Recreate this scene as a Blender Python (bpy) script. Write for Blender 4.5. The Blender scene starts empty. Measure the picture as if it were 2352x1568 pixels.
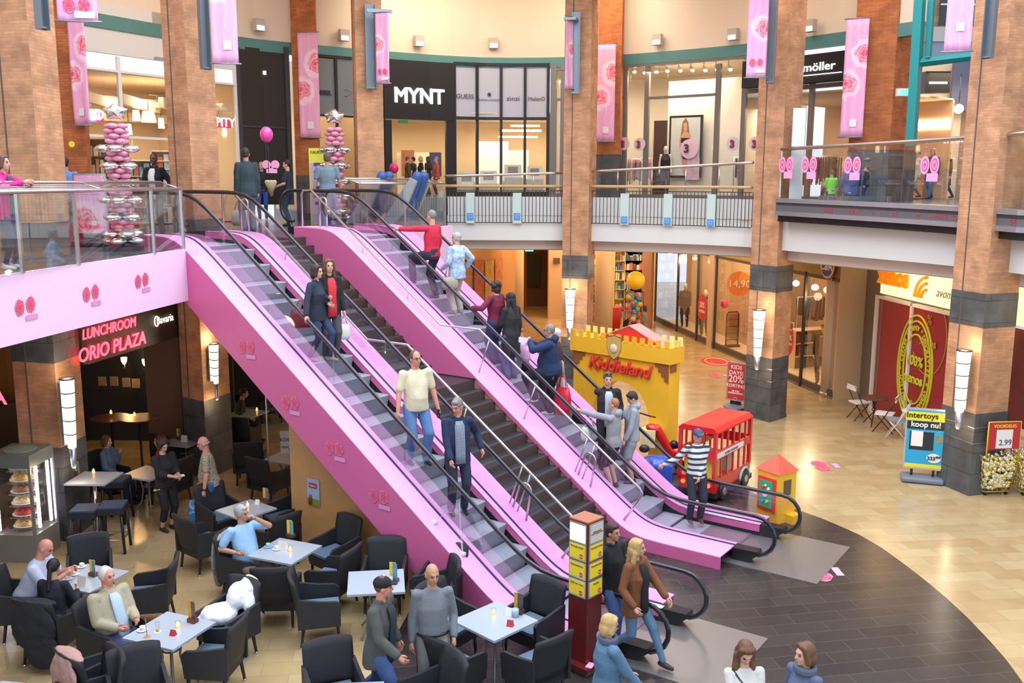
import bpy, bmesh, math, random
import numpy as np
from mathutils import Vector, Matrix, Quaternion, noise
random.seed(7)
SC=bpy.context.scene; COL=SC.collection
PI=math.pi
# ------------------------------------------------------------------ camera
CAMH=7.4; FPX=2171.2; PITCH=math.radians(9.672); ROLL=math.radians(.18)
_cr=Vector((1,0,0)); FW=Vector((0,math.cos(PITCH),-math.sin(PITCH))); _cu=Vector((0,math.sin(PITCH),math.cos(PITCH)))
RT=_cr*math.cos(ROLL)+_cu*math.sin(ROLL); UPV=-_cr*math.sin(ROLL)+_cu*math.cos(ROLL)
cam_d=bpy.data.cameras.new('camera'); cam=bpy.data.objects.new('camera',cam_d); COL.objects.link(cam)
cam_d.sensor_width=36.0; cam_d.lens=36.0*FPX/2352.0; cam_d.clip_end=300; cam_d.clip_start=.1
M=Matrix.Identity(4)
for i,v in enumerate((RT,UPV,-FW)):
    for j in range(3): M[j][i]=v[j]
M[2][3]=CAMH; cam.matrix_world=M; SC.camera=cam
# ------------------------------------------------------------------ world, daylight through the glass roof, exposure
SC.view_settings.view_transform='Standard'; SC.view_settings.look='None'; SC.view_settings.gamma=1; SC.view_settings.use_curve_mapping=False
SC.view_settings.exposure=0.28
SC.unit_settings.scale_length=.83   # one Blender unit is 0.83 m of the real place; HS below turns metres into units
HS=1.2; TZ=.90
wd=bpy.data.worlds.new('world'); SC.world=wd; wd.use_nodes=True
bg=wd.node_tree.nodes['Background']; bg.inputs[0].default_value=(.80,.87,1,1); bg.inputs[1].default_value=1.15
def area(name,loc,sx,sy,power,col=(1,1,1),rot=(0,0,0)):
    l=bpy.data.lights.new(name,'AREA'); l.shape='RECTANGLE'; l.size=sx; l.size_y=sy; l.energy=power; l.color=col
    o=bpy.data.objects.new(name,l); o.location=loc; o.rotation_euler=rot; COL.objects.link(o); return o
def point(name,loc,power,col=(1,.72,.42),r=.12):
    l=bpy.data.lights.new(name,'POINT'); l.energy=power; l.color=col; l.shadow_soft_size=r
    o=bpy.data.objects.new(name,l); o.location=loc; COL.objects.link(o); return o
area('roof_daylight',(0,17,19),24,26,5600,(.90,.94,1))
for _x,_y in ((-9,27),(-3,34.5),(3,34.5),(8.5,29.5)): area('cream_wall_fill',(_x*.9,_y,14.35),4,3,210,(1,.80,.60),(math.radians(38),0,math.atan2(-(_x+.5),_y-16)))  # added warm fill lights that brighten the cream wall, no fittings there
# ------------------------------------------------------------------ pixel helpers (2352x1568 frame) used only to read sizes off real planes
def ray(x,y): return RT*((x-1176)/FPX)+UPV*((784-y)/FPX)+FW
def gz(x,y,z=0.0):
    r=ray(x,y); P=r*((z-CAMH)/r.z); return Vector((P.x,P.y,z))
def gy(x,y,Y):
    r=ray(x,y); P=r*(Y/r.y); return Vector((P.x,Y,P.z+CAMH))
def onseg(x,y,A,B):
    "point of vertical plane through A,B seen at pixel"
    r=ray(x,y); dx,dy=B[0]-A[0],B[1]-A[1]; n=(-dy,dx)
    T=(n[0]*A[0]+n[1]*A[1])/(n[0]*r.x+n[1]*r.y); return Vector((r.x*T,r.y*T,r.z*T+CAMH))
def onpoly(x,poly):
    "XY where the column of pixels x crosses the plan polyline"
    s=(x-1176)/FPX
    best=None
    for A,B in zip(poly[:-1],poly[1:]):
        # pixel column taken at the horizon row
        r=ray(x,414); dx,dy=B[0]-A[0],B[1]-A[1]; den=(-dy*r.x+dx*r.y)
        if abs(den)<1e-9: continue
        T=(-dy*A[0]+dx*A[1])/den; X,Y=r.x*T,r.y*T
        u=((X-A[0])*dx+(Y-A[1])*dy)/(dx*dx+dy*dy)
        if -.001<=u<=1.001 and T>0: return (X,Y)
        if best is None or abs(u-.5)<best[0]: best=(abs(u-.5),(X,Y))
    return best[1]
# escalator frame: s downhill, t across
_a=math.radians(-34.75); EU=Vector((math.cos(_a),math.sin(_a),0)); EN=Vector((-EU.y,EU.x,0)); EG=Vector((4.06,17.305,0))
def W(s,t,z=0.0): v=EG+EU*s+EN*t; return Vector((v.x,v.y,z))
# ------------------------------------------------------------------ materials
MATS={}
def mat(name,col=(.8,.8,.8),rough=.5,metal=0,emit=0,ecol=None,bump=0,bscale=60,var=0,alpha=1,trans=0,coat=0,sheen=0,spec=.5,vscale=6):
    if name in MATS: return MATS[name]
    m=bpy.data.materials.new(name); m.use_nodes=True; nt=m.node_tree; b=nt.nodes['Principled BSDF']
    c=tuple(col)+(1,)
    b.inputs['Base Color'].default_value=c; b.inputs['Roughness'].default_value=rough; b.inputs['Metallic'].default_value=metal
    b.inputs['Specular IOR Level'].default_value=spec
    if coat: b.inputs['Coat Weight'].default_value=coat; b.inputs['Coat Roughness'].default_value=.1
    if sheen: b.inputs['Sheen Weight'].default_value=sheen
    if emit: b.inputs['Emission Color'].default_value=tuple(ecol or col)+(1,); b.inputs['Emission Strength'].default_value=emit
    if trans: b.inputs['Transmission Weight'].default_value=trans
    if alpha<1: b.inputs['Alpha'].default_value=alpha
    if bump or var:
        tc=nt.nodes.new('ShaderNodeTexCoord'); n=nt.nodes.new('ShaderNodeTexNoise'); n.inputs['Scale'].default_value=bscale; n.inputs['Detail'].default_value=3
        nt.links.new(tc.outputs['Object'],n.inputs['Vector'])
        if bump:
            bp=nt.nodes.new('ShaderNodeBump'); bp.inputs['Strength'].default_value=bump; bp.inputs['Distance'].default_value=.01
            nt.links.new(n.outputs['Fac'],bp.inputs['Height']); nt.links.new(bp.outputs['Normal'],b.inputs['Normal'])
        if var:
            n2=nt.nodes.new('ShaderNodeTexNoise'); n2.inputs['Scale'].default_value=vscale; n2.inputs['Detail'].default_value=4; nt.links.new(tc.outputs['Object'],n2.inputs['Vector'])
            mx=nt.nodes.new('ShaderNodeMix'); mx.data_type='RGBA'
            mx.inputs['A'].default_value=tuple(v*(1-var) for v in col)+(1,); mx.inputs['B'].default_value=tuple(min(1,v*(1+var)) for v in col)+(1,)
            nt.links.new(n2.outputs['Fac'],mx.inputs['Factor']); nt.links.new(mx.outputs['Result'],b.inputs['Base Color'])
    MATS[name]=m; return m
def nodes(m): return m.node_tree.nodes,m.node_tree.links,m.node_tree.nodes['Principled BSDF']
def ramp(nt,stops,interp='LINEAR'):
    r=nt.nodes.new('ShaderNodeValToRGB'); e=r.color_ramp.elements; r.color_ramp.interpolation=interp
    e[0].position=stops[0][0]; e[0].color=tuple(stops[0][1])+(1,); e[1].position=stops[-1][0]; e[1].color=tuple(stops[-1][1])+(1,)
    for p,c in stops[1:-1]: k=e.new(p); k.color=tuple(c)+(1,)
    return r
def brick_mat(name,c1,c2,mortar,bw=.22,rh=.065,ms=.008,rough=.8,off=.5,bump=.4,squash=1.0,rot=0,bias=0,spec=.3,coord='UV',noise_amt=.35):
    if name in MATS: return MATS[name]
    m=mat(name,c1,rough,spec=spec); nt=m.node_tree; nd,lk,b=nodes(m)
    tc=nd.new('ShaderNodeTexCoord'); mp=nd.new('ShaderNodeMapping'); mp.inputs['Rotation'].default_value[2]=rot
    lk.new(tc.outputs[coord],mp.inputs['Vector'])
    br=nd.new('ShaderNodeTexBrick'); br.offset=off; br.inputs['Scale'].default_value=1; br.inputs['Brick Width'].default_value=bw; br.inputs['Row Height'].default_value=rh
    br.inputs['Mortar Size'].default_value=ms; br.inputs['Mortar Smooth'].default_value=.2; br.inputs['Bias'].default_value=bias
    br.inputs['Color1'].default_value=tuple(c1)+(1,); br.inputs['Color2'].default_value=tuple(c2)+(1,); br.inputs['Mortar'].default_value=tuple(mortar)+(1,)
    lk.new(mp.outputs['Vector'],br.inputs['Vector'])
    n=nd.new('ShaderNodeTexNoise'); n.inputs['Scale'].default_value=2.2; n.inputs['Detail'].default_value=6; lk.new(mp.outputs['Vector'],n.inputs['Vector'])
    r=ramp(nt,[(.3,(1-noise_amt,)*3),(.7,(1+noise_amt*.3,)*3)]); lk.new(n.outputs['Fac'],r.inputs['Fac'])
    mx=nd.new('ShaderNodeMix'); mx.data_type='RGBA'; mx.blend_type='MULTIPLY'; mx.inputs['Factor'].default_value=1
    lk.new(br.outputs['Color'],mx.inputs['A']); lk.new(r.outputs['Color'],mx.inputs['B']); lk.new(mx.outputs['Result'],b.inputs['Base Color'])
    if bump:
        bp=nd.new('ShaderNodeBump'); bp.inputs['Strength'].default_value=bump; bp.inputs['Distance'].default_value=.006; bp.invert=True
        lk.new(br.outputs['Fac'],bp.inputs['Height']); lk.new(bp.outputs['Normal'],b.inputs['Normal'])
    return m
def glass(name,tint=(.9,.97,.95),alpha=.12,rough=.02):
    "thin architectural glass: mostly see-through with a faint tint and real reflections"
    if name in MATS: return MATS[name]
    m=bpy.data.materials.new(name); m.use_nodes=True; nt=m.node_tree; nt.nodes.clear()
    o=nt.nodes.new('ShaderNodeOutputMaterial'); tr=nt.nodes.new('ShaderNodeBsdfTransparent'); gl=nt.nodes.new('ShaderNodeBsdfGlossy'); mx=nt.nodes.new('ShaderNodeMixShader'); fr=nt.nodes.new('ShaderNodeFresnel')
    tr.inputs[0].default_value=tuple(tint)+(1,); gl.inputs['Roughness'].default_value=rough; fr.inputs['IOR'].default_value=1.5
    ma=nt.nodes.new('ShaderNodeMath'); ma.operation='MULTIPLY_ADD'; ma.inputs[1].default_value=.28; ma.inputs[2].default_value=alpha*.12; ma.use_clamp=True
    nt.links.new(fr.outputs[0],ma.inputs[0]); nt.links.new(ma.outputs[0],mx.inputs[0]); nt.links.new(tr.outputs[0],mx.inputs[1]); nt.links.new(gl.outputs[0],mx.inputs[2]); nt.links.new(mx.outputs[0],o.inputs[0])
    MATS[name]=m; return m
# ------------------------------------------------------------------ mesh builder
class MB:
    def __init__(s): s.v=[]; s.f=[]; s.m=[]; s.sm=[]
    def add(s,vs,fs,mi=0,smooth=False):
        o=len(s.v); s.v+= [tuple(p) for p in vs]; s.f+=[tuple(i+o for i in f) for f in fs]; s.m+=[mi]*len(fs); s.sm+=[smooth]*len(fs); return s
    def box(s,c,d,rz=0,mi=0,R=None):
        hx,hy,hz=d[0]/2,d[1]/2,d[2]/2; ca,sa=math.cos(rz),math.sin(rz); vs=[]
        for z in (-hz,hz):
            for x,y in ((-hx,-hy),(hx,-hy),(hx,hy),(-hx,hy)):
                if R is not None: p=R@Vector((x,y,z)); vs.append((c[0]+p.x,c[1]+p.y,c[2]+p.z))
                else: vs.append((c[0]+x*ca-y*sa,c[1]+x*sa+y*ca,c[2]+z))
        return s.add(vs,[(3,2,1,0),(4,5,6,7),(0,1,5,4),(1,2,6,5),(2,3,7,6),(3,0,4,7)],mi)
    def wall(s,A,B,z0,z1,th=.1,mi=0,off=0):
        "box along the segment A-B"
        A=Vector((A[0],A[1])); B=Vector((B[0],B[1])); d=B-A; L=d.length; n=Vector((-d.y,d.x))/max(L,1e-6)
        c=(A+B)/2+n*off; return s.box((c.x,c.y,(z0+z1)/2),(L,th,z1-z0),math.atan2(d.y,d.x),mi)
    def prism(s,poly,z0,z1,mi=0):
        n=len(poly); z0s=z0 if hasattr(z0,'__len__') else [z0]*n; z1s=z1 if hasattr(z1,'__len__') else [z1]*n
        vs=[(p[0],p[1],z) for p,z in zip(poly,z0s)]+[(p[0],p[1],z) for p,z in zip(poly,z1s)]
        return s.add(vs,[tuple(range(n))[::-1],tuple(range(n,2*n))]+[(i,(i+1)%n,n+(i+1)%n,n+i) for i in range(n)],mi)
    def extr(s,prof,O,ux,uz,ext,mi=0):
        "2D profile (a,b) placed at O+ux*a+uz*b and extruded by vector ext"
        n=len(prof); O=Vector(O); ux=Vector(ux); uz=Vector(uz); ext=Vector(ext)
        vs=[O+ux*a+uz*b for a,b in prof]; vs+=[v+ext for v in vs]
        return s.add(vs,[tuple(range(n))[::-1],tuple(range(n,2*n))]+[(i,(i+1)%n,n+(i+1)%n,n+i) for i in range(n)],mi)
    def tube(s,pts,r,n=8,mi=0,closed=False,flat=None):
        pts=[Vector(p) for p in pts]; k=len(pts); rs=r if hasattr(r,'__len__') else [r]*k; vs=[]
        T=[]
        for i in range(k):
            a=pts[i-1] if (i>0 or closed) else pts[i]; b=pts[(i+1)%k] if (i<k-1 or closed) else pts[i]; T.append((b-a).normalized())
        up=Vector((0,0,1)) if abs(T[0].z)<.9 else Vector((1,0,0)); nrm=T[0].cross(up).normalized()
        for i in range(k):
            nrm=(nrm-T[i]*nrm.dot(T[i])); nrm=nrm.normalized() if nrm.length>1e-6 else T[i].orthogonal().normalized(); bi=T[i].cross(nrm)
            for j in range(n):
                a=2*PI*j/n; vs.append(pts[i]+nrm*(rs[i]*math.cos(a))+bi*(rs[i]*(flat or 1)*math.sin(a)))
        fs=[]; m=k if closed else k-1
        for i in range(m):
            i2=(i+1)%k
            for j in range(n): fs.append((i*n+j,i*n+(j+1)%n,i2*n+(j+1)%n,i2*n+j))
        s.add(vs,fs,mi,True)
        if not closed: o=len(s.v)-k*n; s.f+=[tuple(range(o,o+n))[::-1],tuple(range(o+(k-1)*n,o+k*n))]; s.m+=[mi,mi]; s.sm+=[False,False]
        return s
    def lathe(s,prof,c,n=20,mi=0,smooth=True,axis=None):
        "profile (r,z) about the vertical through c (or a given axis)"
        vs=[]; c=Vector(c)
        if axis is not None:
            az=Vector(axis).normalized(); ax=az.orthogonal().normalized(); ay=az.cross(ax)
        else: ax,ay,az=Vector((1,0,0)),Vector((0,1,0)),Vector((0,0,1))
        for r,z in prof:
            for j in range(n): a=2*PI*j/n; vs.append(c+ax*(r*math.cos(a))+ay*(r*math.sin(a))+az*z)
        fs=[(i*n+j,i*n+(j+1)%n,(i+1)*n+(j+1)%n,(i+1)*n+j) for i in range(len(prof)-1) for j in range(n)]
        s.add(vs,fs,mi,smooth)
        o=len(s.v)-len(vs)
        if prof[0][0]>1e-4: s.f.append(tuple(range(o,o+n))[::-1]); s.m.append(mi); s.sm.append(False)
        if prof[-1][0]>1e-4: s.f.append(tuple(range(o+(len(prof)-1)*n,o+len(prof)*n))); s.m.append(mi); s.sm.append(False)
        return s
    def ell(s,c,r,n=14,m=9,mi=0,R=None):
        vs=[]; c=Vector(c)
        for i in range(m+1):
            th=PI*i/m
            for j in range(n):
                a=2*PI*j/n; p=Vector((r[0]*math.sin(th)*math.cos(a),r[1]*math.sin(th)*math.sin(a),r[2]*math.cos(th)))
                if R is not None: p=R@p
                vs.append(c+p)
        fs=[(i*n+j,(i+1)*n+j,(i+1)*n+(j+1)%n,i*n+(j+1)%n) for i in range(m) for j in range(n)]
        return s.add(vs,fs,mi,True)
    def cap(s,a,b,ra,rb,n=12,mi=0):
        "tapered capsule"
        a=Vector(a); b=Vector(b); d=(b-a); L=max(d.length,1e-5); d/=L; ps=[];rs=[]
        for k in (1,.8,.5,.2): 
            ps.append(a-d*ra*math.sqrt(max(0,1-(1-k)**2))*0 - d*ra*k if False else a-d*(ra*k)); rs.append(ra*math.sqrt(max(.0,1-k*k))+1e-4)
        for q in (0,.33,.66,1): ps.append(a+d*(L*q)); rs.append(ra+(rb-ra)*q)
        for k in (.2,.5,.8,1): ps.append(b+d*(rb*k)); rs.append(rb*math.sqrt(max(.0,1-k*k))+1e-4)
        return s.tube(ps,rs,n,mi)
    def mesh(s,name,mats):
        me=bpy.data.meshes.new(name); me.from_pydata(s.v,[],s.f)
        for m in mats: me.materials.append(m)
        if s.f:
            me.polygons.foreach_set('material_index',s.m); me.polygons.foreach_set('use_smooth',s.sm)
            uv=me.uv_layers.new(name='UVMap')
            co=np.array(s.v,dtype=np.float32); li=np.zeros(len(me.loops),dtype=np.int32); me.loops.foreach_get('vertex_index',li)
            nr=np.zeros(len(me.polygons)*3,dtype=np.float32); me.polygons.foreach_get('normal',nr); nr=nr.reshape(-1,3)
            lt=np.zeros(len(me.polygons),dtype=np.int32); me.polygons.foreach_get('loop_total',lt); nl=np.repeat(nr,lt,axis=0); P=co[li]
            h=np.hypot(nl[:,0],nl[:,1])+1e-9; u=(-nl[:,1]*P[:,0]+nl[:,0]*P[:,1])/h; fl=np.abs(nl[:,2])>.75
            U=np.where(fl,P[:,0],u); V=np.where(fl,P[:,1],P[:,2]); uv.data.foreach_set('uv',np.stack([U,V],1).ravel())
        me.update(); return me
    def obj(s,name,mats,parent=None,loc=None):
        if not hasattr(mats,'__len__'): mats=[mats]
        me=s.mesh(name,mats); o=bpy.data.objects.new(name,me); COL.objects.link(o)
        if parent is not None: o.parent=parent
        if loc is not None: o.location=loc
        return o
def tag(o,label,cat,group=None):
    o['label']=label; o['category']=cat
    if group: o['group']=group
    return o
def thing(name,label,cat,loc=(0,0,0),rz=0,group=None):
    o=bpy.data.objects.new(name,None); COL.objects.link(o); o.location=loc; o.rotation_euler=(0,0,rz); o.empty_display_size=.1
    return tag(o,label,cat,group)
def struct(o): o['kind']='structure'; return o
def copy_tree(o,parent=None):
    c=o.copy(); COL.objects.link(c)
    if parent is not None: c.parent=parent
    for ch in list(o.children): copy_tree(ch,c)
    return c
def text(s,size,O,xdir,m,parent=None,name='lettering',up=(0,0,1),ext=.004,bold=0,shear=0,align='CENTER',sx=1.0):
    "letters standing on a surface: O is the middle of the base line"
    cu=bpy.data.curves.new(name,'FONT'); cu.body=s; cu.size=size; cu.extrude=ext; cu.bevel_depth=bold; cu.bevel_resolution=1; cu.align_x=align; cu.shear=shear; cu.resolution_u=3
    t=bpy.data.objects.new(name,cu); COL.objects.link(t); dg=bpy.context.evaluated_depsgraph_get(); dg.update()
    me=bpy.data.meshes.new_from_object(t.evaluated_get(dg)); bpy.data.objects.remove(t); 
    me.materials.clear(); me.materials.append(m)
    o=bpy.data.objects.new(name,me); COL.objects.link(o)
    x=Vector(xdir).normalized(); u=Vector(up); u=(u-x*u.dot(x)).normalized(); n=x.cross(u)
    Mx=Matrix.Identity(4)
    for j in range(3): Mx[j][0]=x[j]*sx; Mx[j][1]=u[j]; Mx[j][2]=n[j]; Mx[j][3]=O[j]
    me.transform(Mx)
    if parent is not None: 
        me.transform(parent.matrix_world.inverted() if False else Matrix.Identity(4)); o.parent=parent
    return o
# ------------------------------------------------------------------ shared materials
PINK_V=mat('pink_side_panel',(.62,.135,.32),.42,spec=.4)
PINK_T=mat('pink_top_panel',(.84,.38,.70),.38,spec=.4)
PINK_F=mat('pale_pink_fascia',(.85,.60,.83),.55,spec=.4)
STEEL=mat('brushed_steel',(.62,.60,.57),.28,1)
CHROME=mat('chrome',(.8,.8,.8),.12,1)
GREYMET=mat('grey_metal',(.30,.33,.36),.4,.6)
ALU=mat('aluminium_strip',(.55,.58,.64),.3,.8)
BLACK=mat('black_plastic',(.012,.012,.014),.4)
RUBBER=mat('black_rubber',(.016,.017,.022),.22,coat=.4)
DKGREY=mat('dark_grey',(.05,.05,.055),.5)
STEPM=mat('grooved_step_metal',(.34,.38,.43),.5,.2)
WHITE=mat('white_paint',(.80,.80,.78),.5)
CREAM=mat('cream_plaster',(.78,.66,.52),.7,var=.04,vscale=.6)
SLABW=mat('white_fascia_paint',(.72,.73,.72),.5)
CEILM=mat('soffit_plaster',(.62,.54,.50),.7)
BRICK=brick_mat('orange_brick',(.70,.36,.19),(.58,.28,.14),(.46,.33,.22),bw=.26,rh=.062,ms=.007,bump=.5)
BRICKR=brick_mat('red_orange_brick',(.60,.19,.06),(.48,.14,.045),(.32,.15,.08),bw=.26,rh=.062,ms=.007,bump=.5)
STONE=brick_mat('grey_stone_cladding',(.10,.105,.11),(.13,.135,.14),(.05,.05,.05),bw=1.6,rh=.52,ms=.008,rough=.35,bump=.2,noise_amt=.4)
TEAL=mat('teal_steel',(.10,.26,.25),.45,.2)
TEALB=mat('teal_frame',(.02,.30,.30),.4,.2)
GLASS=glass('clear_glass',(.98,.992,.988),.16)
GLASSL=glass('reflection_tinted_balustrade_glass',(.965,.95,.99),.2)  # faint purple tint stands in for pink reflections on the escalator glass
SHOPG=glass('shop_glass',(.985,.99,.99),.05)
WICKER=mat('dark_wicker',(.018,.020,.026),.45,bump=.9,bscale=220,spec=.5)
CUSH=mat('blue_grey_cushion',(.10,.16,.24),.8)
LAMPW=mat('lit_lamp_glass',(1,.93,.78),.4,emit=4,ecol=(1,.86,.62))
WARM=mat('warm_bulb',(1,.8,.5),.4,emit=14,ecol=(1,.74,.4))
NEON=mat('red_neon',(1,.05,.08),.4,emit=5,ecol=(1,.04,.07))
WOOD=mat('light_wood_panel',(.55,.30,.12),.45,var=.15,vscale=3)
DWOOD=mat('dark_wood',(.12,.05,.025),.5,var=.2)
TABLE=mat('pale_grey_tabletop',(.36,.42,.48),.3,spec=.5)
def floor_mat():
    m=brick_mat('tan_stone_floor_tiles',(.43,.30,.145),(.52,.40,.22),(.36,.25,.13),bw=.86,rh=.40,ms=.005,rough=.22,bump=.05,rot=math.radians(-7),spec=.6,coord='Object',noise_amt=.12); return m
FLOORM=floor_mat()
DARKF=brick_mat('dark_slate_floor_tiles',(.028,.024,.024),(.046,.039,.037),(.10,.085,.075),bw=.92,rh=.34,ms=.005,rough=.26,bump=.05,rot=math.radians(-10),spec=.5,coord='Object',noise_amt=.15)
DECKF=brick_mat('deck_floor_tiles',(.10,.10,.105),(.14,.14,.15),(.2,.18,.16),bw=.6,rh=.6,ms=.006,rough=.22,bump=0,off=0,spec=.5,coord='Object')
SHOPF=mat('shop_floor_stone',(.55,.40,.24),.25)
def rose_mat(name,centers,asp,base=(.88,.42,.66),white=.22):
    "pink cloth printed with big roses: rings round the centres, warped by noise"
    if name in MATS: return MATS[name]
    m=mat(name,base,.6); nt=m.node_tree; nd,lk,b=nodes(m)
    tc=nd.new('ShaderNodeTexCoord'); mp=nd.new('ShaderNodeMapping'); mp.inputs['Scale'].default_value=(1,asp,1); lk.new(tc.outputs['UV'],mp.inputs['Vector'])
    no=nd.new('ShaderNodeTexNoise'); no.inputs['Scale'].default_value=3.0; no.inputs['Detail'].default_value=2; lk.new(mp.outputs['Vector'],no.inputs['Vector'])
    sc=nd.new('ShaderNodeVectorMath'); sc.operation='SCALE'; sc.inputs['Scale'].default_value=.5; lk.new(no.outputs['Color'],sc.inputs[0])
    ad=nd.new('ShaderNodeVectorMath'); ad.operation='ADD'; lk.new(mp.outputs['Vector'],ad.inputs[0]); lk.new(sc.outputs[0],ad.inputs[1])
    dmin=None
    for cx,cy in centers:
        di=nd.new('ShaderNodeVectorMath'); di.operation='DISTANCE'; di.inputs[1].default_value=(cx+.25,cy*asp+.25,.25); lk.new(ad.outputs[0],di.inputs[0])
        if dmin is None: dmin=di.outputs['Value']
        else:
            mi=nd.new('ShaderNodeMath'); mi.operation='MINIMUM'; lk.new(dmin,mi.inputs[0]); lk.new(di.outputs['Value'],mi.inputs[1]); dmin=mi.outputs[0]
    r=ramp(nt,[(0,(.75,.03,.08)),(.10,(.85,.10,.20)),(.16,(.93,.35,.48)),(.22,(.80,.06,.13)),(.30,(.95,.50,.62)),(.36,(.86,.14,.24)),(.46,(.95,.60,.74)),(.56,(.93,.66,.80)),(.70,base),(1,base)])
    lk.new(dmin,r.inputs['Fac'])
    w=nd.new('ShaderNodeTexWave'); w.inputs['Scale'].default_value=.9; w.inputs['Distortion'].default_value=6; w.inputs['Detail'].default_value=2; lk.new(mp.outputs['Vector'],w.inputs['Vector'])
    r2=ramp(nt,[(.75,(0,0,0)),(.95,(1,1,1))]); lk.new(w.outputs['Fac'],r2.inputs['Fac'])
    ma=nd.new('ShaderNodeMath'); ma.operation='MULTIPLY'; ma.inputs[1].default_value=white; lk.new(r2.outputs['Color'],ma.inputs[0])
    mx=nd.new('ShaderNodeMix'); mx.data_type='RGBA'; lk.new(ma.outputs[0],mx.inputs['Factor']); lk.new(r.outputs['Color'],mx.inputs['A']); mx.inputs['B'].default_value=(.93,.74,.84,1)
    lk.new(mx.outputs['Result'],b.inputs['Base Color']); return m
def unit_uv(o):
    "UV 0..1 over a quad panel's front (x along, z up in local mesh space by bounding box)"
    me=o.data; co=np.array([v.co[:] for v in me.vertices]); d=co.max(0)-co.min(0)
    # principal horizontal direction
    xy=co[:,:2]-co[:,:2].mean(0); e=np.linalg.svd(xy,full_matrices=False)[2][0]
    if e[0]<0: e=-e
    u=xy@e; u=(u-u.min())/max(u.max()-u.min(),1e-6); v=(co[:,2]-co[:,2].min())/max(d[2],1e-6)
    uv=me.uv_layers[0]
    for l in me.loops: uv.data[l.index].uv=(float(u[l.vertex_index]),float(v[l.vertex_index]))
def base(root,p):
    "move the Empty to p and keep its (world-built) meshes where they are"
    p=Vector(p); seen=set(); T=Matrix.Translation(-p)
    def rec(o):
        for c in o.children:
            if c.type=='MESH' and c.data.name not in seen: seen.add(c.data.name); c.data.transform(T)
            rec(c)
    rec(root); root.location=p; return root
# ------------------------------------------------------------------ plan lines
DZ=6.0; RZ=6.8                                   # landing deck, ring gallery deck
FZ0=5.33
def ringpt(x,y,z=FZ0): p=gz(x,y,z); return (p.x,p.y)
FAS=[ringpt(x,y) for x,y in [(1028,551),(1150,551.5),(1288,552),(1345,553),(1440,556),(1540,559),(1640,563),(1730,568),(1809,576),(1900,584),(2000,593),(2100,602),(2201,612),(2290,622),(2380,634)]]
UW=[(p[0]*.913,p[1]*.913) for p in [(-14.3,27.2),(-13.06,29.83),(-11.44,32.75),(-9.88,35.16),(-7.84,36.91),(-4.96,38.9),(-2.9,40.1),(-.87,40.8),(2.02,40.6),(4.42,39.7),(6.65,38.2),(8.67,36.5),(10.14,35.0),(11.38,33.4),(12.9,31.2)]]
def smooth(poly,it=1):
    for _ in range(it):
        q=[poly[0]]
        for a,b in zip(poly[:-1],poly[1:]): q+=[(a[0]*.75+b[0]*.25,a[1]*.75+b[1]*.25),(a[0]*.25+b[0]*.75,a[1]*.25+b[1]*.75)]
        q.append(poly[-1]); poly=q
    return poly
FAS=smooth(FAS); UWALL=smooth(UW)
def offs(poly,d):
    "offset a plan polyline sideways (towards the atrium for d>0 with left-to-right order)"
    out=[]
    for i,p in enumerate(poly):
        a=poly[max(i-1,0)]; b=poly[min(i+1,len(poly)-1)]; v=Vector((b[0]-a[0],b[1]-a[1])).normalized(); out.append((p[0]+v.y*d,p[1]-v.x*d))
    return out
def band(mb,poly,z0,z1,th,mi=0):
    "thin curved wall along poly, thickness growing away from the atrium"
    back=offs(poly,-th); n=len(poly); zl=lambda z,i: z[i] if hasattr(z,'__len__') else z
    for i in range(n-1):
        q=[poly[i],poly[i+1],back[i+1],back[i]]
        mb.prism(q,[zl(z0,i),zl(z0,i+1),zl(z0,i+1),zl(z0,i)],[zl(z1,i),zl(z1,i+1),zl(z1,i+1),zl(z1,i)],mi)
    return mb
def sub(poly,x0,x1,n=6):
    "piece of a plan polyline between two pixel columns"
    return [onpoly(x0+(x1-x0)*k/n,poly) for k in range(n+1)]
def uz_(x,y,poly=None):
    X,Y=onpoly(x,poly or UWALL); return gy(x,y,Y).z
# ------------------------------------------------------------------ ground floor
m=MB(); m.add([(-40,-5,0),(40,-5,0),(40,70,0),(-40,70,0)],[(0,1,2,3)]); struct(m.obj('floor',FLOORM))
disc=[gz(x,y) for x,y in [(1700,1120),(1775,1150),(1830,1170),(1900,1195),(2000,1240),(2100,1312),(2200,1395),(2300,1500),(2350,1568)]]
disc=[(p.x,p.y) for p in disc]+[(7.3,11.0),(6.2,9.0),(3,7.5),(-1,8),(-2.3,11),(-2.05,13.5),(-1.6,16.6),(-3.5,20.5),(-2,24),(1,25.2),(3.6,24.6)]
m=MB(); m.prism(smooth(disc+[disc[0]],1),.0,.006); o=struct(m.obj('floor',DARKF)); o['label']='dark slate paving around the foot of the escalators'
# upper decks
m=MB()
cor=W(-9.9,-4.5); a0=(-8.05,9.5)
FL=[(-8.05,9.5),(-7.5,13.7),(-7.05,16.6),(cor.x,cor.y)]
land=[(-22,6),(-22,34),(-12,31)]+[(p.x,p.y) for p in (W(-21,6.5),W(-11.9,6.6),W(-11.2,2.65),W(-11.2,-4.5),W(-10.35,-4.40))]+offs(FL,-.14)[::-1][1:]+[(-8.4,6)]
m.prism([(p[0],p[1]) for p in land][::-1],DZ-.12,DZ); struct(m.obj('floor',DECKF))
m=MB(); ring=offs(FAS,-.12)+[(16.5,17),(22,17),(22,30)]+UWALL[::-1][0:0]+[(18,36),(11,41),(5,44),(-1,45),(-8,42),(-9.5,38),W(-14,6.0).to_tuple()[:2]]
m.prism([(p[0],p[1]) for p in ring],FZ0+.02,RZ); o=struct(m.obj('floor',[DECKF,CEILM]))
for p in o.data.polygons:
    if p.normal.z<-.5: p.material_index=1
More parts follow.
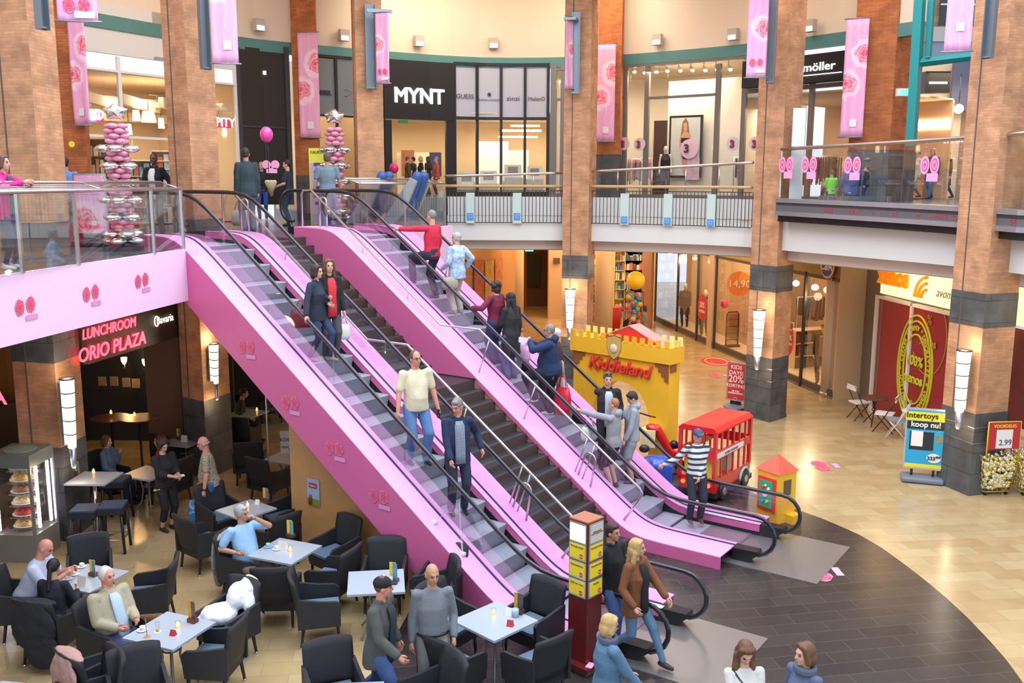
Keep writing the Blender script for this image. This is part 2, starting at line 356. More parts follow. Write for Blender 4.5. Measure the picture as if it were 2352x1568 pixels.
m=MB(); m.prism([(p[0],p[1]) for p in land][::-1],4.96,DZ-.14); struct(m.obj('ceiling',mat('dark_soffit',(.10,.06,.04),.7)))
# ------------------------------------------------------------------ left pink fascia
m=MB()
_e=Vector(FL[-1])-Vector(FL[-2]); _e.normalize(); FLB=FL[:-1]+[(FL[-1][0]+_e.x*.02,FL[-1][1]+_e.y*.02),tuple(W(-9.72,-4.40).xy)]; band(m,FLB,4.95,DZ,.12)
pf=m.obj('trim_left_fascia',PINK_F); struct(pf); pf.name='trim_1'
# right pink end panel beyond the far escalator
A=W(-11.2,2.7); B=W(-11.9,6.6); m=MB(); m.wall(A,B,4.95,DZ+.02,.12,0,off=-.06); pe=struct(m.obj('trim_2',PINK_F))
# ring fascia (white) and its inner slab edge
m=MB(); band(m,FAS,FZ0,6.2,.25); 
n0=sub(FAS,1028,1740,14); band(m,offs(n0,.02),6.2,6.83,.2); o=struct(m.obj('trim_3',SLABW))
m=MB(); band(m,offs(FAS,-.35),5.0,FZ0+.02,.3); struct(m.obj('trim_4',CEILM))
# ------------------------------------------------------------------ pillars
def pillar(A,B,Cc,z0,z1,n,brick=BRICK,bands=((0,2.0),(4.05,4.85)),name='brick_pillar',label='',joint=True,group=None,plinth=True):
    A=Vector(A);B=Vector(B);Cc=Vector(Cc);D=A+Cc-B; P=[A,B,Cc,D]
    r=thing(name,label,'pillar',group=group); zs=[z0]
    segs=[]; z=z0
    for b0,b1 in bands:
        if b0>z: segs.append((z,b0,0))
        segs.append((b0,b1,1)); z=b1
    segs.append((z,z1,0)); mb=MB(); ms=MB(); cen=(A+Cc)/2
    for s0,s1,k in segs:
        ex=1.012 if k else 1.0; Q=[cen+(p-cen)*ex for p in P]; (ms if k else mb).prism([(q.x,q.y) for q in Q],s0,s1)
    mb.obj('brick_shaft',brick,r)
    if ms.v: ms.obj('stone_cladding',STONE,r)
    if plinth and z0<.1:
        q=MB(); Q=[cen+(p-cen)*1.05 for p in P]; q.prism([(v.x,v.y) for v in Q],0,.12); q.obj('plinth',STONE,r)
        q=MB()
        for zz in (1.28,1.66):
            Q=[cen+(p-cen)*1.03 for p in P]; q.tube([(v.x,v.y,zz) for v in Q],.012,6,closed=True)
        q.obj('steel_band',STEEL,r)
    if joint:
        q=MB(); J=A+(B-A)*.32; dn=(B-A).normalized(); nn=Vector((dn.y,-dn.x)); q.box((J.x+nn.x*.002,J.y+nn.y*.002,(z0+z1)/2+1),(.03,.02,z1-z0-2),math.atan2(dn.y,dn.x)); q.obj('expansion_joint',mat('joint_grey',(.12,.10,.09),.8),r)
    base(r,(cen.x,cen.y,z0)); return r
ZT=17.5
p1=pillar((-10.15,18.85),(-9.17,18.60),(-9.12,19.6),0,ZT,1,bands=((0,2.0),(3.75,4.55),(DZ,DZ+.55)),label='brick pillar at the far left, beside the balloon column',plinth=False)
p2=pillar((-8.30,23.25),(-7.60,22.75),(-7.25,23.75),0,ZT,2,bands=((0,2.0),(DZ,DZ+.45)),label='brick pillar between the child in white and the man in a suit',plinth=False)
p3=pillar((-5.05,30.75),(-4.80,29.9),(-4.02,30.15),0,ZT,3,label='brick pillar left of the black shop front, above the escalator landing')
p4=pillar((1.73,32.75),(2.60,32.50),(2.90,33.40),0,ZT,4,label='brick pillar in the middle, rising behind the yellow play castle')
p5=pillar((7.44,29.50),(8.02,28.62),(8.72,29.3),0,ZT,5,label='brick pillar with the litter bin, beside the red KIDS DAYS sign')
p6=pillar((10.62,22.72),(10.93,21.68),(11.85,22.0),0,ZT,6,label='brick pillar beside the blue toy poster stand, at the right')
# upper, second row (against the shop fronts)
def pil2(x0,x1,x2,Y,zb,label,Y2=None):
    a=gy(x0,300,Y); b=gy(x1,300,Y-.25 if Y2 is None else Y2); dx=(b-a).normalized(); c=gy(x2,300,Y+.45); 
    return pillar((a.x,a.y),(b.x,b.y),(c.x,c.y),zb,15.6,0,BRICKR,bands=((zb,zb+1.55),),label=label,joint=False,plinth=False)
q1=pil2(136,196,205,23.8,DZ,'orange brick pillar behind the left rose banner, upper floor')
q2=pil2(676,731,734,33.2,RZ-.8,'orange brick pillar with a rose banner, beside the dark door')
q3=pil2(1371,1424,1428,35.6,RZ,'orange brick pillar with a rose banner, beside the lingerie shop')
q4=pil2(1951,2046,2108,29.6,RZ,'wide orange brick pillar with a rose banner and exit sign, upper right',Y2=29.0)
# ------------------------------------------------------------------ upper wall: cream band, teal beam
ZB=11.6
m=MB(); band(m,UWALL,ZB+.38,15.2,.3); o=struct(m.obj('wall_upper',CREAM))
m=MB(); band(m,offs(UWALL,.06),ZB,ZB+.38,.3); struct(m.obj('trim_5',TEAL))
m=MB(); back=offs(UWALL,-7)
for i in range(len(UWALL)-1):
    for (P,Q,z,k) in ((offs(UWALL,7.0),UWALL,14.55,0),):
        a,b,c,d=P[i],P[i+1],Q[i+1],Q[i]; m.prism([a,b,c,d],z,z+.1)
struct(m.obj('ceiling',mat('gallery_ceiling',(.80,.68,.55),.7)))
m=MB(); band(m,offs(UWALL,4.2),14.0,14.5,.25); 
# wall lamps in the cream band
def sconce(x,y):
    X,Y=onpoly(x,UWALL); p=gy(x,y,Y-.05); A=onpoly(x-5,UWALL); B=onpoly(x+5,UWALL); an=math.atan2(B[1]-A[1],B[0]-A[0])
    n=Vector((math.sin(an),-math.cos(an),0))
    r=thing('wall_lamp','','lamp',group='square lamps on the cream wall band')
    h=MB(); c=p+n*.10; h.box(c,(.34,.22,.38),an); h.obj('housing',mat('lamp_housing',(.50,.45,.42),.5),r)
    g=MB(); c2=p+n*.215+Vector((0,0,-.10)); g.box(c2,(.26,.02,.13),an); g.obj('glowing_opening',LAMPW,r)
    base(r,p); return r
for x,y,l in [(590,58,'leftmost lamp, above the dark door'),(787,82,'lamp just left of the third brick pillar'),(959,95,'lamp above the MYNT letters'),(1133,100,'lamp above the pale logo panes'),(1513,92,'lamp above the lingerie shop window'),(1688,80,'lamp left of the right rose banner'),(1866,60,'lamp above the black sign of the lingerie shop')]:
    r=sconce(x,y); r['label']='small square wall lamp on cream band, '+l
# ------------------------------------------------------------------ upper shop fronts (pieces of the curved wall)
def pan(mb,x0,x1,y0,y1,poly=None,th=.06,off=0.0,mi=0,n=None,ref=None):
    "upright panel on the curved wall: pixel columns x0..x1; rows y0 (top), y1 (bottom) read at its middle"
    poly=poly or UWALL; P=offs(poly,off) if off else poly; xm=(x0+x1)/2 if ref is None else ref
    X,Y=onpoly(xm,P); zt=gy(xm,y0,Y).z; zb=gy(xm,y1,Y).z; n=n or max(1,int(abs(x1-x0)/60))
    q=[onpoly(x0+(x1-x0)*k/n,P) for k in range(n+1)]; band(mb,q,zb,zt,th,mi); return zb,zt
def wtext(s,size,x,y,m,off=.1,poly=None,parent=None,name='lettering',**k):
    P=offs(poly or UWALL,off); X,Y=onpoly(x,P); A=onpoly(x-15,P); B=onpoly(x+15,P); z=gy(x,y,Y).z
    return text(s,size,(X,Y,z),(B[0]-A[0],B[1]-A[1],0),m,parent,name,**k)
BLK=mat('black_sign_panel',(.012,.012,.013),.45); WLIT=mat('lit_white_letters',(1,1,1),.4,emit=5); FROST=mat('frosted_pane',(.50,.52,.62),.25); INK=mat('dark_grey_ink',(.05,.05,.07),.6)
IVORY=mat('shop_interior_wall',(.78,.62,.42),.8); IVORYW=mat('shop_interior_pale',(.82,.74,.62),.8); BROWNI=mat('shop_interior_brown',(.30,.15,.07),.8)
SHCEIL=mat('shop_ceiling',(.75,.62,.45),.8)
FB=lambda *a,**k: pan(*a,**k)
# common floor plinth and interior boxes
def interior(x0,x1,depth,zb,zt,wallm,side=True,name='wall_shop'):
    n=max(2,int((x1-x0)/80)); f=[onpoly(x0+(x1-x0)*k/n,UWALL) for k in range(n+1)]; b=offs(f,-depth); m=MB(); 
    for i in range(n):
        m.prism([f[i],f[i+1],b[i+1],b[i]],zb-.05,zb,1); m.prism([f[i],f[i+1],b[i+1],b[i]],zt,zt+.05,2)
        m.wall(b[i],b[i+1],zb,zt,.1,0)
    if side: m.wall(f[0],b[0],zb,zt,.08,0); m.wall(f[-1],b[-1],zb,zt,.08,0)
    struct(m.obj(name,[wallm,SHOPF,SHCEIL])); return f,b
i1=interior(200,556,4.5,DZ,ZB-1.2,IVORY,name='wall_shop_1'); i2=interior(733,883,4,6.3,ZB,IVORY,name='wall_shop_2'); i3=interior(886,1262,6.5,RZ-.3,9.9,IVORY,name='wall_shop_3'); i4=interior(1275,1700,5,RZ-.2,ZB,IVORYW,name='wall_shop_4'); i5=interior(1700,1945,6,RZ,ZB-1.4,mat('shop_interior_warm',(.75,.45,.28),.8),side=False,name='wall_shop_5')
def shoplight(x,z,dep,pw,col=(1,.80,.56)):
    X,Y=onpoly(x,UWALL); A=Vector((X,Y,0)).normalized(); area('shop_ceiling_light',(X+A.x*dep,Y+A.y*dep,z),3,2.5,pw,col)
shoplight(300,9.9,2.2,190); shoplight(520,9.9,2.2,90); shoplight(800,11.2,2,80); shoplight(960,9.7,3,150); shoplight(1170,9.7,3,180,(1,.85,.62)); shoplight(1340,11.2,2.3,110); shoplight(1560,11.3,1.6,230,(1,.86,.68)); shoplight(1830,9.9,2.6,130)
# -- S1: left shop, white frames
t=thing('shop_front','white framed shop window with SERENDIPITY letters, upper left','shop front'); WF=mat('white_window_frame',(.78,.76,.72),.4)
m=MB(); pan(m,186,556,30,140,th=.15,n=6,ref=390); m.obj('white_fascia',mat('white_render',(.70,.69,.67),.6),t)
m=MB()
for x0,x1,y0,y1 in [(186,560,172,177),(196,402,312,318),(287,294,130,260),(548,556,130,440),(186,196,130,450)]: pan(m,x0,x1,y0,y1,off=.06,th=.09,n=4)
m.obj('window_frame',WF,t); m=MB(); pan(m,190,552,130,475,th=.012,n=6); m.obj('window_pane',SHOPG,t)
RB=[('ERE',(.75,.85,.1)),('N',(.3,.3,.75)),('D',(.8,.1,.2)),('I',(.9,.3,.1)),('P',(.3,.2,.6))]
for k,ch in enumerate('SEREND'): wtext(ch,.42,196+k*8.5,275,WLIT,parent=t,off=.12)
for x,c in ((207,(.75,.85,.1)),(227,(.35,.3,.7)),(240,(.75,.05,.15))):
    m=MB(); pan(m,x-9,x+8,258,280,off=.09,th=.01,n=1); m.obj('letter_backing',mat('letter_back_%d'%x,c,.5),t)
m=MB(); pan(m,490,536,273,293,off=.09,th=.01,n=1); m.obj('letter_backing',mat('letter_back_red',(.70,.06,.10),.5),t)
wtext('DIPITY',.40,513,290,WLIT,parent=t,off=.12)
base(t,(onpoly(380,UWALL)[0],onpoly(380,UWALL)[1],DZ))
# ceiling beams and goods inside
def prop(x,y0,y1,dep,w,name,label,cat,m_,group=None,shape='box'):
    "simple piece of shop display standing inside behind the front"
    X,Y=onpoly(x,UWALL); A=Vector((X,Y,0)).normalized(); X+=A.x*dep; Y+=A.y*dep; zt=gy(x,y0,Y).z; zb=gy(x,y1,Y).z; mb=MB()
    return X,Y,zb,zt
for k in range(4):
    m=MB(); f0=onpoly(200+90*k,UWALL); A=Vector((f0[0],f0[1],0)).normalized(); b0=(f0[0]+A.x*4.4+1.2,f0[1]+A.y*4.4); m.wall(f0,b0,9.55,9.85,.16); struct(m.obj('trim_1%d'%k,mat('ceiling_beam_paint',(.66,.52,.36),.6)))
m=MB(); q=offs(sub(UWALL,205,550,5),-2.0); band(m,q,9.7,9.95,.2); q=offs(sub(UWALL,205,550,5),-3.6); band(m,q,9.3,9.6,.2); struct(m.obj('trim_20',mat('ceiling_beam_paint')))
def shelfunit(x,dep,zb,w,h,rows,label,frame,goods,seed=1,yaw=None,name='display_shelf',d=.4,grp=None):
    X,Y=onpoly(x,UWALL); A=Vector((X,Y,0)).normalized(); X+=A.x*dep; Y+=A.y*dep; an=math.atan2(A.y,A.x)-PI/2 if yaw is None else yaw
    return rack(X,Y,zb,an,w,h,rows,label,frame,goods,seed,name,d,grp)
def rack(X,Y,zb,an,w,h,rows,label,frame,goods,seed=1,name='display_shelf',d=.4,grp=None):
    rn=random.Random(seed); t=thing(name,label,'shelf',(X,Y,zb),an,group=grp); m=MB()
    for sx in (-w/2,w/2): m.box((sx,0,h/2),(.04,d,h))
    for k in range(rows+1): m.box((0,0,.03+k*(h-.06)/rows),(w,d,.03))
    m.box((0,d/2,h/2),(w,.02,h)); m.obj('shelf_frame',frame,t)
    g=MB()
    for k in range(rows):
        z=.05+k*(h-.06)/rows; gap=(h-.06)/rows; x=-w/2+.06
        while x<w/2-.1:
            ww=rn.uniform(.06,.2); hh=gap*rn.uniform(.35,.85); g.box((x+ww/2,rn.uniform(-.06,.04),z+hh/2),(ww*.9,d*.6,hh),0,rn.randrange(len(goods))); x+=ww+.015
    gg=g.obj('goods',goods,t); gg['kind']='stuff'; return t
GOODS=[mat('goods_%d'%i,c,.6) for i,c in enumerate([(.65,.15,.08),(.70,.55,.30),(.10,.09,.09),(.75,.70,.62),(.25,.45,.45),(.55,.30,.15),(.80,.40,.15)])]
shelfunit(250,1.6,DZ,1.2,2.6,5,'tall shelf of dark bags behind the glass, left of the balloon column',DWOOD,[GOODS[2],GOODS[5],GOODS[1]],3)
shelfunit(330,1.8,DZ,1.6,2.0,4,'pale shelf of small boxes behind the glass, right of the balloon column',IVORYW,[GOODS[3],GOODS[0],GOODS[4]],4)
shelfunit(385,1.2,DZ,.9,2.3,4,'shelf with red goods behind the glass beside the second brick pillar',IVORYW,[GOODS[0],GOODS[3],GOODS[2]],5)
shelfunit(520,1.5,DZ,1.5,2.6,5,'shelf of handbags behind the glass under the DIPITY letters',DWOOD,[GOODS[2],GOODS[5],GOODS[6],GOODS[1]],6)
def pendant(x,y,dep,label,r=.14,drum=True):
    X,Y=onpoly(x,UWALL); A=Vector((X,Y,0)).normalized(); X+=A.x*dep; Y+=A.y*dep; z=gy(x,y,Y).z
    t=thing('pendant_lamp',label,'lamp'); m=MB(); m.tube([(X,Y,z+.1),(X,Y,9.8)],.012,6); m.obj('cord',BLACK,t)
    m=MB(); m.lathe([(r*.75,.16),(r,-.16)] if drum else [(.02,.1),(r,0),(.02,-.1)],(X,Y,z),16); m.obj('lamp_shade',LAMPW,t); base(t,(X,Y,z)); return t
pendant(350,268,1.0,'bright drum shaped pendant lamp, largest in the left shop',.22); pendant(322,265,1.4,'small bright pendant lamp left of the drum lamp',.12); pendant(303,297,1.6,'low pendant lamp above the silver star',.1); pendant(378,283,2.0,'pendant lamp closest to the second brick pillar',.1); pendant(527,300,.9,'drum pendant lamp under the DIPITY letters',.18)
# -- S2: dark service door
t=thing('service_door','tall dark double door between the left shop and the rose banner pillar','door'); m=MB(); pan(m,560,668,112,470,off=.05,th=.12,n=2); m.obj('door_leaf',mat('dark_door_panel',(.022,.020,.020),.4),t)
m=MB(); pan(m,556,563,108,470,off=.12,th=.12,n=1); pan(m,664,674,108,470,off=.12,th=.12,n=1); pan(m,560,668,290,294,off=.07,th=.02); pan(m,612,615,294,470,off=.07,th=.02); m.obj('door_frame',mat('door_frame_grey',(.045,.045,.05),.4),t)
m=MB(); pan(m,615,621,163,171,off=.08,th=.02); m.obj('small_light',WLIT,t); base(t,(*onpoly(612,UWALL),DZ))
# -- S3/S4: black fronted jeweller
t=thing('shop_front','black shop front with white MYNT letters and pale logo panes','shop front')
m=MB(); pan(m,886,1044,140,275,off=.15,th=.2,n=3); pan(m,886,902,275,462,off=.12,th=.15,n=1); pan(m,1026,1044,275,462,off=.12,th=.15,n=1); m.obj('black_sign_wall',BLK,t)
m=MB(); pan(m,733,886,130,136,off=.1); pan(m,733,886,265,270,off=.1)
for x in (733,779,880): pan(m,x-2.5,x+2.5,130,462,off=.1,th=.1,n=1)
m.obj('black_frame',BLK,t); m=MB()
for x in (1046,1097,1151,1205,1257): pan(m,x-3,x+3,145,465,off=.1,th=.1,n=1)
pan(m,1044,1260,145,152,off=.1,th=.1,n=3); pan(m,1044,1260,269,276,off=.1,th=.1,n=3); pan(m,1044,1260,440,465,off=.1,th=.1,n=3); m.obj('black_frame',BLK,t)
for x0,x1 in ((736,777),(782,878)): m=MB(); pan(m,x0,x1,136,265,off=.03,th=.03,n=1); m.obj('logo_pane',mat('dim_frosted_pane',(.20,.23,.25),.3),t)
for x0,x1 in ((1049,1094),(1100,1148),(1154,1202),(1208,1254)):
    m=MB(); pan(m,x0,x1,152,270,off=.03,th=.03,n=1); m.obj('logo_pane',FROST,t); m=MB(); pan(m,x0,x1,276,442,off=.03,th=.012,n=1); m.obj('window_pane',SHOPG,t)
m=MB(); pan(m,736,880,270,462,off=.03,th=.012,n=2); m.obj('window_pane',SHOPG,t)
wtext('MYNT',.74,966,236,WLIT,off=.18,parent=t,bold=.02); wtext('GUESS',.235,1069,226,INK,off=.07,parent=t,sx=1.05); wtext('BUDDHA to BUDDHA',.085,1124,231,INK,off=.07,parent=t); wtext('zinzi',.24,1178,231,INK,off=.07,parent=t,sx=1.2); wtext('MelanO',.20,1231,231,INK,off=.07,parent=t)
X,Y=onpoly(1124,offs(UWALL,.07)); m=MB(); z=gy(1124,217,Y).z; m.lathe([(.07,0),(.07,.01)],(X,Y,z),16,axis=(X,-Y,0) if False else (0,-1,0)); m.obj('round_logo',INK,t)
wtext('DIESEL',.20,750,217,INK,off=.07,parent=t,bold=.01)
m=MB(); 
P=offs(UWALL,.07); X,Y=onpoly(800,P); z=gy(800,214,Y).z; m.tube([(X-.25,Y,z),(X,Y,z+.12),(X+.25,Y,z),(X,Y,z-.12)],.008,4,closed=True); m.obj('diamond_logo',INK,t)
m=MB(); pan(m,919,939,276,283,off=.2,th=.05,n=1); m.obj('exit_sign',mat('green_sign_unlit',(.02,.22,.08),.4),t)
base(t,(*onpoly(1000,UWALL),RZ))
# interior walls & counters of the jeweller
for x,y0,y1,dep,w,lab,mm in [(1072,395,455,.7,.8,'white jewellery stand in first window pane',WHITE),(1122,392,455,.8,.8,'white jewellery stand in second window pane',WHITE),(1178,378,455,.7,.8,'white jewellery stand in third window pane, the tallest',WHITE),(1228,382,455,.7,.7,'white jewellery stand in fourth window pane',WHITE)]:
    X,Y,zb,zt=prop(x,y0,y1,dep,w,'','','',mm); t=thing('display_stand',lab,'display stand',group='jewellery stands in the shop window'); m=MB(); m.box((X,Y,(zb+zt-.5)/2),(w,.4,zt-.5-zb)); m.obj('plinth_block',mat('olive_plinth',(.55,.50,.33),.6),t)
    m=MB(); m.box((X,Y,zt-.25),(w*.85,.1,.5)); m.obj('card_panel',mm,t); m=MB(); m.box((X,Y-.055,zt-.22),(w*.5,.01,.28)); m.obj('photo_card',mat('grey_photo',(.30,.24,.22),.5,var=.6,vscale=9),t); base(t,(X,Y,zb))
for x,y0,y1,dep,w,lab,c in [(950,350,455,5.8,1.4,'a',(.85,.75,.6)),(1130,325,450,4,1.4,'b',(.85,.78,.66)),(1180,345,455,5,1.3,'c',(.85,.72,.5))]:
    X,Y,zb,zt=prop(x,y0,y1,dep,w,'','','',None); m=MB(); m.box((X,Y,(RZ+zt)/2),(w,.15,zt-RZ)); tag(m.obj('display_wall',mat('pale_display_wall',(.80,.72,.58),.7)),'pale free-standing display wall inside the jeweller, '+{'a':'behind the doorway','b':'behind the second window pane','c':'behind the third window pane'}[lab],'display wall')
X,Y,zb,zt=prop(1195,300,310,2.6,1,'','','',None); m=MB(); m.box((X,Y,zt),(1.7,.12,.08)); m.box((X-.1,Y,zt-.25),(1.6,.1,.06)); m.box((X+.2,Y+.1,zt+.2),(1.2,.1,.06)); tag(m.obj('hanging_light_bars',WARM),'bright warm light bars hanging in the jeweller window','lamp')
for x,y,l in [(938,345,'portrait poster left in the jeweller doorway'),(1000,350,'dark blue portrait poster right in the jeweller doorway')]:
    X,Y,zb,zt=prop(x,y,405,5.5,1,'','','',None); m=MB(); m.box((X,Y-.1,(zt+zb)/2),(.55,.04,zt-zb)); tag(m.obj('poster',mat('poster_'+str(x),(.28,.10,.05) if x==938 else (.03,.03,.12),.4,var=.5,vscale=4)),l,'poster')
# -- S5: lingerie shop
t=thing('shop_front','lingerie shop front with grey frames and black sign lettered hunkemoller','shop front'); FR=mat('bronze_grey_frame',(.22,.20,.18),.4,.4)
m=MB(); pan(m,1262,1276,148,470,off=.1,th=.12,n=1)
for x in (1431,1480,1640,1700,1852,1290): pan(m,x-5,x+5,146,470,off=.1,th=.12,n=1)
for x0,x1,y0,y1 in [(1276,1702,146,152),(1276,1430,224,230),(1484,1640,218,224),(1276,1945,448,470),(1700,1945,196,206)]: pan(m,x0,x1,y0,y1,off=.1,th=.12,n=5)
m.obj('window_frame',FR,t)
m=MB(); pan(m,1694,1945,128,192,off=.5,th=.45,n=4,ref=1820); m.obj('black_sign',BLK,t)
wtext('hunkem\u00f6ller',.36,1832,165,WLIT,off=.53,parent=t,sx=1.25); m=MB(); pan(m,1762,1918,169.5,171,off=.53,th=.01,ref=1870); m.obj('underline',WLIT,t)
m=MB(); pan(m,1276,1945,152,448,th=.012,n=8,ref=1560); m.obj('window_pane',SHOPG,t)
base(t,(*onpoly(1600,UWALL),RZ))
m=MB(); q=offs(sub(UWALL,1486,1655,3),-1.6); band(m,q,RZ,11.1,.1); q=offs(sub(UWALL,1290,1350,2),-1.4); band(m,q,RZ,11.2,.1); struct(m.obj('wall_shop_6',IVORYW))
m=MB(); q=offs(sub(UWALL,1425,1490,2),-3.6); band(m,q,RZ,9.8,.1); o=struct(m.obj('wall_shop_7',mat('dark_shop_back',(.05,.02,.02),.8)))
for k,(x,y) in enumerate([(1283,180),(1448,158),(1471,160),(1497,158),(1522,156),(1551,155),(1578,154),(1607,154),(1634,153),(1663,152)]):
    X,Y=onpoly(x,offs(UWALL,-.5)); z=gy(x,y,Y).z; t=thing('spotlight','small white ceiling spotlight over the lingerie shop window','spotlight',group='row of spotlights over the lingerie window'); m=MB(); m.cap((X,Y,z),(X+.03,Y-.1,z-.1),.06,.07,8); m.obj('lamp_head',WHITE,t); m=MB(); m.ell((X+.04,Y-.14,z-.13),(.07,.05,.05),8,6); m.obj('bulb',WARM,t); m=MB(); m.tube([(X,Y,z),(X,Y,z+.25)],.02,6); m.obj('stem',WHITE,t); base(t,(X,Y,z))
X,Y=onpoly(1572,offs(UWALL,-1.35)); zt=gy(1572,265,Y).z; zb=gy(1572,408,Y).z; xl=onpoly(1535,offs(UWALL,-1.35)); xr=onpoly(1610,offs(UWALL,-1.35)); an=math.atan2(xr[1]-xl[1],xr[0]-xl[0]); w=math.hypot(xr[0]-xl[0],xr[1]-xl[1]); nv=Vector((math.sin(an),-math.cos(an),0))
t=thing('framed_poster','large black framed photograph of a long haired model in the lingerie window','poster'); m=MB(); m.box((X,Y,(zt+zb)/2),(w,.08,zt-zb),an); m.obj('black_frame',BLK,t); m=MB(); c=Vector((X,Y,(zt+zb)/2))+nv*.045; m.box(c,(w-.16,.012,zt-zb-.16),an); m.obj('photo_backdrop',mat('photo_backdrop',(.60,.60,.55),.4),t)
ex=Vector((math.cos(an),math.sin(an),0)); c=c+nv*.012; H=zt-zb
def flat(pts,mm,nm,k=0):
    m=MB(); m.extr(pts,c+nv*(.004*k),ex,(0,0,1),nv*.006); m.obj(nm,mm,t)
SKINP=mat('photo_skin',(.62,.33,.20),.5); HAIRP=mat('photo_hair',(.30,.15,.05),.6)
flat([(-.18,.2*H),(-.12,.4*H),(0,.46*H),(.10,.40*H),(.17,.2*H),(.12,.05*H),(-.2,.0)],HAIRP,'printed_hair',0)
flat([(-.07,.38*H),(.06,.38*H),(.07,.28*H),(.03,.24*H),(.22,.2*H),(.24,0),(.14,-.15*H),(.25,-.3*H),(.2,-.44*H),(-.05,-.44*H),(-.12,-.2*H),(-.22,0),(-.22,.16*H),(-.04,.24*H),(-.07,.28*H)],SKINP,'printed_figure',1)
flat([(-.16,.14*H),(.16,.14*H),(.14,.06*H),(-.16,.06*H)],BLK,'printed_bra',2); flat([(-.13,-.12*H),(.2,-.12*H),(.12,-.2*H),(-.05,-.2*H)],BLK,'printed_briefs',2)
base(t,(X,Y,zb))
X,Y=onpoly(1583,offs(UWALL,-1.2)); p=gy(1583,342,Y); t=thing('round_sale_sticker','round pink and white 3 offer sticker in front of the framed photograph','sticker'); m=MB(); m.lathe([(.36,0),(.36,.012)],p,28,axis=nv); m.obj('disc',mat('sticker_pink',(.80,.50,.60),.5),t); text('3',.42,p+nv*.02+Vector((-.1,0,-.12)),ex,INK,t,bold=.02); text('FOR\n2',.16,p+nv*.02+Vector((.14,0,.05)),ex,mat('magenta_ink',(.75,.03,.3),.5),t); base(t,p)
p=gy(1592,388,Y); m=MB(); m.box(p,(.5,.02,.8),an); tag(m.obj('small_poster',mat('magenta_white_poster',(.75,.45,.55),.5,var=.5,vscale=5)),'small pink and white poster standing at the foot of the framed photograph','poster')
for x,y,l in [(1433,330,'left of the dark shop entrance'),(1469,331,'right of the dark shop entrance'),(1684,330,'beside the wide doorway, left'),(1735,330,'hanging behind the fifth brick pillar')]:
    X,Y=onpoly(x,offs(UWALL,.14)); p=gy(x,y,Y); t=thing('round_sale_sticker','round pale sticker with a 3, '+l,'sticker',); m=MB(); m.lathe([(.24,0),(.24,.01)],p,24,axis=nv); m.obj('disc',mat('sticker_pale',(.72,.60,.60),.5),t); text('3',.34,p+nv*.02+Vector((-.03,0,-.12)),ex,mat('dark_red_ink',(.35,.03,.08),.5),t,bold=.02); base(t,p)
# clothes rails behind
def rail(x,dep,zb,label,cols,w=1.1,seed=1):
    X,Y=onpoly(x,UWALL); A=Vector((X,Y,0)).normalized(); X+=A.x*dep; Y+=A.y*dep; return railat(X,Y,zb,math.atan2(A.y,A.x)-PI/2,label,cols,w,seed)
def railat(X,Y,zb,an,label,cols,w=1.1,seed=1,h=1.45):
    rn=random.Random(seed); t=thing('clothes_rail',label,'clothes rail',(X,Y,zb),an); m=MB(); m.tube([(-w/2,0,0),(-w/2,0,h),(w/2,0,h),(w/2,0,0)],.018,6); m.obj('rail_frame',CHROME,t); n=int(w/.085)
    for k in range(n):
        g=MB(); x=-w/2+.06+k*(w-.12)/(n-1); L=rn.uniform(.6,.95); g.extr([(-.2,0),(.2,0),(.24,-.12),(.17,-L),(-.17,-L),(-.24,-.12)],(x,0,h-.05),(rn.uniform(-.1,.1),1,0),(0,0,1),(.05,0,0)); g.obj('garment',cols[rn.randrange(len(cols))],t)
    return t
CL=[mat('cloth_black',(.02,.02,.022),.8),mat('cloth_red',(.45,.04,.05),.8),mat('cloth_white',(.65,.62,.6),.8),mat('cloth_pink',(.6,.25,.3),.8),mat('cloth_grey',(.2,.19,.19),.8),mat('cloth_denim',(.07,.11,.2),.8)]
rail(1440,2.4,RZ,'rail of dark lingerie behind the entrance glass, nearest the orange pillar',[CL[0],CL[1],CL[3]],1.0,2); rail(1468,1.2,RZ,'rail of pale nightwear behind the glass, left of the mannequin',[CL[2],CL[3]],.9,3)
rail(1720,1.6,RZ,'rail of mixed nightwear in the wide shop doorway',[CL[2],CL[0],CL[3]],1.1,4); rail(1850,3,RZ,'long rail of dark lingerie deep in the wide shop doorway',[CL[0],CL[3],CL[4]],2.2,5); rail(1890,1.8,RZ,'rail of black garments behind the glass balustrade, near the wide pillar',[CL[0],CL[1]],1.2,6)
m=MB(); q=offs(sub(UWALL,1850,1940,2),-5.9); band(m,q,9.25,9.55,.05); tag(m.obj('light_cove',WARM),'glowing warm light strip on the back wall of the lingerie shop','lamp')
# low shop base plinths along the ring
# ------------------------------------------------------------------ escalators
K=.723; C0=-1.156; ZTOP=6.24; ZBOT=.27
def softmin(a,b,w): m_=min(a,b); return m_-w*math.log(math.exp(-(a-m_)/w)+math.exp(-(b-m_)/w))
def ztop(s,w=.13): 
    inc=C0-K*s; a=softmin(ZTOP,inc,w); return -softmin(-ZBOT,-a,w)
def frange(a,b,n): return [a+(b-a)*k/n for k in range(n+1)]
def sweep(mb,sl,quad,mi=0,smooth=True):
    "sweep a cross-section given as list of (t,z) by function of s"
    rings=[[W(s,t,z) for t,z in quad(s)] for s in sl]; n=len(rings[0]); vs=[v for r in rings for v in r]
    fs=[(i*n+j,i*n+(j+1)%n,(i+1)*n+(j+1)%n,(i+1)*n+j) for i in range(len(rings)-1) for j in range(n)]
    fs+=[tuple(range(n))[::-1],tuple(range((len(rings)-1)*n,len(rings)*n))]; mb.add(vs,fs,mi,False); return mb
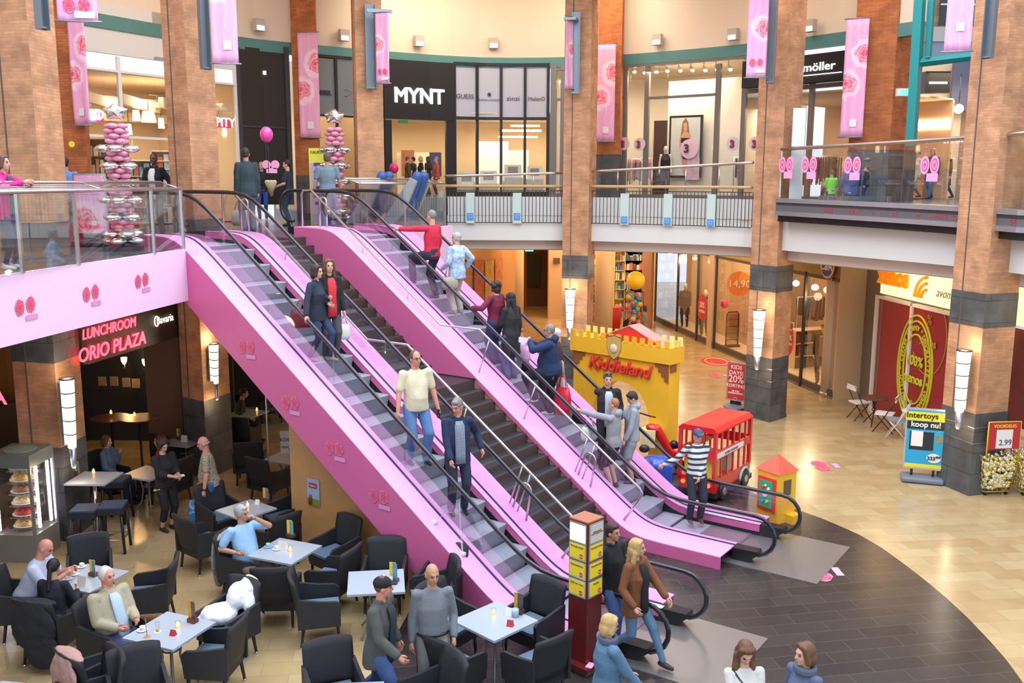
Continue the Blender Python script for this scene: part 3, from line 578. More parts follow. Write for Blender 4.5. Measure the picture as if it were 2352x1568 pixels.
def handrail_pts(t,s0=-12.85,s1=.80,h=.905,r=.40):
    P=[]; zt=7.12; zb=.955
    def zc(s): inc=C0-K*s+h; a=softmin(zt,inc,.14); return -softmin(-zb,-a,.14)
    # top return loop
    for k in range(9): a=PI*1.5-PI*k/8*1.0 if False else None
    c=s0+r
    for k in range(0,9): th=math.radians(255-165*k/8); P.append((c+r*math.cos(th),zt-r+r*math.sin(th)))
    P+= [(s,zc(s)) for s in frange(c+.2,s1-r,46)]
    c=s1-r
    for k in range(1,9): th=math.radians(90-165*k/8); P.append((c+r*math.cos(th),zb-r+r*math.sin(th)))
    P.append((c-.15,zb-2*r+.05)); P.insert(0,(s0+r+.1,zt-2*r+.02))
    return [(s,t,z) for s,z in P]
def make_escalator(idx,to,tg1,tg2,tf,label):
    """to: outer edge t of near side, tg1/tg2: glass planes, tf: far edge"""
    t=thing('escalator',label,'escalator',group=None)
    ti1=tg1+.15; ti2=tg2-.15
    SL=frange(-11.55,-.0,70)
    SL=sorted(SL+[-6.995,-5.865,-5.80,-7.3])
    gap=1.15
    # near side: pink top deck and vertical side panel
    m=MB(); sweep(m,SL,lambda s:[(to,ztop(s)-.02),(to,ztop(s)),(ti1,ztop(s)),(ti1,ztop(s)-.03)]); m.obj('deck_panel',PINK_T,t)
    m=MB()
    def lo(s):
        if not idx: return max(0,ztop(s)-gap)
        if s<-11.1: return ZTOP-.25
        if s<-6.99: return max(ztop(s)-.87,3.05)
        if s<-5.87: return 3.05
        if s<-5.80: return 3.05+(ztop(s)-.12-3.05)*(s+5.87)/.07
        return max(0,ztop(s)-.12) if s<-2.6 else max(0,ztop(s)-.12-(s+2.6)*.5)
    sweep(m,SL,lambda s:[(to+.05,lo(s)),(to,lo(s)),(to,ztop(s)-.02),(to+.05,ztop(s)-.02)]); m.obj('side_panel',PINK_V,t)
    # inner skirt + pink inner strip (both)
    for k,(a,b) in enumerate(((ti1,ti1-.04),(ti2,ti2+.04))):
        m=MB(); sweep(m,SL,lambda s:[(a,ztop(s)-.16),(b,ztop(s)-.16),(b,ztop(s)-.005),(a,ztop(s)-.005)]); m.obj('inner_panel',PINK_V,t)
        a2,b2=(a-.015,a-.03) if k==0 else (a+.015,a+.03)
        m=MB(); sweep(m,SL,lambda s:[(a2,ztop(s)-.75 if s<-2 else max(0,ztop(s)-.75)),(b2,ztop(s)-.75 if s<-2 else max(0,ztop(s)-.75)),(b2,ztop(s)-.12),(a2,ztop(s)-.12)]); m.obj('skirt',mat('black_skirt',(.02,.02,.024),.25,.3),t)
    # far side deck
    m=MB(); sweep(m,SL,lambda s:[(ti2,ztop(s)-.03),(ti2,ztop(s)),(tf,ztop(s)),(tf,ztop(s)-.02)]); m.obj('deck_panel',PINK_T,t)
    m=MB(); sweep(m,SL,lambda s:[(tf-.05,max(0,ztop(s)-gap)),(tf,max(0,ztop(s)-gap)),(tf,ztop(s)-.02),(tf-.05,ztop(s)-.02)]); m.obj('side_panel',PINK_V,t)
    # underside
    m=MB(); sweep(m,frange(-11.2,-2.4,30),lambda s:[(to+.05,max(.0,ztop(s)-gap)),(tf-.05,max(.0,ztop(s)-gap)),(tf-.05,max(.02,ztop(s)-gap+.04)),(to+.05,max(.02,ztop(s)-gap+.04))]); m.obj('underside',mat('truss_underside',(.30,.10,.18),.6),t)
    for tg in (tg1,tg2):
        hp=handrail_pts(tg); 
        m=MB(); m.tube([W(s,q,z) for s,q,z in hp],.034,8,flat=1.3); hr=m.obj('handrail',RUBBER,t)
        # newel pedestals
        m=MB(); m.extr([(0,.0),(.30,.02),(.52,.20),(.50,.27),(0,.26)],W(0,tg-.13),EU,(0,0,1),EN*.26); m.obj('newel_base',BLACK,t)
        m=MB(); m.extr([(-11.55,ZTOP-.2),(-12.45,ZTOP-.22),(-12.45,ZTOP-.05),(-11.55,ZTOP+.01)],W(0,tg-.13),EU,(0,0,1),EN*.26); m.obj('newel_base',BLACK,t)
        # glass: panels between deck and handrail, split by joints
        hs=[(s,z) for s,q,z in hp]; 
        def hz(s):
            best=None
            for (s0,z0),(s1,z1) in zip(hs[8:-9],hs[9:-8]):
                if s0<=s<=s1: return z0+(z1-z0)*(s-s0)/max(s1-s0,1e-6)
            return (7.12 if s<-8 else .955)
        cuts=[-12.45,-11.2,-9.75,-8.0,-6.25,-4.5,-2.75,-1.25,.42]
        for a,b in zip(cuts[:-1],cuts[1:]):
            sl=frange(a+.008,b-.008,8); m=MB()
            lean=.35 if False else 0
            top=[(s,hz(s)-.03) for s in sl]; bot=[(s,ztop(max(s,-11.5))-.05) for s in sl][::-1]
            if a<-12: top=[(s,z) for s,z in hs[1:9] if s<=b][:9]+[q for q in top if q[0]>hs[8][0]]; 
            if b>0: top=[q for q in top if q[0]<hs[-9][0]]+[(s,z) for s,z in hs[-9:-1]]
            m.extr(top+bot,W(0,tg-.006),EU,(0,0,1),EN*.012); m.obj('glass_panel',GLASSL,t)
        m=MB(); sweep(m,SL,lambda s:[(tg-.022,ztop(s)-.01),(tg+.022,ztop(s)-.01),(tg+.022,ztop(s)+.012),(tg-.022,ztop(s)+.012)]); m.obj('glass_seal',mat('dark_blue_seal',(.015,.02,.06),.4),t)
    # steps
    tl,tr=ti1+.01,ti2-.01; r=.285; dzs=-.235
    k0=0; s=-11.15; n=0; pitch_s=.40; 
    z_at=lambda s_: None
    st=[]
    sm=frange(-10.95,-1.25,1)
    s=-11.1; 
    NS=24; s0=-10.85; s1=-1.35
    for k in range(34):
        sa=s0-.40+ (s1-s0+.8)*k/33; 
    # surface line of noses: pink top minus .24 ; horizontal pitch of 0.40 m
    ks=[-11.3+.48*i for i in range(0,23)]
    for sa in ks:
        # step occupies sa..sa+.4, level at line height of its back edge
        zc=ztop(sa+.19,.10)+dzs; zn=ztop(sa+.48+.19,.10)+dzs; h=max(zc-zn,0)+.02
        m=MB(); prof=[(sa-.0,zc),(sa+.465,zc),(sa+.48,zc-.015)]+[(sa+.48-.06*math.sin(PI*.5*q/4),zc-.015-h*q/4) for q in range(1,5)]+[(sa,zc-.015-h)]
        m.extr([(a-sa,b) for a,b in prof],W(sa,tl),EU,(0,0,1),EN*(tr-tl)); 
        for kk in range(0): pass
        m.obj('step',STEPG,t)
    # comb plates and landing plates
    m=MB(); m.box(W(.75,(tl+tr)/2,.012),(2.0,tr-tl+1.0,.02),_a); m.box(W(-.6,(tl+tr)/2,.03),(.9,tr-tl,.03),_a); m.obj('floor_plate',mat('landing_plate_metal',(.35,.34,.33),.3,.7),t)
    m=MB(); m.box(W(-11.9,(tl+tr)/2,DZ+.012),(1.2,tr-tl+.3,.02),_a); m.obj('landing_plate',mat('landing_plate_metal'),t)
    base(t,W(0,(tg1+tg2)/2,0)); return t
STEPG=mat('grooved_step_metal')
nd,lk,b=nodes(STEPG); tc=nd.new('ShaderNodeTexCoord'); wv=nd.new('ShaderNodeTexWave'); wv.bands_direction='X'; wv.inputs['Scale'].default_value=18; mp=nd.new('ShaderNodeMapping'); mp.inputs['Rotation'].default_value[2]=math.radians(34.75+90)
lk.new(tc.outputs['Object'],mp.inputs['Vector']); lk.new(mp.outputs['Vector'],wv.inputs['Vector']); bp=nd.new('ShaderNodeBump'); bp.inputs['Strength'].default_value=.5; bp.inputs['Distance'].default_value=.01; lk.new(wv.outputs['Fac'],bp.inputs['Height']); lk.new(bp.outputs['Normal'],b.inputs['Normal'])
e1=make_escalator(0,-4.5,-4.04,-2.60,-2.11,'pink escalator going down, nearest to the cafe tables')
e2=make_escalator(1,-.08,.67,2.19,2.66,'pink escalator going up, beside the play castle and red bus')
# widened floor mats shown in the photo
m=MB(); 
# ------------------------------------------------------------------ stairs between the escalators
t=thing('staircase','dark stone staircase between the two pink escalators','stairs'); STT=mat('dark_stair_tread',(.035,.035,.04),.3); STR=mat('step_lit_stair_riser',(.07,.05,.042),.4); NOSE=mat('stair_nosing_metal',(.35,.34,.33),.3,.8)  # riser brown holds the warm glow of step lights in its colour
tl,tr=-2.06,-.04
def flight(sA,zA,n,tread,rise):
    for k in range(n):
        s=sA+k*tread; z=zA-(k+1)*rise
        m=MB(); m.box(W(s+tread/2,(tl+tr)/2,z-.02),(tread+.02,tr-tl,.04),_a); m.box(W(s+.01,(tl+tr)/2,z+rise/2),(.02,tr-tl,rise),_a,1)
        for q in (.03,.06): m.box(W(s+tread-q,(tl+tr)/2,z+.003),(.012,tr-tl,.008),_a,2)
        m.obj('stair_step',[STT,STR,NOSE],t)
flight(-11.15,DZ,15,.286,.199)
m=MB(); m.box(W(-6.42,(tl+tr)/2,3.0),(.98,tr-tl,.05),_a); m.obj('landing',STT,t)
flight(-5.95,3.02,15,.286,.2013)
sd=mat('stair_side_plaster',(.42,.27,.17),.6)
for tt in (-2.09,-.02):
    m=MB(); sweep(m,frange(-11.2,-1.4,40),lambda s:[(tt-.015,max(0,ztop(s)-1.5)),(tt+.015,max(0,ztop(s)-1.5)),(tt+.015,ztop(s)-.06),(tt-.015,ztop(s)-.06)]); m.obj('side_wall',sd,t)
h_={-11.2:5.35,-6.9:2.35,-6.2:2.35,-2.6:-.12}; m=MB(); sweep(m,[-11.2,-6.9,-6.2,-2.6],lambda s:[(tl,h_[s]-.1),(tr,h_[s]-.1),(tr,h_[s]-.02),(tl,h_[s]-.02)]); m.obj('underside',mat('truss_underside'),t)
for tt in (.15,-2.28):
    m=MB(); pts=[(-11.48,6.22),(-11.48,7.05),(-11.42,7.13),(-11.13,7.14),(-7.04,4.12),(-5.93,4.12),(-1.86,1.22),(-1.80,1.12),(-1.90,.93),(-2.22,.46)]
    m.tube([W(s,tt,z) for s,z in pts],.026,8); m.obj('steel_handrail',STEEL,t)
    for s,ln in ((-9.4,0),(-8.0,0)):
        z=7.14-(s+11.13)*.7384; m=MB(); m.tube([W(s,tt,z-.02),W(s-.04,tt,z-.17),W(s-.04,tt+.0,ztop(s))],.012,6); m.obj('rail_bracket',STEEL,t)
    for s in (-5.95,-4.72,-3.40,-3.22):
        z=4.12-(s+.35+5.93)*.70; zb=ztop(s); q=max(s+.30,-5.9) ; m=MB(); m.tube([W(q,tt,4.12-(q+5.93)*.711),W(s,tt,zb)],.017,6); m.obj('rail_post',STEEL,t)
    m=MB(); 
    pts=[W(-3.32+.0,tt,ztop(-3.32))]+[W(-3.05+.14*math.cos(a),tt,1.62+.14*math.sin(a)) for a in frange(PI,0,8)]+[W(-3.02,tt,ztop(-3.02))]
    m.tube(pts,.022,8); m.obj('round_end_post',STEEL,t)
    m=MB(); m.tube([W(-10.9,tt+.05,ZTOP)]+[W(-10.9+.12+.12*math.cos(a),tt+.05,6.85+.12*math.sin(a)) for a in frange(PI,0,8)]+[W(-10.66,tt+.05,ZTOP)],.022,8); m.obj('round_end_post',STEEL,t)
base(t,W(-1.5,(tl+tr)/2,0))
# clear plastic stop on the near escalator
t=thing('plastic_stop','clear plastic bracket clipped on the near escalator, beside the lowest steps','bracket'); m=MB()
p0=W(-3.62,-4.28,ztop(-3.62)+.02); m.tube([p0,W(-3.62+.35,-4.02,ztop(-3.4)+.55),W(-3.62+.62,-4.28,ztop(-3.0)+.04)],.022,6); m.obj('clear_arm',glass('clear_plastic',(.93,.93,.97),.5,.1),t); 
for s in (-3.62,-3.0): m=MB(); m.box(W(s,-4.28,ztop(s)+.02),(.10,.08,.05),_a); m.obj('foot_clip',WHITE,t)
base(t,p0)
# rose stickers on pink faces
def rose_disc(c,ax,up,r,parent,idx=0,nrm=None):
    m=MB(); ax=Vector(ax).normalized(); up=Vector(up).normalized(); n=ax.cross(up).normalized()
    mats=[mat('rose_rim',(.78,.24,.40),.5),mat('rose_outer',(.62,.05,.13),.5),mat('rose_petal',(.76,.17,.28),.5),mat('rose_heart',(.62,.02,.09),.5)]
    rn=random.Random(idx)
    for k,(rr,mi) in enumerate(((1,0),(.86,1),(.74,2),(.58,1),(.46,2),(.32,3),(.2,2),(.11,3))):
        pts=[]; ph=rn.uniform(0,6)
        for j in range(22):
            a=2*PI*j/22; q=r*rr*(1+.06*math.sin(5*a+ph)+.03*math.sin(9*a+ph*2)); pts.append(Vector(c)+n*(.002+.0012*k)+ax*(q*math.cos(a)*.92)+up*(q*math.sin(a)*1.12))
        m.add(pts,[tuple(range(22))],mi)
    o=m.obj('rose_print',mats,parent); return o
def rose_pair(c,ax,up,r,label,cat='sticker',grp='rose stickers on the pink panels',idx=0,tl=.05,flatmat=None):
    t=thing('rose_sticker',label,cat,group=grp); ax=Vector(ax).normalized(); up=Vector(up).normalized(); c=Vector(c)
    rose_disc(c-ax*r*1.1,ax,up,r,t,idx); rose_disc(c+ax*r*1.1+up*r*.15,ax,up,r,t,idx+1)
    n=ax.cross(up); m=MB(); o=c+ax*r*1.15-up*r*1.55+n*.003
    m.add([o-ax*r*1.2-up*r*.35,o+ax*r*1.2-up*r*.35,o+ax*r*1.2+up*r*.35,o-ax*r*1.2+up*r*.35],[(0,1,2,3)]); m.obj('text_label',mat('mauve_label',(.70,.30,.55),.5),t); base(t,c); return t
SLD=(EU-Vector((0,0,K))).normalized(); 
for k,(x,y,w) in enumerate([(566,797,'topmost on the sloping side'),(667,925,'second from the top on the sloping side'),(769,1030,'third from the top on the sloping side'),(871,1140,'lowest on the sloping side')]):
    P=onseg(x,y,W(-10,-4.5),W(0,-4.5)); rose_pair(P-EN*.012,EU,(0,0,1),.115,'red rose pair on the near escalator, '+w,idx=k*3)
for k,(x,y,w) in enumerate([(57,704,'leftmost on the pale pink fascia'),(208,674,'middle of the pale pink fascia'),(325,645,'rightmost on the pale pink fascia, near the corner post')]):
    for A,B in zip(FL[:-1],FL[1:]):
        P=onseg(x,y,A,B)
        if min(A[1],B[1])-.01<=P.y<=max(A[1],B[1])+.01: 
            d=Vector((B[0]-A[0],B[1]-A[1],0)).normalized(); nn=Vector((d.y,-d.x,0)); rose_pair(P+nn*.01,d,(0,0,1),.115,'red rose pair printed '+w,idx=20+k); break
# ------------------------------------------------------------------ balustrades on the landing
def baluster(PL,z0,zr,label,posts,inner=.45,shelf=None,glassm=GLASS,joints=2):
    t=thing('balustrade',label,'balustrade'); L=[Vector((p[0],p[1],0)) for p in PL]
    m=MB(); m.tube([p+Vector((0,0,zr)) for p in L],.033,8); m.obj('top_rail',STEEL,t)
    if shelf:
        q=offs(PL,-shelf) if shelf>0 else offs(PL,-shelf)
        q=[Vector((a,b,0)) for a,b in q]
        m=MB(); m.tube([p+Vector((0,0,zr+.13)) for p in q],.028,8); m.obj('inner_rail',STEEL,t)
        for f in (.3,.5,.7):
            m=MB(); m.tube([a.lerp(b,f)+Vector((0,0,zr+.13*f)) for a,b in zip(L,q)],.009,6); m.obj('slat',STEEL,t)
        for a,b in zip(L,q): m=MB(); m.tube([a+Vector((0,0,zr)),b+Vector((0,0,zr+.13))],.014,6); m.obj('rail_arm',STEEL,t)
    for p in posts:
        m=MB(); m.box((p[0],p[1],(z0+zr)/2),(.05,.05,zr-z0),math.atan2(L[-1].y-L[0].y,L[-1].x-L[0].x)); m.obj('post',STEEL,t)
    for a,b in zip(L[:-1],L[1:]):
        for k in range(joints):
            A=a.lerp(b,(k+.01)/joints); B=a.lerp(b,(k+.99)/joints); m=MB(); m.wall(A,B,z0,zr-.05,.014); m.obj('glass_panel',glassm,t)
    base(t,(L[0].x,L[0].y,z0)); return t
def lerp2(A,B,f): return (A[0]+(B[0]-A[0])*f,A[1]+(B[1]-A[1])*f)
baluster([(p[0]-.04,p[1]) for p in FL[1:]]if False else [(-7.54,13.7-1.5),(-7.09,16.6),(cor.x-.04,cor.y)],DZ,7.21,'glass balustrade with leaning steel rails above the pale pink fascia, left',[(cor.x-.03,cor.y-.02),lerp2(FL[2],(cor.x,cor.y),.55),lerp2(FL[1],FL[2],.68),lerp2(FL[1],FL[2],.2)],shelf=.42,joints=2)
RB0=W(-11.95,2.75); RB1=W(-12.0,6.5); RB2=(-2.1,30.6)
baluster([(RB0.x,RB0.y),(RB1.x,RB1.y)],DZ,7.3,'glass balustrade with leaning steel rails on the far side of the escalator landing',[(RB0.x,RB0.y),lerp2(RB0,RB1,.5),(RB1.x,RB1.y)],shelf=.6,joints=3)
# ------------------------------------------------------------------ ring gallery railings
def ringrail(x0,x1,n,label,zt0,zt1,sx0,sx1):
    t=thing('gallery_railing',label,'railing'); q=sub(FAS,x0,x1,n); q=offs(q,.10)
    m=MB(); m.tube([(p[0],p[1],zt0+(zt1-zt0)*k/n) for k,p in enumerate(q)],.045,8); m.obj('top_rail',STEEL,t)
    m=MB(); m.tube([(p[0],p[1],7.20) for p in q],.05,8); m.obj('wooden_rail',mat('golden_wood_rail',(.60,.38,.18),.35),t)
    for z in (7.05,5.95): m=MB(); m.tube([(p[0],p[1],z) for p in q],.016,5); m.obj('lower_rail' if z<6.5 else 'upper_rail',DKGREY,t)
    gaps=[]
    m=MB(); nb=int((x1-x0)/8.4)
    cnt=0
    for k in range(nb+1):
        x=x0+2+(x1-x0-4)*k/nb
        if any(abs(x-g)<9 for g in sx1): continue
        X,Y=onpoly(x,offs(FAS,.10)); 
        b=MB(); b.tube([(X,Y,5.95),(X,Y,7.05)],.013,5); b.obj('bar',DKGREY,t); cnt+=1
    for k in range(1,n):
        p=q[k]; 
        if k%2==0: b=MB(); b.tube([(p[0],p[1],7.05),(p[0],p[1],zt0+(zt1-zt0)*k/n)],.022,6); b.obj('post',STEEL,t)
    g=MB()
    for k in range(0,n,2):
        g=MB(); a=q[k]; c=q[min(k+2,n)]; mid=q[k+1]; za,zc=[zt0+(zt1-zt0)*j/n-.06 for j in (k,min(k+2,n))]
        band(g,[a,mid,c],7.22,[za,(za+zc)/2,zc],.012); g.obj('glass_panel',GLASS,t)
    base(t,(q[0][0],q[0][1],RZ)); return t
ringrail(1022,1292,8,'curved gallery railing with black bars, left of the middle brick pillar',7.53,7.66,None,[1080,1188])
ringrail(1343,1733,10,'curved gallery railing with black bars, between the middle pillar and the bin pillar',7.70,7.97,None,[1436,1536,1636])
# mint panels with blue signs
for k,(x,y,w) in enumerate([(977,503,'behind the landing glass'),(1080,497,'second left of the middle pillar'),(1188,497,'just left of the middle pillar'),(1436,505,'first right of the middle pillar'),(1536,508,'second right of the middle pillar'),(1636,512,'nearest to the litter bin pillar')]):
    P=offs(FAS,.13) if x>1000 else [(-3.2,32.7),(-2.0,32.75)]; X,Y=onpoly(x,P); p=gy(x,y,Y); A=onpoly(x-6,P); B=onpoly(x+6,P); an=math.atan2(B[1]-A[1],B[0]-A[0])
    t=thing('blue_sign','small blue square sign on the gallery railing, '+w,'sign'); z=p.z
    if x>1000: m=MB(); m.box((X,Y,6.45),(.30,.012,1.05),an); m.obj('mint_panel',mat('mint_panel',(.55,.70,.66),.4),t)
    m=MB(); n=Vector((math.sin(an),-math.cos(an),0)); c=Vector((X,Y,z))+n*.02; m.box(c,(.22,.02,.24),an); m.obj('blue_plate',mat('sign_blue',(.08,.30,.72),.4),t)
    m=MB(); dx=Vector((math.cos(an),math.sin(an),0)); c2=c+n*.012; rn=random.Random(k)
    m.tube([c2+dx*a+Vector((0,0,b)) for a,b in ((-.07,.06),(-.02,.08),(.02,.05),(.07,.07),(.04,.0),(.07,-.06),(0,-.03),(-.06,-.07),(-.03,0),(-.07,.06))],.008,5); m.obj('pictogram',mat('sign_pale_blue',(.55,.75,.95),.4),t); base(t,(X,Y,z))
# ------------------------------------------------------------------ right balustrade with LED band
NR=14; RQ=sub(offs(FAS,.38),1792,2352,NR-2)+[(13.2,18.6),(13.6,16.5)]; RQ=[RQ[0]]+RQ[1:]
t=thing('curved_glass_balustrade','curved glass balustrade with steel rail on the right balcony','balustrade')
zr=[8.33+.13*min(k/12,1) for k in range(len(RQ))]; ze=[6.93-.12*min(k/12,1) for k in range(len(RQ))]
m=MB(); m.tube([(p[0],p[1],z) for p,z in zip(RQ,zr)],.055,10); m.obj('top_rail',STEEL,t)
for k in range(0,len(RQ)-1):
    m=MB(); a,b=RQ[k],RQ[k+1]; band(m,[a,lerp2(a,b,.985)],[ze[k]-.05]*2,[zr[k]-.05,zr[k+1]-.05],.014); m.obj('glass_panel',GLASS,t)
m=MB(); m.box((RQ[0][0],RQ[0][1],(zr[0]+ze[0])/2),(.05,.05,zr[0]-ze[0])); m.obj('end_post',STEEL,t)
base(t,(RQ[0][0],RQ[0][1],RZ))
t=thing('led_ticker','curved aluminium band with a red LED ticker under the right balustrade','display')
Q=offs(RQ,.12)
for nm,z0,z1,mm,o_ in (('upper_trim',6.78,6.90,ALU,.03),('led_screen',6.52,6.78,mat('led_screen_off',(.13,.12,.13),.4),0),('lower_trim',6.40,6.52,ALU,.03),('shadow_gap',6.22,6.40,BLACK,-.1)):
    m=MB(); q=offs(Q,o_); dz=[-.12*min(k/12,1)*.9 for k in range(len(q))]; band(m,q,[z0+d for d in dz],[z1+d for d in dz],.3); m.obj(nm,mm,t)
RL=mat('dim_red_led',(.28,.05,.06),.5,emit=.22,ecol=(1,.08,.10))
rx=[1905,1965,2010,2060,2115,2160,2215,2285,2335]; tw=['DEZE','KUNT','U','DE','M','LAATSTE','ZONDAG','VAN','DE']
for x,wd_ in zip(rx,tw):
    P=offs(Q,.012); X,Y=onpoly(x,P); A=onpoly(x-4,P); B=onpoly(x+4,P); k=(x-1792)/560*12
    text(wd_,.15,(X,Y,6.585-.108*min(k/12,1)),(B[0]-A[0],B[1]-A[1],0),RL,t,ext=.002)
base(t,(RQ[0][0],RQ[0][1],6.5))
m=MB(); poly=Q+offs(RQ,-.6)[::-1]
for i in range(len(RQ)-1):
    dz=[-.12*min(k/12,1) for k in (i,i+1)]; a,b,c,d=Q[i],Q[i+1],offs(RQ,-.6)[i+1],offs(RQ,-.6)[i]; m.prism([a,b,c,d],[6.7+dz[0],6.7+dz[1],RZ-.1,RZ-.1],[6.9+dz[0],6.9+dz[1],RZ+.01,RZ+.01])
struct(m.obj('floor',DECKF))
for k,(x,y,s) in enumerate([(1859,378,.10),(1806,378,.03),(1958,379,.14),(2136,379,.20)]):
    P=offs(RQ,.02); X,Y=onpoly(x,P); p=gy(x,y,Y); A=onpoly(x-6,P); B=onpoly(x+6,P); d=Vector((B[0]-A[0],B[1]-A[1],0)).normalized()
    tt=thing('rose_sticker','pink rose pair on the right glass balustrade, '+['left','leftmost, by the end post','below the rose banner','largest, in front of the walking women'][k],'sticker',group=None); n=Vector((d.y,-d.x,0))
    for q in (-1,1):
        m=MB(); 
        for j,(rr,mi) in enumerate(((1,0),(.7,1),(.5,0),(.28,1))):
            m.add([p+n*.01*1+n*.002*j+d*(q*.15+math.cos(a)*.14*rr)+Vector((0,0,math.sin(a)*.23*rr)) for a in [2*PI*i/20 for i in range(20)]],[tuple(range(20))],mi)
        m.obj('rose_print',[mat('sticker_pink2',(.90,.38,.62),.5),mat('rose_pink_dark',(.75,.10,.30),.5)],tt)
    m=MB(); m.box(p+n*.012+d*.1+Vector((0,0,-.30)),(.34,.008,.2),math.atan2(d.y,d.x)); m.obj('text_label',mat('sticker_label',(.88,.40,.68),.5),tt); base(tt,p)
# ------------------------------------------------------------------ lower level: soffit, rear walls, shops
SOF=mat('lower_ceiling',(.66,.50,.36),.7)
m=MB(); q=offs(FAS,-.5); m.prism([tuple(p) for p in q]+[(14.5,15),(24,15),(24,60),(-14,60),(-14,34),(-6,33.5)],4.96,5.02); struct(m.obj('ceiling',SOF))
OR=mat('warm_lobby_wall',(.52,.27,.10),.6); PALEC=mat('beige_column',(.62,.50,.36),.6)
def vwall(nm,pts,z0,z1,mm,th=.1): m=MB(); [m.wall(a,b,z0,z1,th) for a,b in zip(pts[:-1],pts[1:])]; return struct(m.obj(nm,mm))
R=lambda x,Y:((gy(x,414,Y).x),Y)
vwall('wall_rear_1',[(-5.5,31.5),(-4.2,34),R(1070,39.5)],0,5,OR)
vwall('wall_rear_2',[R(1070,39.5),R(1150,43),R(1182,46)],0,5,mat('poster_wall',(.55,.30,.12),.6))
vwall('wall_rear_3',[R(1150,52),R(1210,55.5)],0,5,OR); vwall('wall_rear_4',[R(1195,56),R(1275,56)],0,5,mat('dark_corridor',(.10,.045,.02),.7))
vwall('wall_rear_5',[R(1262,51),R(1300,51)],0,5,mat('pale_lobby_wall',(.60,.42,.26),.7)); vwall('wall_rear_6',[R(1262,51),R(1262,56)],0,5,mat('corridor_side',(.38,.16,.06),.6))
vwall('wall_rear_7',[R(1300,52),R(1360,52),R(1500,52)],0,5,IVORYW); vwall('wall_rear_8',[R(1482,49),R(1505,47.5)],0,5,mat('brown_brick_column',(.32,.15,.08),.7)); 
def tagobj(mb,nm,mm,label,cat,grp=None): o=mb.obj(nm,mm); return tag(o,label,cat,grp)
for x0,x1,y0,y1,c,l in [(1083,1105,600,760,(.50,.12,.03),'dark red poster panel behind the up escalator'),(1108,1128,600,760,(.55,.35,.06),'yellow floral poster panel behind the up escalator'),(1131,1148,595,740,(.60,.22,.08),'orange poster panel with a face, behind the up escalator')]:
    A=R(1070,39.5); B=R(1150,43); P=onseg(x0,y0,A,B); Q=onseg(x1,y0,A,B); z0=max(.9,onseg(x0,y1,A,B).z); d=Vector((Q.x-P.x,Q.y-P.y,0)).normalized(); n=Vector((d.y,-d.x,0))*.12
    m=MB(); m.wall((P.x+n.x,P.y+n.y),(Q.x+n.x,Q.y+n.y),z0,P.z,.04); tagobj(m,'poster',mat('poster_%d'%x0,c,.5,var=.8,vscale=2.5),l,'poster')
def paint(x0,x1,y0,y1,Y,mm,label,nm='poster',frame=None,cat='poster'):
    a=gy(x0,y0,Y); b=gy(x1,y1,Y); t=thing(nm,label,cat,((a.x+b.x)/2,Y,b.z)) ; m=MB(); m.box((0,0,(a.z-b.z)/2),(b.x-a.x,.05,a.z-b.z)); m.obj('frame' if frame else 'panel',frame or mm,t)
    if frame: m=MB(); m.box((0,-.03,(a.z-b.z)/2),(b.x-a.x-.14,.02,a.z-b.z-.14)); m.obj('picture',mm,t)
    return t
paint(1157,1179,590,653,51.2,mat('picture_mountain',(.55,.48,.42),.5,var=.7,vscale=1.5),'black framed mountain picture on the far orange wall','framed_picture',BLACK,'picture')
paint(1206,1241,586,658,55.8,mat('dark_opening',(.02,.015,.01),.6),'dark doorway at the end of the orange corridor','dark_doorway',None,'doorway')
t=paint(1206,1225,574,577,54,mat('green_exit_lit',(.1,.8,.4),.4,emit=2),'small green exit sign over the dark doorway','exit_sign',None,'sign')
paint(1271,1286,592,606,50.8,mat('brown_sign',(.10,.06,.04),.5,var=.5,vscale=20),'dark square notice on the pale lobby wall','notice',None,'notice')
# columns
def rcol(x,Y,r,z1,label,mm=PALEC,z0=0):
    t=thing('round_column',label,'column',(gy(x,414,Y).x,Y,z0)); m=MB(); m.lathe([(r,0),(r,z1-z0)],(0,0,0),24); m.obj('shaft',mm,t); m=MB(); m.lathe([(r*1.08,0),(r*1.08,.15)],(0,0,0),24); m.obj('foot_ring',STEEL,t); return t
rcol(1392,42.5,.42,4.96,'beige round column left of the ball rack, behind the play castle'); rcol(1190,46.5,.30,4.96,'beige round column left of the orange corridor')
colC=gz(1938,908); rcol(1938,colC.y,.36,4.96,'beige round column at the corner of the fashion shop, left of the grey wall')
# toy shop shelves
for k,x in enumerate((1362,1448,1472)):
    P=R(x,51.5 if k else 49.5); rack(P[0],P[1]-.3,0,0,1.6 if k else 1.1,4.7,9,['yellow edged shelf of boxed toys between the middle pillar and round column','yellow edged shelf of boxed toys right of the round column','yellow edged shelf of boxed toys beside the ball rack'][k],mat('yellow_shelf',(.80,.62,.20),.5),[GOODS[0],GOODS[4],GOODS[2],mat('goods_blue',(.08,.15,.4),.5),GOODS[3]],20+k)
P=R(1462,44); t=thing('ball_rack','tall wire rack full of coloured balls, under a big yellow ball','rack',(P[0],P[1],0)); m=MB()
for sx in (-.42,.42):
    for sy in (-.3,.3): m.tube([(sx,sy,0),(sx,sy,2.3)],.015,5)
for z in (.05,.8,1.5,2.3): m.tube([(-.42,-.3,z),(.42,-.3,z),(.42,.3,z),(-.42,.3,z)],.012,5,closed=True)
m.obj('wire_frame',BLACK,t)
BC=[mat('ball_%d'%i,c,.3) for i,c in enumerate([(.70,.08,.06),(.1,.45,.2),(.05,.25,.6),(.75,.45,.05),(.5,.12,.4),(.05,.5,.55)])]
rn=random.Random(4)
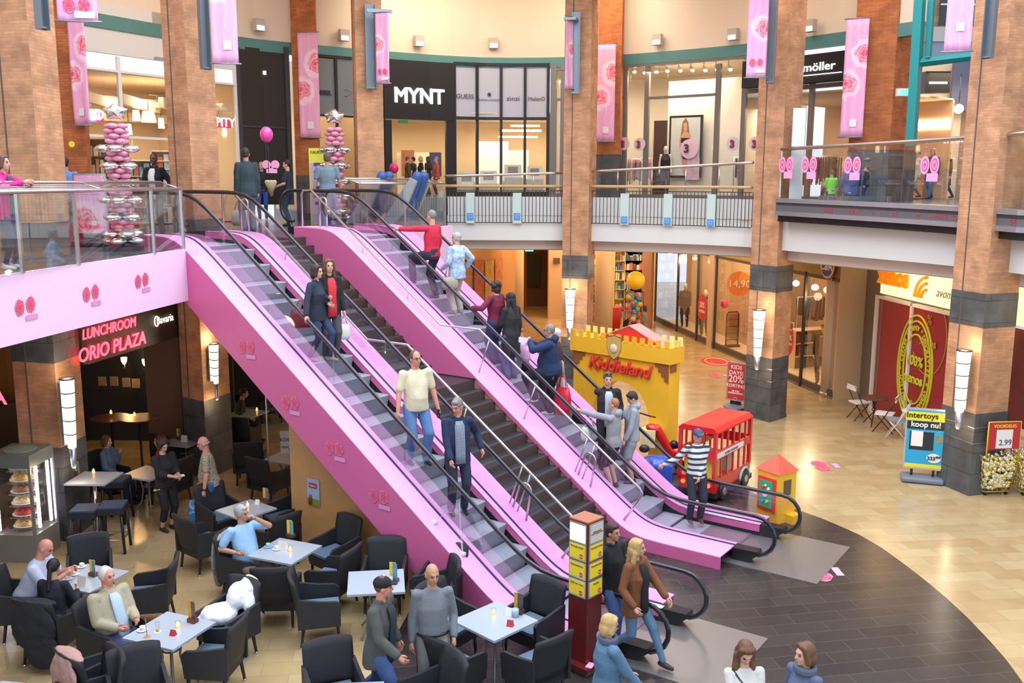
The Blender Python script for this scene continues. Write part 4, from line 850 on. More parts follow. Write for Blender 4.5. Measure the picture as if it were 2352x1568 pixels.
for k in range(38):
    b=tagobj(MB().ell((P[0]+rn.uniform(-.28,.28),P[1]+rn.uniform(-.22,.12),.16+k*.057),(.13,.13,.13),12,8),'ball',BC[k%6],'coloured ball in the tall wire rack of the toy shop','ball','balls in the wire rack')
c=gy(1460,644,44); t=thing('large_ball','very large yellow ball on top of the ball rack','ball',c); MB().ell((0,0,0),(.44,.44,.44),20,14).obj('ball_skin',mat('ball_yellow',(.80,.60,.04),.3),t)
P=R(1413+47,45.5); t=thing('red_basket_stand','red wire basket stand of the toy shop','basket',(R(1418+43,46)[0]-.9,46,0)); m=MB(); m.lathe([(.28,.1),(.4,1.3)],(0,0,0),16); m.obj('basket_body',mat('basket_red',(.55,.03,.03),.5),t); m=MB(); [m.tube([(.25*math.cos(a),.25*math.sin(a),0),(.28*math.cos(a),.28*math.sin(a),.12)],.015,5) for a in (0,2.1,4.2)]; m.obj('feet',BLACK,t)
# C&A front
CA=[gz(1503,737),gz(1560,764),gz(1640,801),gz(1720,836),gz(1800,870),gz(1912,918)]; CA=[(p.x,p.y) for p in CA]
def capt(x,y): 
    for A,B in zip(CA[:-1],CA[1:]):
        P=onseg(x,y,A,B)
        if min(A[1],B[1])-.02<=P.y<=max(A[1],B[1])+.02: return P
    return P
t=thing('shop_front','fashion shop window front with dark frames and olive band, running behind the bin pillar','shop front')
m=MB(); band(m,CA,4.15,5.0,.2); m.obj('olive_fascia',mat('olive_fascia',(.32,.22,.06),.5),t)
m=MB(); band(m,CA,0,.28,.12); m.obj('base_plinth',mat('plinth_dark',(.08,.07,.06),.5),t); m=MB(); band(m,offs(CA,.02),4.05,4.17,.1)
for x in (1505,1556,1602,1643,1848): 
    P=capt(x,700); m.box((P.x,P.y,2.1),(.09,.09,4.2),-1.2)
m.obj('window_frame',mat('dark_window_frame',(.05,.04,.035),.4),t)
m=MB(); band(m,offs(CA,-.05),.28,4.1,.012); m.obj('window_pane',SHOPG,t); 
m=MB(); P=capt(1634,700); m.box((P.x,P.y,2.1),(.5,.14,4.2),-1.35); m.obj('pale_pier',mat('pale_pier',(.60,.45,.38),.6),t)
base(t,(CA[2][0],CA[2][1],0))
bk=offs(CA,-5.5); m=MB()
for i in range(len(CA)-1): 
    m.wall(bk[i],bk[i+1],0,4.9,.1); m.prism([CA[i],CA[i+1],bk[i+1],bk[i]],.02,.06,1)
m.wall(CA[-1],bk[-1],0,4.9,.1); struct(m.obj('wall_fashion_shop',[mat('fashion_back_wall',(.62,.42,.24),.7),mat('window_stage',(.75,.60,.42),.5)]))
w2=offs(CA,-1.7); m=MB(); band(m,w2[:3],.05,4.6,.08); struct(m.obj('wall_window_back',mat('window_back_panel',(.60,.40,.22),.7)))
for k,(x,y) in enumerate([(1538,592),(1568,598),(1594,604),(1630,612)]):
    P=capt(x,y); A=Vector((P.x,P.y,0)).normalized()*.6; c=Vector((P.x+A.x,P.y+A.y,3.95)); t=thing('spotlight','bright spotlight at the top of the fashion shop window, left part','spotlight',group='spotlights in the fashion shop window'); m=MB(); m.cap(c,c+Vector((0,-.1,-.12)),.09,.12,8); m.obj('lamp_head',WHITE,t); m=MB(); m.ell(c+Vector((0,-.13,-.17)),(.11,.09,.08),8,6); m.obj('bulb',WARM,t); m=MB(); m.tube([c,c+Vector((0,0,.9))],.02,5); m.obj('stem',WHITE,t); base(t,c); 
    if k%2: point('window_spot',c+Vector((0,-.3,-.4)),60,(1,.78,.5),.15)
for k,(x,y) in enumerate([(1828,652),(1872,660),(1900,668)]):
    P=capt(x,y); A=Vector((P.x,P.y,0)).normalized()*1.0; c=Vector((P.x+A.x,P.y+A.y,3.6)); t=thing('spotlight','round bright spotlight inside the right window of the fashion shop','spotlight',group='spotlights in the right fashion window'); m=MB(); m.ell(c,(.13,.13,.11),10,8); m.obj('bulb',WARM,t); m=MB(); m.tube([c,c+Vector((0,0,1.3))],.02,5); m.obj('stem',BLACK,t); base(t,c)
    if k==1: point('window_spot',c+Vector((0,-.3,-.3)),90,(1,.78,.5),.15)
area('fashion_shop_light',(10.5,40,4.8),4,9,330,(1,.74,.46)); area('toy_shop_light',(5.5,49,4.8),6,3,240,(1,.78,.5)); area('lobby_light',(1.3,47,4.85),5,10,380,(1,.56,.24)); area('lobby_light',(-4,40,4.85),6,4,110,(1,.60,.28)); area('passage_light',(6,39,4.9),5,8,250,(1,.60,.28)); area('passage_light_right',(12.6,32,4.9),2,4,30,(1,.7,.42))
# round emblem
P=capt(1908,622); A=Vector((CA[-1][0]-CA[-2][0],CA[-1][1]-CA[-2][1],0)).normalized(); n=Vector((A.y,-A.x,0)); P=Vector((P.x,P.y,4.55))+n*.1
t=thing('round_shop_sign','round white blue and red emblem with letters CA on the olive band','sign'); 
for r_,z_,mm in ((.46,0,mat('emblem_red',(.55,.03,.04),.5)),(.42,.02,WHITE),(.36,.04,mat('emblem_blue',(.03,.06,.30),.4))): MB().lathe([(r_,z_),(r_,z_+.02)],P,28,axis=n).obj('disc',mm,t)
text('C&A',.38,P+n*.07+Vector((0,0,-.13)),A,WHITE,t,bold=.01); base(t,P)
# red ovals "20%"
REDS=mat('sale_red',(.62,.03,.04),.5)
def oval(P,A,n,rx,rz,label,lines):
    t=thing('oval_sale_sticker',label,'sticker'); m=MB(); 
    m.add([P+A*(rx*math.cos(a))+Vector((0,0,rz*math.sin(a)))+n*.01 for a in [2*PI*k/30 for k in range(30)]],[tuple(range(30))]); m.obj('red_oval',REDS,t)
    for s,sz,dz in lines: text(s,sz,P+n*.02+Vector((0,0,dz)),A,WHITE,t,ext=.002,bold=.004)
    base(t,P); return t
P=capt(1818,779); oval(P+n*.1,A,n,.36,.62,'red oval 20% KORTING sticker on the window right of the bin pillar',[('KIDS DAYS',.09,.34),('20%',.30,-.02),('KORTING',.13,-.2)])
P=capt(1618,705); A2=Vector((CA[2][0]-CA[1][0],CA[2][1]-CA[1][1],0)).normalized(); n2=Vector((A2.y,-A2.x,0)); oval(P+n2*.1,A2,n2,.55,.60,'red oval 20% sticker on the window left of the pale pier',[('20%',.36,-.02),('KORTING',.16,-.25)])
c=gz(1645,830); t=thing('floor_sticker','red oval sticker on the floor in front of the fashion shop','sticker',(c.x,c.y,0)); m=MB(); m.add([(.62*math.cos(a),1.0*math.sin(a),.004) for a in [2*PI*k/30 for k in range(30)]],[tuple(range(30))]); m.obj('oval',REDS,t); m=MB(); m.tube([(.45*math.cos(a),.75*math.sin(a),.006) for a in [2*PI*k/24 for k in range(24)]],.02,4,closed=True); m.obj('white_ring',WHITE,t)
P=capt(1665,675); m=MB(); q=Vector((P.x+.9,P.y+1.2,2.9)); t=thing('hanging_price_disc','orange round price card 14,90 hanging in the fashion shop','sign'); m.lathe([(.55,0),(.55,.02)],q,28,axis=(-.35,-1,0)); m.obj('disc',mat('price_orange',(.75,.22,.05),.5),t); text('14,90',.45,q+Vector((-.02,-.06,-.15)),(1,-.35,0),WHITE,t); base(t,q)
q=Vector((P.x+2.0,P.y+1.6,2.7)); t=thing('grey_oval_board','tall grey brown oval board behind the price card','display board'); m=MB(); m.add([q+Vector((.65*math.cos(a),-.2*math.cos(a),1.0*math.sin(a))) for a in [2*PI*k/30 for k in range(30)]],[tuple(range(30))]); m.obj('board',mat('taupe_board',(.40,.30,.24),.6),t); base(t,q)
p=gz(1680,800); t=thing('security_gate','dark security gate standing in the fashion shop entrance','security gate',(p.x,p.y,0),.3); m=MB(); m.tube([(-.3,0,.1),(-.3,0,1.55),(-.22,0,1.65),(.22,0,1.65),(.3,0,1.55),(.3,0,.1)],.035,8); m.obj('gate_frame',BLACK,t); m=MB(); m.box((0,0,.08),(.75,.2,.16)); m.obj('foot',BLACK,t); m=MB(); m.box((0,0,.85),(.55,.02,1.45)); m.obj('gate_panel',glass('gate_plastic',(.75,.7,.65),.5),t); m=MB(); [m.box((0,0,.4+.3*k),(.56,.03,.02)) for k in range(4)]; m.obj('cross_bars',BLACK,t)
c=gy(1664,698,p.y); t=thing('red_balloon','small magenta balloon above the security gate','balloon',c); MB().ell((0,0,0),(.17,.17,.2),14,10).obj('balloon_skin',mat('magenta_balloon',(.75,.03,.22),.25),t)
# shelf & rails inside right window
P=capt(1830,760); rack(P.x+1.6,P.y+3.1,0,.4,2.2,1.6,3,'pale shelf unit of folded clothes in the right fashion window',mat('pale_shelf',(.70,.55,.38),.5),[GOODS[2],CL[4],CL[0]],31,d=.6)
railat(P.x+2.3,P.y+4.2,1.3,.3,'upper rail of dark jackets inside the right fashion window',[CL[0],CL[4],CL[5]],2.4,8); railat(P.x+.3,P.y+4.6,1.2,.3,'rail of grey and white clothes behind the 20% oval',[CL[4],CL[0],CL[2]],1.6,9)
P=capt(1700,760); railat(P.x+2.2,P.y+1.5,0,-1.2,'rail of grey coats at the fashion shop entrance',[CL[4],CL[0]],1.5,10); railat(P.x+1.5,P.y+3.5,1.6,-1.2,'rail of white shirts high on the entrance wall of the fashion shop',[CL[2],CL[4]],1.3,11)
# grey wall + Xenos
XA=(colC.x+.45,colC.y+.1); XB=gz(2012,948); XB=(XB.x,XB.y); XC=gz(2090,986); XC=(XC.x,XC.y); dXZ=Vector((XC[0]-XB[0],XC[1]-XB[1],0)).normalized(); XD=(XB[0]+dXZ.x*9,XB[1]+dXZ.y*9)
vwall('wall_right_1',[XA,XB],0,5,mat('taupe_wall',(.20,.17,.14),.6)); 
nX=Vector((dXZ.y,-dXZ.x,0))
def XP(x,y): return onseg(x,y,XB,XD)
t=thing('shop_front','shop front with lit yellow xenos sign and dark red windows','shop front')
zt=XP(2012,612).z; z1=XP(2012,668).z
m=MB(); m.wall(XB,XD,z1,5.0,.12,0,off=-.08); m.obj('lit_sign_panel',mat('lit_sign_panel',(1,.82,.45),.5,emit=.95,ecol=(1,.80,.42)),t)
XO=mat('xenos_orange',(1,.24,.0),.5,emit=.3,ecol=(1,.30,0))
P=XP(2062,652); text('xenos',.78,Vector((P.x,P.y,P.z-.02))+nX*.16,dXZ,XO,t,bold=.035,sx=.95,ext=.02)
P=XP(2136,676)
m=MB()
for r_ in (.62,.44,.26): m.tube([P+nX*.17+dXZ*(.1+ -r_*math.cos(a))+Vector((0,0,r_*1.0*math.sin(a)-.12)) for a in frange(0,PI/2,8)],.05,5)
m.obj('orange_arcs',XO,t); P=XP(2180,684); text('avont',.36,Vector((P.x,P.y,P.z))+nX*.16,dXZ,mat('thin_brown_ink',(.12,.06,.03),.5),t,shear=.4)
RW=mat('red_poster_window',(.30,.015,.03),.35); YL=mat('yellow_print',(.62,.58,.03),.5)
pa,pb=XP(2022,700),XP(2098,700); pc=XP(2190,700)
for A_,B_ in ((2022,2094),(2102,2195)):
    a=XP(A_,700); b=XP(B_,700); m=MB(); m.wall((a.x,a.y),(b.x,b.y),.12,z1-.18,.02,0,off=-.02); m.obj('poster_window',RW,t)
m=MB()
for x in (2016,2098,2199): a=XP(x,700); m.box((a.x,a.y,(z1-.1)/2),(.12,.14,z1-.1),math.atan2(dXZ.y,dXZ.x))
a,b=XP(2016,700),XP(2199,700); m.wall((a.x,a.y),(b.x,b.y),z1-.2,z1-.1,.14); m.wall((a.x,a.y),(b.x,b.y),0,.12,.14); m.obj('white_frame',WF,t)
cc=XP(2104,848); cc=cc+nX*.05
for rx,rz in ((.95,1.62),(.84,1.45),(.62,1.05)):
    m=MB(); m.tube([cc+dXZ*(rx*math.cos(a))+Vector((0,0,rz*math.sin(a))) for a in [2*PI*k/40 for k in range(40)]],.035,5,closed=True); m.obj('yellow_ring',YL,t)
text('100%',.42,cc+Vector((0,0,.12))+nX*.02,dXZ,YL,t,bold=.012); text('xenos',.42,cc+Vector((0,0,-.42))+nX*.02,dXZ,YL,t,bold=.015)
words='\u2605 PRAKTISCH \u2605 LEKKER \u2605 TRENDY \u2605 DECORATIEF \u2605 VERRASSEND '
ring='* PRAKTISCH * LEKKER * TRENDY * DECORATIEF * VERRASSEND '
for k,ch in enumerate(ring):
    if ch==' ': continue
    a=math.radians(262)-2*PI*k/len(ring); o=cc+nX*.02+dXZ*(.72*math.cos(a))+Vector((0,0,1.24*math.sin(a))); tang=(dXZ*(.72*math.sin(a))+Vector((0,0,-1.24*math.cos(a)))).normalized(); upv=(dXZ*math.cos(a)*1.0+Vector((0,0,math.sin(a)))).normalized()
    text(ch,.20,o-upv*.06,tang,YL,t,up=upv,bold=.006)
c2=cc+dXZ*.62+Vector((0,0,1.1)); m=MB(); m.tube([c2+nX*-.01+dXZ*(.9*math.cos(a))+Vector((0,0,1.15*math.sin(a))) for a in frange(-2.6,.9,20)],.02,5); m.obj('orange_ring',mat('ochre_print',(.45,.25,.04),.5),t)
text('%',.4,c2+Vector((0,0,.35))+nX*.01,dXZ,mat('ochre_print'),t); text('xenos',.36,c2+Vector((0,0,-.3))+nX*.01,dXZ,mat('ochre_print'),t,bold=.01)
# right part beyond the pillar
a=XP(2290,800); b=(XD[0],XD[1]); m=MB(); m.wall((a.x,a.y),b,1.25,z1-.18,.02,0,off=.3); m.obj('poster_window',mat('dark_red_photo',(.14,.02,.02),.5,var=.8,vscale=1.2),t)
m=MB(); q=XP(2302,800); m.box((q.x,q.y,(z1-.1)/2),(.14,.14,z1-.1),math.atan2(dXZ.y,dXZ.x)); m.wall((q.x,q.y),b,1.15,1.25,.3); m.obj('white_frame',WF,t)
m=MB(); m.wall((a.x,a.y),b,0,1.15,.05,0,off=1.2); m.obj('shop_back',mat('shop_dim_back',(.25,.18,.12),.7),t); 
base(t,(XB[0],XB[1],0))
point('sign_glow',Vector((XC[0],XC[1],4.3))+nX*.8,25,(1,.75,.4),.3)
area('xenos_shop_light',(XD[0]+1,XD[1]+3,4.6),4,4,60,(1,.8,.55))
# wall lamps on pillars (tapered lit glass)
def tlamp(x,y0,y1,Y,label,w=.20):
    a=gy(x,y0,Y); b=gy(x,y1,Y); L=a.z-b.z; X=(a.x+b.x)/2; dr=Vector((1.0-X,16-Y,0)).normalized()
    t=thing('tapered_wall_lamp',label,'lamp',(X,Y,b.z)); H=[(.055,.0),(w*.5,.0)] 
    m=MB(); n=12; zs=[0.0,L*.2,L*.4,L*.6,L*.8,L]; 
    for k in range(5):
        r0=w*.30+w*.20*k/5; r1=w*.30+w*.20*(k+1)/5; m=MB(); m.lathe([(r0,zs[k]+.012),(r1,zs[k+1]-.012)],(0,0,0),n); m.obj('glass_section',LAMPW,t)
    m=MB(); 
    for k in range(1,5): r0=w*.30+w*.20*k/5+.004; MB().lathe([(r0,zs[k]-.012),(r0,zs[k]+.012)],(0,0,0),n).obj('steel_ring',BLACK,t)
    m.lathe([(w/2+.02,L-.01),(w/2+.02,L+.02)],(0,0,0),n); m.obj('top_ring',BLACK,t)
    m=MB(); m.lathe([(.035,-.42),(w*.2,-.38),(w*.27,.0)],(0,0,0),n); m.obj('lower_tube',ALU,t); m=MB(); m.box((-dr.x*.12,-dr.y*.12,L*.5),(.06,.2,L*.9),math.atan2(dr.y,dr.x)); m.obj('wall_bracket',GREYMET,t)
    point('lamp_glow_up',(X,Y,b.z+L+.12),14,(1,.80,.55),.08); point('lamp_glow_down',(X+dr.x*.05,Y+dr.y*.05,b.z-.5),8,(1,.72,.42),.04); return t
tlamp(160,870,1028,18.35,'tall tapered lit wall lamp on the left pillar, beside the lunchroom sign',.26)
tlamp(494,790,880,22.9,'tapered lit wall lamp on the pillar behind the near escalator, under the pink side'); tlamp(1309,664,752,32.35,'tapered lit wall lamp on the middle pillar, above the play castle',.34); tlamp(1742,712,818,28.6,'tapered lit wall lamp on the litter bin pillar',.36); tlamp(2209,805,945,21.75,'tapered lit wall lamp on the pillar beside the blue toy poster',.32)
# steel channels with banners on atrium pillars
def chan(x,y0,y1,Y,label,w=.22):
    a=gy(x,y0,Y); b=gy(x,y1,Y); t=thing('steel_channel',label,'channel',((a.x+b.x)/2,Y,b.z),math.atan2(16-Y,1-a.x)); L=a.z-b.z; m=MB(); m.box((0,0,L/2),(.05,w,L)); m.box((.06,-w/2,L/2),(.12,.02,L)); m.box((.06,w/2,L/2),(.12,.02,L)); m.obj('channel',mat('channel_grey',(.20,.26,.30),.35,.5),t); m=MB(); m.box((.03,0,.04),(.09,w,.03)); m.obj('end_plate',GREYMET,t); return t
chan(88,-60,68,17.75,'grey steel channel on the leftmost brick pillar'); chan(465,-60,160,22.55,'grey steel channel on the second brick pillar'); chan(850,10,205,29.9,'blue grey steel channel on the pillar left of the MYNT sign',.30); chan(1322,28,216,32.4,'blue grey steel channel on the middle brick pillar',.26); chan(1775,-40,192,28.6,'grey steel channel on the bin pillar'); chan(2279,-60,135,21.4,'grey steel channel on the right brick pillar')
# ------------------------------------------------------------------ rose banners
def banner(x0,x1,y0,y1,Ya,Yb,label,centers,logo=(.55,.12),base_=(.86,.40,.62),seed=0,poles=True,rosebase=False):
    a=gy(x0,y0,Ya); b=gy(x1,y0,Yb); zb=gy((x0+x1)/2,y1,(Ya+Yb)/2).z; zt=gy((x0+x1)/2,y0,(Ya+Yb)/2).z
    xb=None
    t=thing('rose_banner',label,'banner'); asp=(zt-zb)/max(math.hypot(b.x-a.x,Yb-Ya),.1)
    d=Vector((b.x-a.x,Yb-Ya,0)); Wd=d.length; d.normalize(); n=Vector((d.y,-d.x,0)); N_=10; Mz=14; vs=[];fs=[]; rn=random.Random(seed); ph=rn.uniform(0,6)
    for j in range(Mz+1):
        for i in range(N_+1):
            u=i/N_; v=j/Mz; p=Vector((a.x,a.y,0))+d*(Wd*u)+Vector((0,0,zb+(zt-zb)*v))+n*(.015*math.sin(u*9+ph+v*4)*(1-v)); vs.append(p)
    for j in range(Mz):
        for i in range(N_): k=j*(N_+1)+i; fs.append((k,k+1,k+N_+2,k+N_+1))
    m=MB(); m.add(vs,fs,0,True); o=m.obj('printed_cloth',rose_mat('rose_cloth_%d'%seed,centers,asp,base_),t)
    uv=o.data.uv_layers[0]
    for l in o.data.loops: i=l.vertex_index; uv.data[l.index].uv=((i%(N_+1))/N_,(i//(N_+1))/Mz)
    sm=o.modifiers.new('thickness','SOLIDIFY'); sm.thickness=.006
    if poles:
        for z in (zt,zb): m=MB(); m.tube([Vector((a.x,a.y,z))-d*.06,Vector((b.x,b.y,z))+d*.06],.018,6); m.obj('banner_rod',GREYMET,t)
    if logo: c=Vector((a.x,a.y,zb+(zt-zb)*logo[1]))+d*(Wd*logo[0])+n*.03; m=MB(); m.box(c,(Wd*.3,.006,Wd*.34),math.atan2(d.y,d.x)); m.obj('white_square',mat('banner_white',(.80,.74,.80),.6),t)
    if rosebase:
        c=Vector((a.x,a.y,zb+(zt-zb)*.17))+n*.03
        for q in (.3,.68): rose_disc(c+d*Wd*q,d,(0,0,1),Wd*.17,t,seed+int(q*10))
        c=Vector((a.x,a.y,zb+(zt-zb)*.07))+d*Wd*.68+n*.03; m=MB(); m.box(c,(Wd*.5,.006,Wd*.17),math.atan2(d.y,d.x)); m.obj('white_label',mat('banner_white'),t)
    base(t,(a.x,a.y,zb)); return t
RC=[(.9,.70),(.15,.45)]
PB=(.80,.40,.66)
banner(117,211,-170,49,17.2,17.3,'large pale rose banner at the top left corner',[(.3,.9)],logo=None,base_=PB,seed=1,rosebase=True)
banner(152,190,28,288,23.5,23.3,'long rose banner on the orange pillar behind the left pillar',RC,seed=2)
banner(474,535,-160,146,22.1,22.2,'pale rose banner hanging beside the second brick pillar',[(.1,.58)],logo=(.6,.14),base_=PB,seed=3)
banner(682,729,74,316,33.0,32.9,'rose banner on the orange pillar beside the dark door',RC,seed=4)
banner(861,892,28,192,29.4,29.2,'pale rose banner on a steel arm, left of the MYNT sign',[(.1,.55)],logo=None,base_=PB,seed=5,rosebase=True)
banner(1300,1318,38,204,32.0,32.3,'narrow pale rose banner on the middle brick pillar',[(.8,.55)],logo=None,base_=PB,seed=6)
banner(1371,1415,100,325,35.35,35.2,'rose banner on the orange pillar left of the lingerie window',RC,seed=7)
banner(1722,1768,-30,178,28.1,28.0,'pale rose banner on the bin pillar beside the lingerie sign',[(.8,.55)],logo=None,base_=PB,seed=8,rosebase=True)
banner(1945,1998,42,315,29.45,29.15,'tall rose banner on the wide orange pillar, upper right',RC,seed=9)
banner(2192,2255,-200,118,21.2,21.0,'pale rose banner hanging beside the right brick pillar',[(.9,.62)],logo=(.55,.18),base_=PB,seed=10)
t=thing('banner_arm','short steel arm holding the pale banner left of the MYNT sign','arm'); p=gy(848,27,29.7); m=MB(); m.box(gy(872,25,29.4),(.75,.06,.10),.25); m.obj('arm',GREYMET,t); base(t,p)
t=thing('banner_arm','short dark steel arm holding the narrow banner on the middle pillar','arm'); p=gy(1312,45,32.2); m=MB(); m.box(p,(.40,.5,.08),-.25); m.obj('arm',GREYMET,t); base(t,p)
# exit sign and plate on wide pillar
t=thing('exit_sign','green exit sign on the wide orange pillar, upper right','sign'); p=gy(2075,212,28.6); m=MB(); m.box(p,(.42,.12,.22)); m.obj('sign_box',WHITE,t); m=MB(); m.box(p+Vector((.03,-.065,0)),(.32,.01,.15)); m.obj('green_face',mat('green_exit_lit'),t); base(t,p)
# teal frame and passage beyond, upper right
t=thing('teal_steel_frame','teal painted steel window frame between the wide pillar and right pillar','frame'); 
def gbar(x0,y0,x1,y1,Y,w,d=.25): a=gy(x0,y0,Y); b=gy(x1,y1,Y); m=MB(); m.tube([a,b],w,4); return m
for k,(x0,y0,x1,y1,w) in enumerate([(2113,0,2092,335,.17),(2140,0,2131,130,.11),(2105,145,2250,128,.12)]): m=gbar(x0,y0,x1,y1,27.5,w); m.sm=[False]*len(m.sm); m.obj('teal_bar',TEALB,t)
base(t,gy(2100,400,27.5))
for nm,x0,x1,y0,y1,Y,mm in [('wall_passage_1',2120,2330,-60,62,40,brick_mat('far_brick',(.50,.33,.20),(.42,.26,.16),(.4,.35,.28),bw=.4,rh=.1)),('wall_passage_2',2120,2330,62,96,39.8,mat('concrete_band',(.45,.44,.42),.6)),('wall_passage_3',2120,2330,96,140,39.9,mat('blue_glass_wall',(.20,.28,.40),.2)),('wall_passage_4',2110,2190,135,460,36,mat('pale_orange_shop_wall',(.85,.66,.45),.6)),('wall_passage_5',2190,2250,140,255,35.5,mat('slate_blue_panel',(.12,.13,.20),.5)),('wall_passage_6',2190,2400,255,460,36.2,mat('passage_wall_brown',(.45,.28,.14),.6))]:  # the shop wall in the passage is a plain pale orange
    a=gy(x0,y0,Y); b=gy(x1,y1,Y); m=MB(); m.box(((a.x+b.x)/2,Y,(a.z+b.z)/2),(b.x-a.x,.15,a.z-b.z)); struct(m.obj(nm,mm))
t=thing('framed_window','dark framed window in the far brick wall, upper right','window'); a=gy(2165,-40,39.7); b=gy(2330,60,39.7); m=MB(); m.box(((a.x+b.x)/2,39.75,(a.z+b.z)/2),(b.x-a.x,.05,a.z-b.z)); m.obj('dark_pane',mat('dark_pane',(.03,.035,.03),.2),t); m=MB(); [m.box((a.x+q*(b.x-a.x),39.7,(a.z+b.z)/2),(.06,.06,a.z-b.z)) for q in (.3,.62)]; m.box(((a.x+b.x)/2,39.7,b.z+.5*(a.z-b.z)),(b.x-a.x,.06,.06)); m.obj('mullions',WF,t); base(t,((a.x+b.x)/2,39.7,b.z))
t=thing('hanging_black_sign','black box sign hanging in the upper right passage','sign'); a=gy(2122,165,33); b=gy(2175,215,33); m=MB(); m.box(((a.x+b.x)/2,33,(a.z+b.z)/2),(b.x-a.x,.4,a.z-b.z)); m.obj('sign_box',BLK,t); m=MB(); m.box(((a.x+b.x)/2,32.78,(a.z+b.z)/2-.02),(.6,.02,.06)); m.obj('lit_strip',WLIT,t); base(t,(a.x,33,b.z))
t=thing('round_lamp','bright round lamp in the upper right passage','lamp'); p=gy(2202,250,34); m=MB(); m.ell(p,(.16,.16,.16),12,8); m.obj('bulb',WARM,t); m=MB(); m.tube([p,p+Vector((0,0,1.2))],.015,5); m.obj('cord',BLACK,t); base(t,p)
area('passage_up_light',(15.5,33,11),3,3,160,(1,.78,.5)); area('passage_up_light',(19,27,11),4,4,160,(1,.85,.65))
t=thing('leaning_board','tall white leaning board at the left end of the right balcony','board'); p=gz(1822,450,RZ); a=gy(1822,248,28.3); Z=a.z; m=MB(); m.box((gy(1829,400,28.3).x,28.3,(Z+RZ+.05)/2),(.36,.06,Z-RZ-.05),-.1); m.obj('panel_board',mat('panel_white',(.75,.78,.80),.5),t); base(t,(gy(1829,400,28.3).x,28.3,RZ))
vwall('wall_right_2',[(16.5,34),(19.5,24),(19.5,12)],RZ,15,BRICK); vwall('wall_left_1',[(-12.8,24.5),(-14.5,19),(-16,10)],DZ,15,BRICK); vwall('wall_left_2',[(-14,32),(-15.8,10),(-15.8,4)],0,5,mat('dark_wall_lower',(.10,.05,.03),.7))
# ------------------------------------------------------------------ restaurant under the deck
SA=Vector((-9.05,19.7,0)); SB=Vector((-8.35,23.6,0)); sd_=(SB-SA).normalized(); sn=Vector((sd_.y,-sd_.x,0))
def SP(x,y): return onseg(x,y,SA,SB)
t=thing('lunchroom_sign','long dark sign board with red neon LUNCHROOM and ORIO PLAZA letters','sign')
m=MB(); m.wall(SA,SB,3.52,4.5,.12,0,off=.0); m.obj('sign_board',mat('taupe_sign_board',(.10,.07,.06),.5),t)
a=SP(246,790); text('LUNCHROOM',.31,Vector((a.x,a.y,4.08))+sn*.1,sd_,NEON,t,bold=.004,sx=1.0,shear=.15)
a=SP(242,830); text('ORIO PLAZA',.42,Vector((SP(254,830).x,SP(254,830).y,3.62))+sn*.1,sd_,NEON,t,bold=.006,shear=.15,sx=1.05)
a=SP(372,750); text('Bavaria',.26,Vector((a.x,a.y,3.98))+sn*.1,sd_,mat('white_neon',(1,.9,.75),.4,emit=1.6),t,name='lettering'); m=MB(); q=SP(352,755); m.tube([Vector((q.x,q.y,4.06))+sn*.1+sd_*(.09*math.cos(a))+Vector((0,0,.12*math.sin(a))) for a in frange(0,2*PI*.95,14)],.014,5); m.obj('emblem_ring',mat('white_neon'),t)
base(t,SA+Vector((0,0,3.5)))
t=thing('lunchroom_sign','end of a second red neon sign, lit letter A, at the far left','sign'); L0=Vector((-12.2,17.9,0)); L1=Vector((-10.15,18.1,0)); m=MB(); m.wall(L0,L1,3.0,3.9,.12); m.obj('sign_board',mat('taupe_sign_board'),t); a=onseg(10,925,L0,L1); text('PLAZA',.42,Vector((a.x+.1,a.y-.1,a.z)),(1,.1,0),NEON,t,align='RIGHT',bold=.006); base(t,L0+Vector((0,0,3)))
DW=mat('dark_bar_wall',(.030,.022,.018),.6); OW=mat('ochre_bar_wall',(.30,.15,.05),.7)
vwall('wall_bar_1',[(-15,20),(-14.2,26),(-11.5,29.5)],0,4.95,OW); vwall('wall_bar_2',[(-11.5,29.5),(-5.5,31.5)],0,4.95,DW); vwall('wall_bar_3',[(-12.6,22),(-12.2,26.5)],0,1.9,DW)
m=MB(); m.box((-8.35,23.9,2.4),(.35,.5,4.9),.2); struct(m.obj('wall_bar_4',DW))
WA=Vector((-14.55,22,0));WB=Vector((-14.2,26,0))
for k,(x,y) in enumerate([(285,829),(333,833)]):
    p=gy(x,y,25.0+k*.9); t=thing('candle_wall_lamp','glowing wall lamp in the dark lunchroom, '+('left one' if k==0 else 'right one'),'lamp'); m=MB(); m.lathe([(.03,-.08),(.07,.0),(.08,.1)],p,12); m.obj('lamp_shade',WARM,t); m=MB(); m.tube([p+Vector((0,0,-.08)),p+Vector((0,0,-.25)),p+Vector((-.12,.05,-.2))],.02,6); m.obj('arm',BLACK,t); base(t,p); point('wall_lamp_glow',p+Vector((.1,-.1,.05)),22,(1,.55,.2),.08)
t=thing('bar_partition','dark timber partition behind the lunchroom lamps','partition'); m=MB(); a=gy(310,800,25.9); m.box((a.x,26.3,2.4),(.45,.1,4.8)); m.obj('post',BLACK,t); m=MB(); m.box((a.x-.2,26.4,1.3),(5.5,.15,2.6)); m.obj('low_wall',DW,t); m=MB(); m.box((a.x-.2,26.9,3.7),(5.5,.1,2.3)); m.obj('ochre_upper',OW,t); base(t,(a.x,26.3,0))
for x,y,l in [(235,875,'1'),(262,875,'2'),(290,878,'3'),(312,880,'4')]:
    p=gy(x,y,25.6); m=MB(); m.box(p,(.22,.02,.26)); tagobj(m,'framed_photo',mat('sepia_photo',(.35,.24,.12),.5,var=.5,vscale=9),'small sepia photo on the lunchroom partition ledge','picture','row of small photos in the lunchroom')
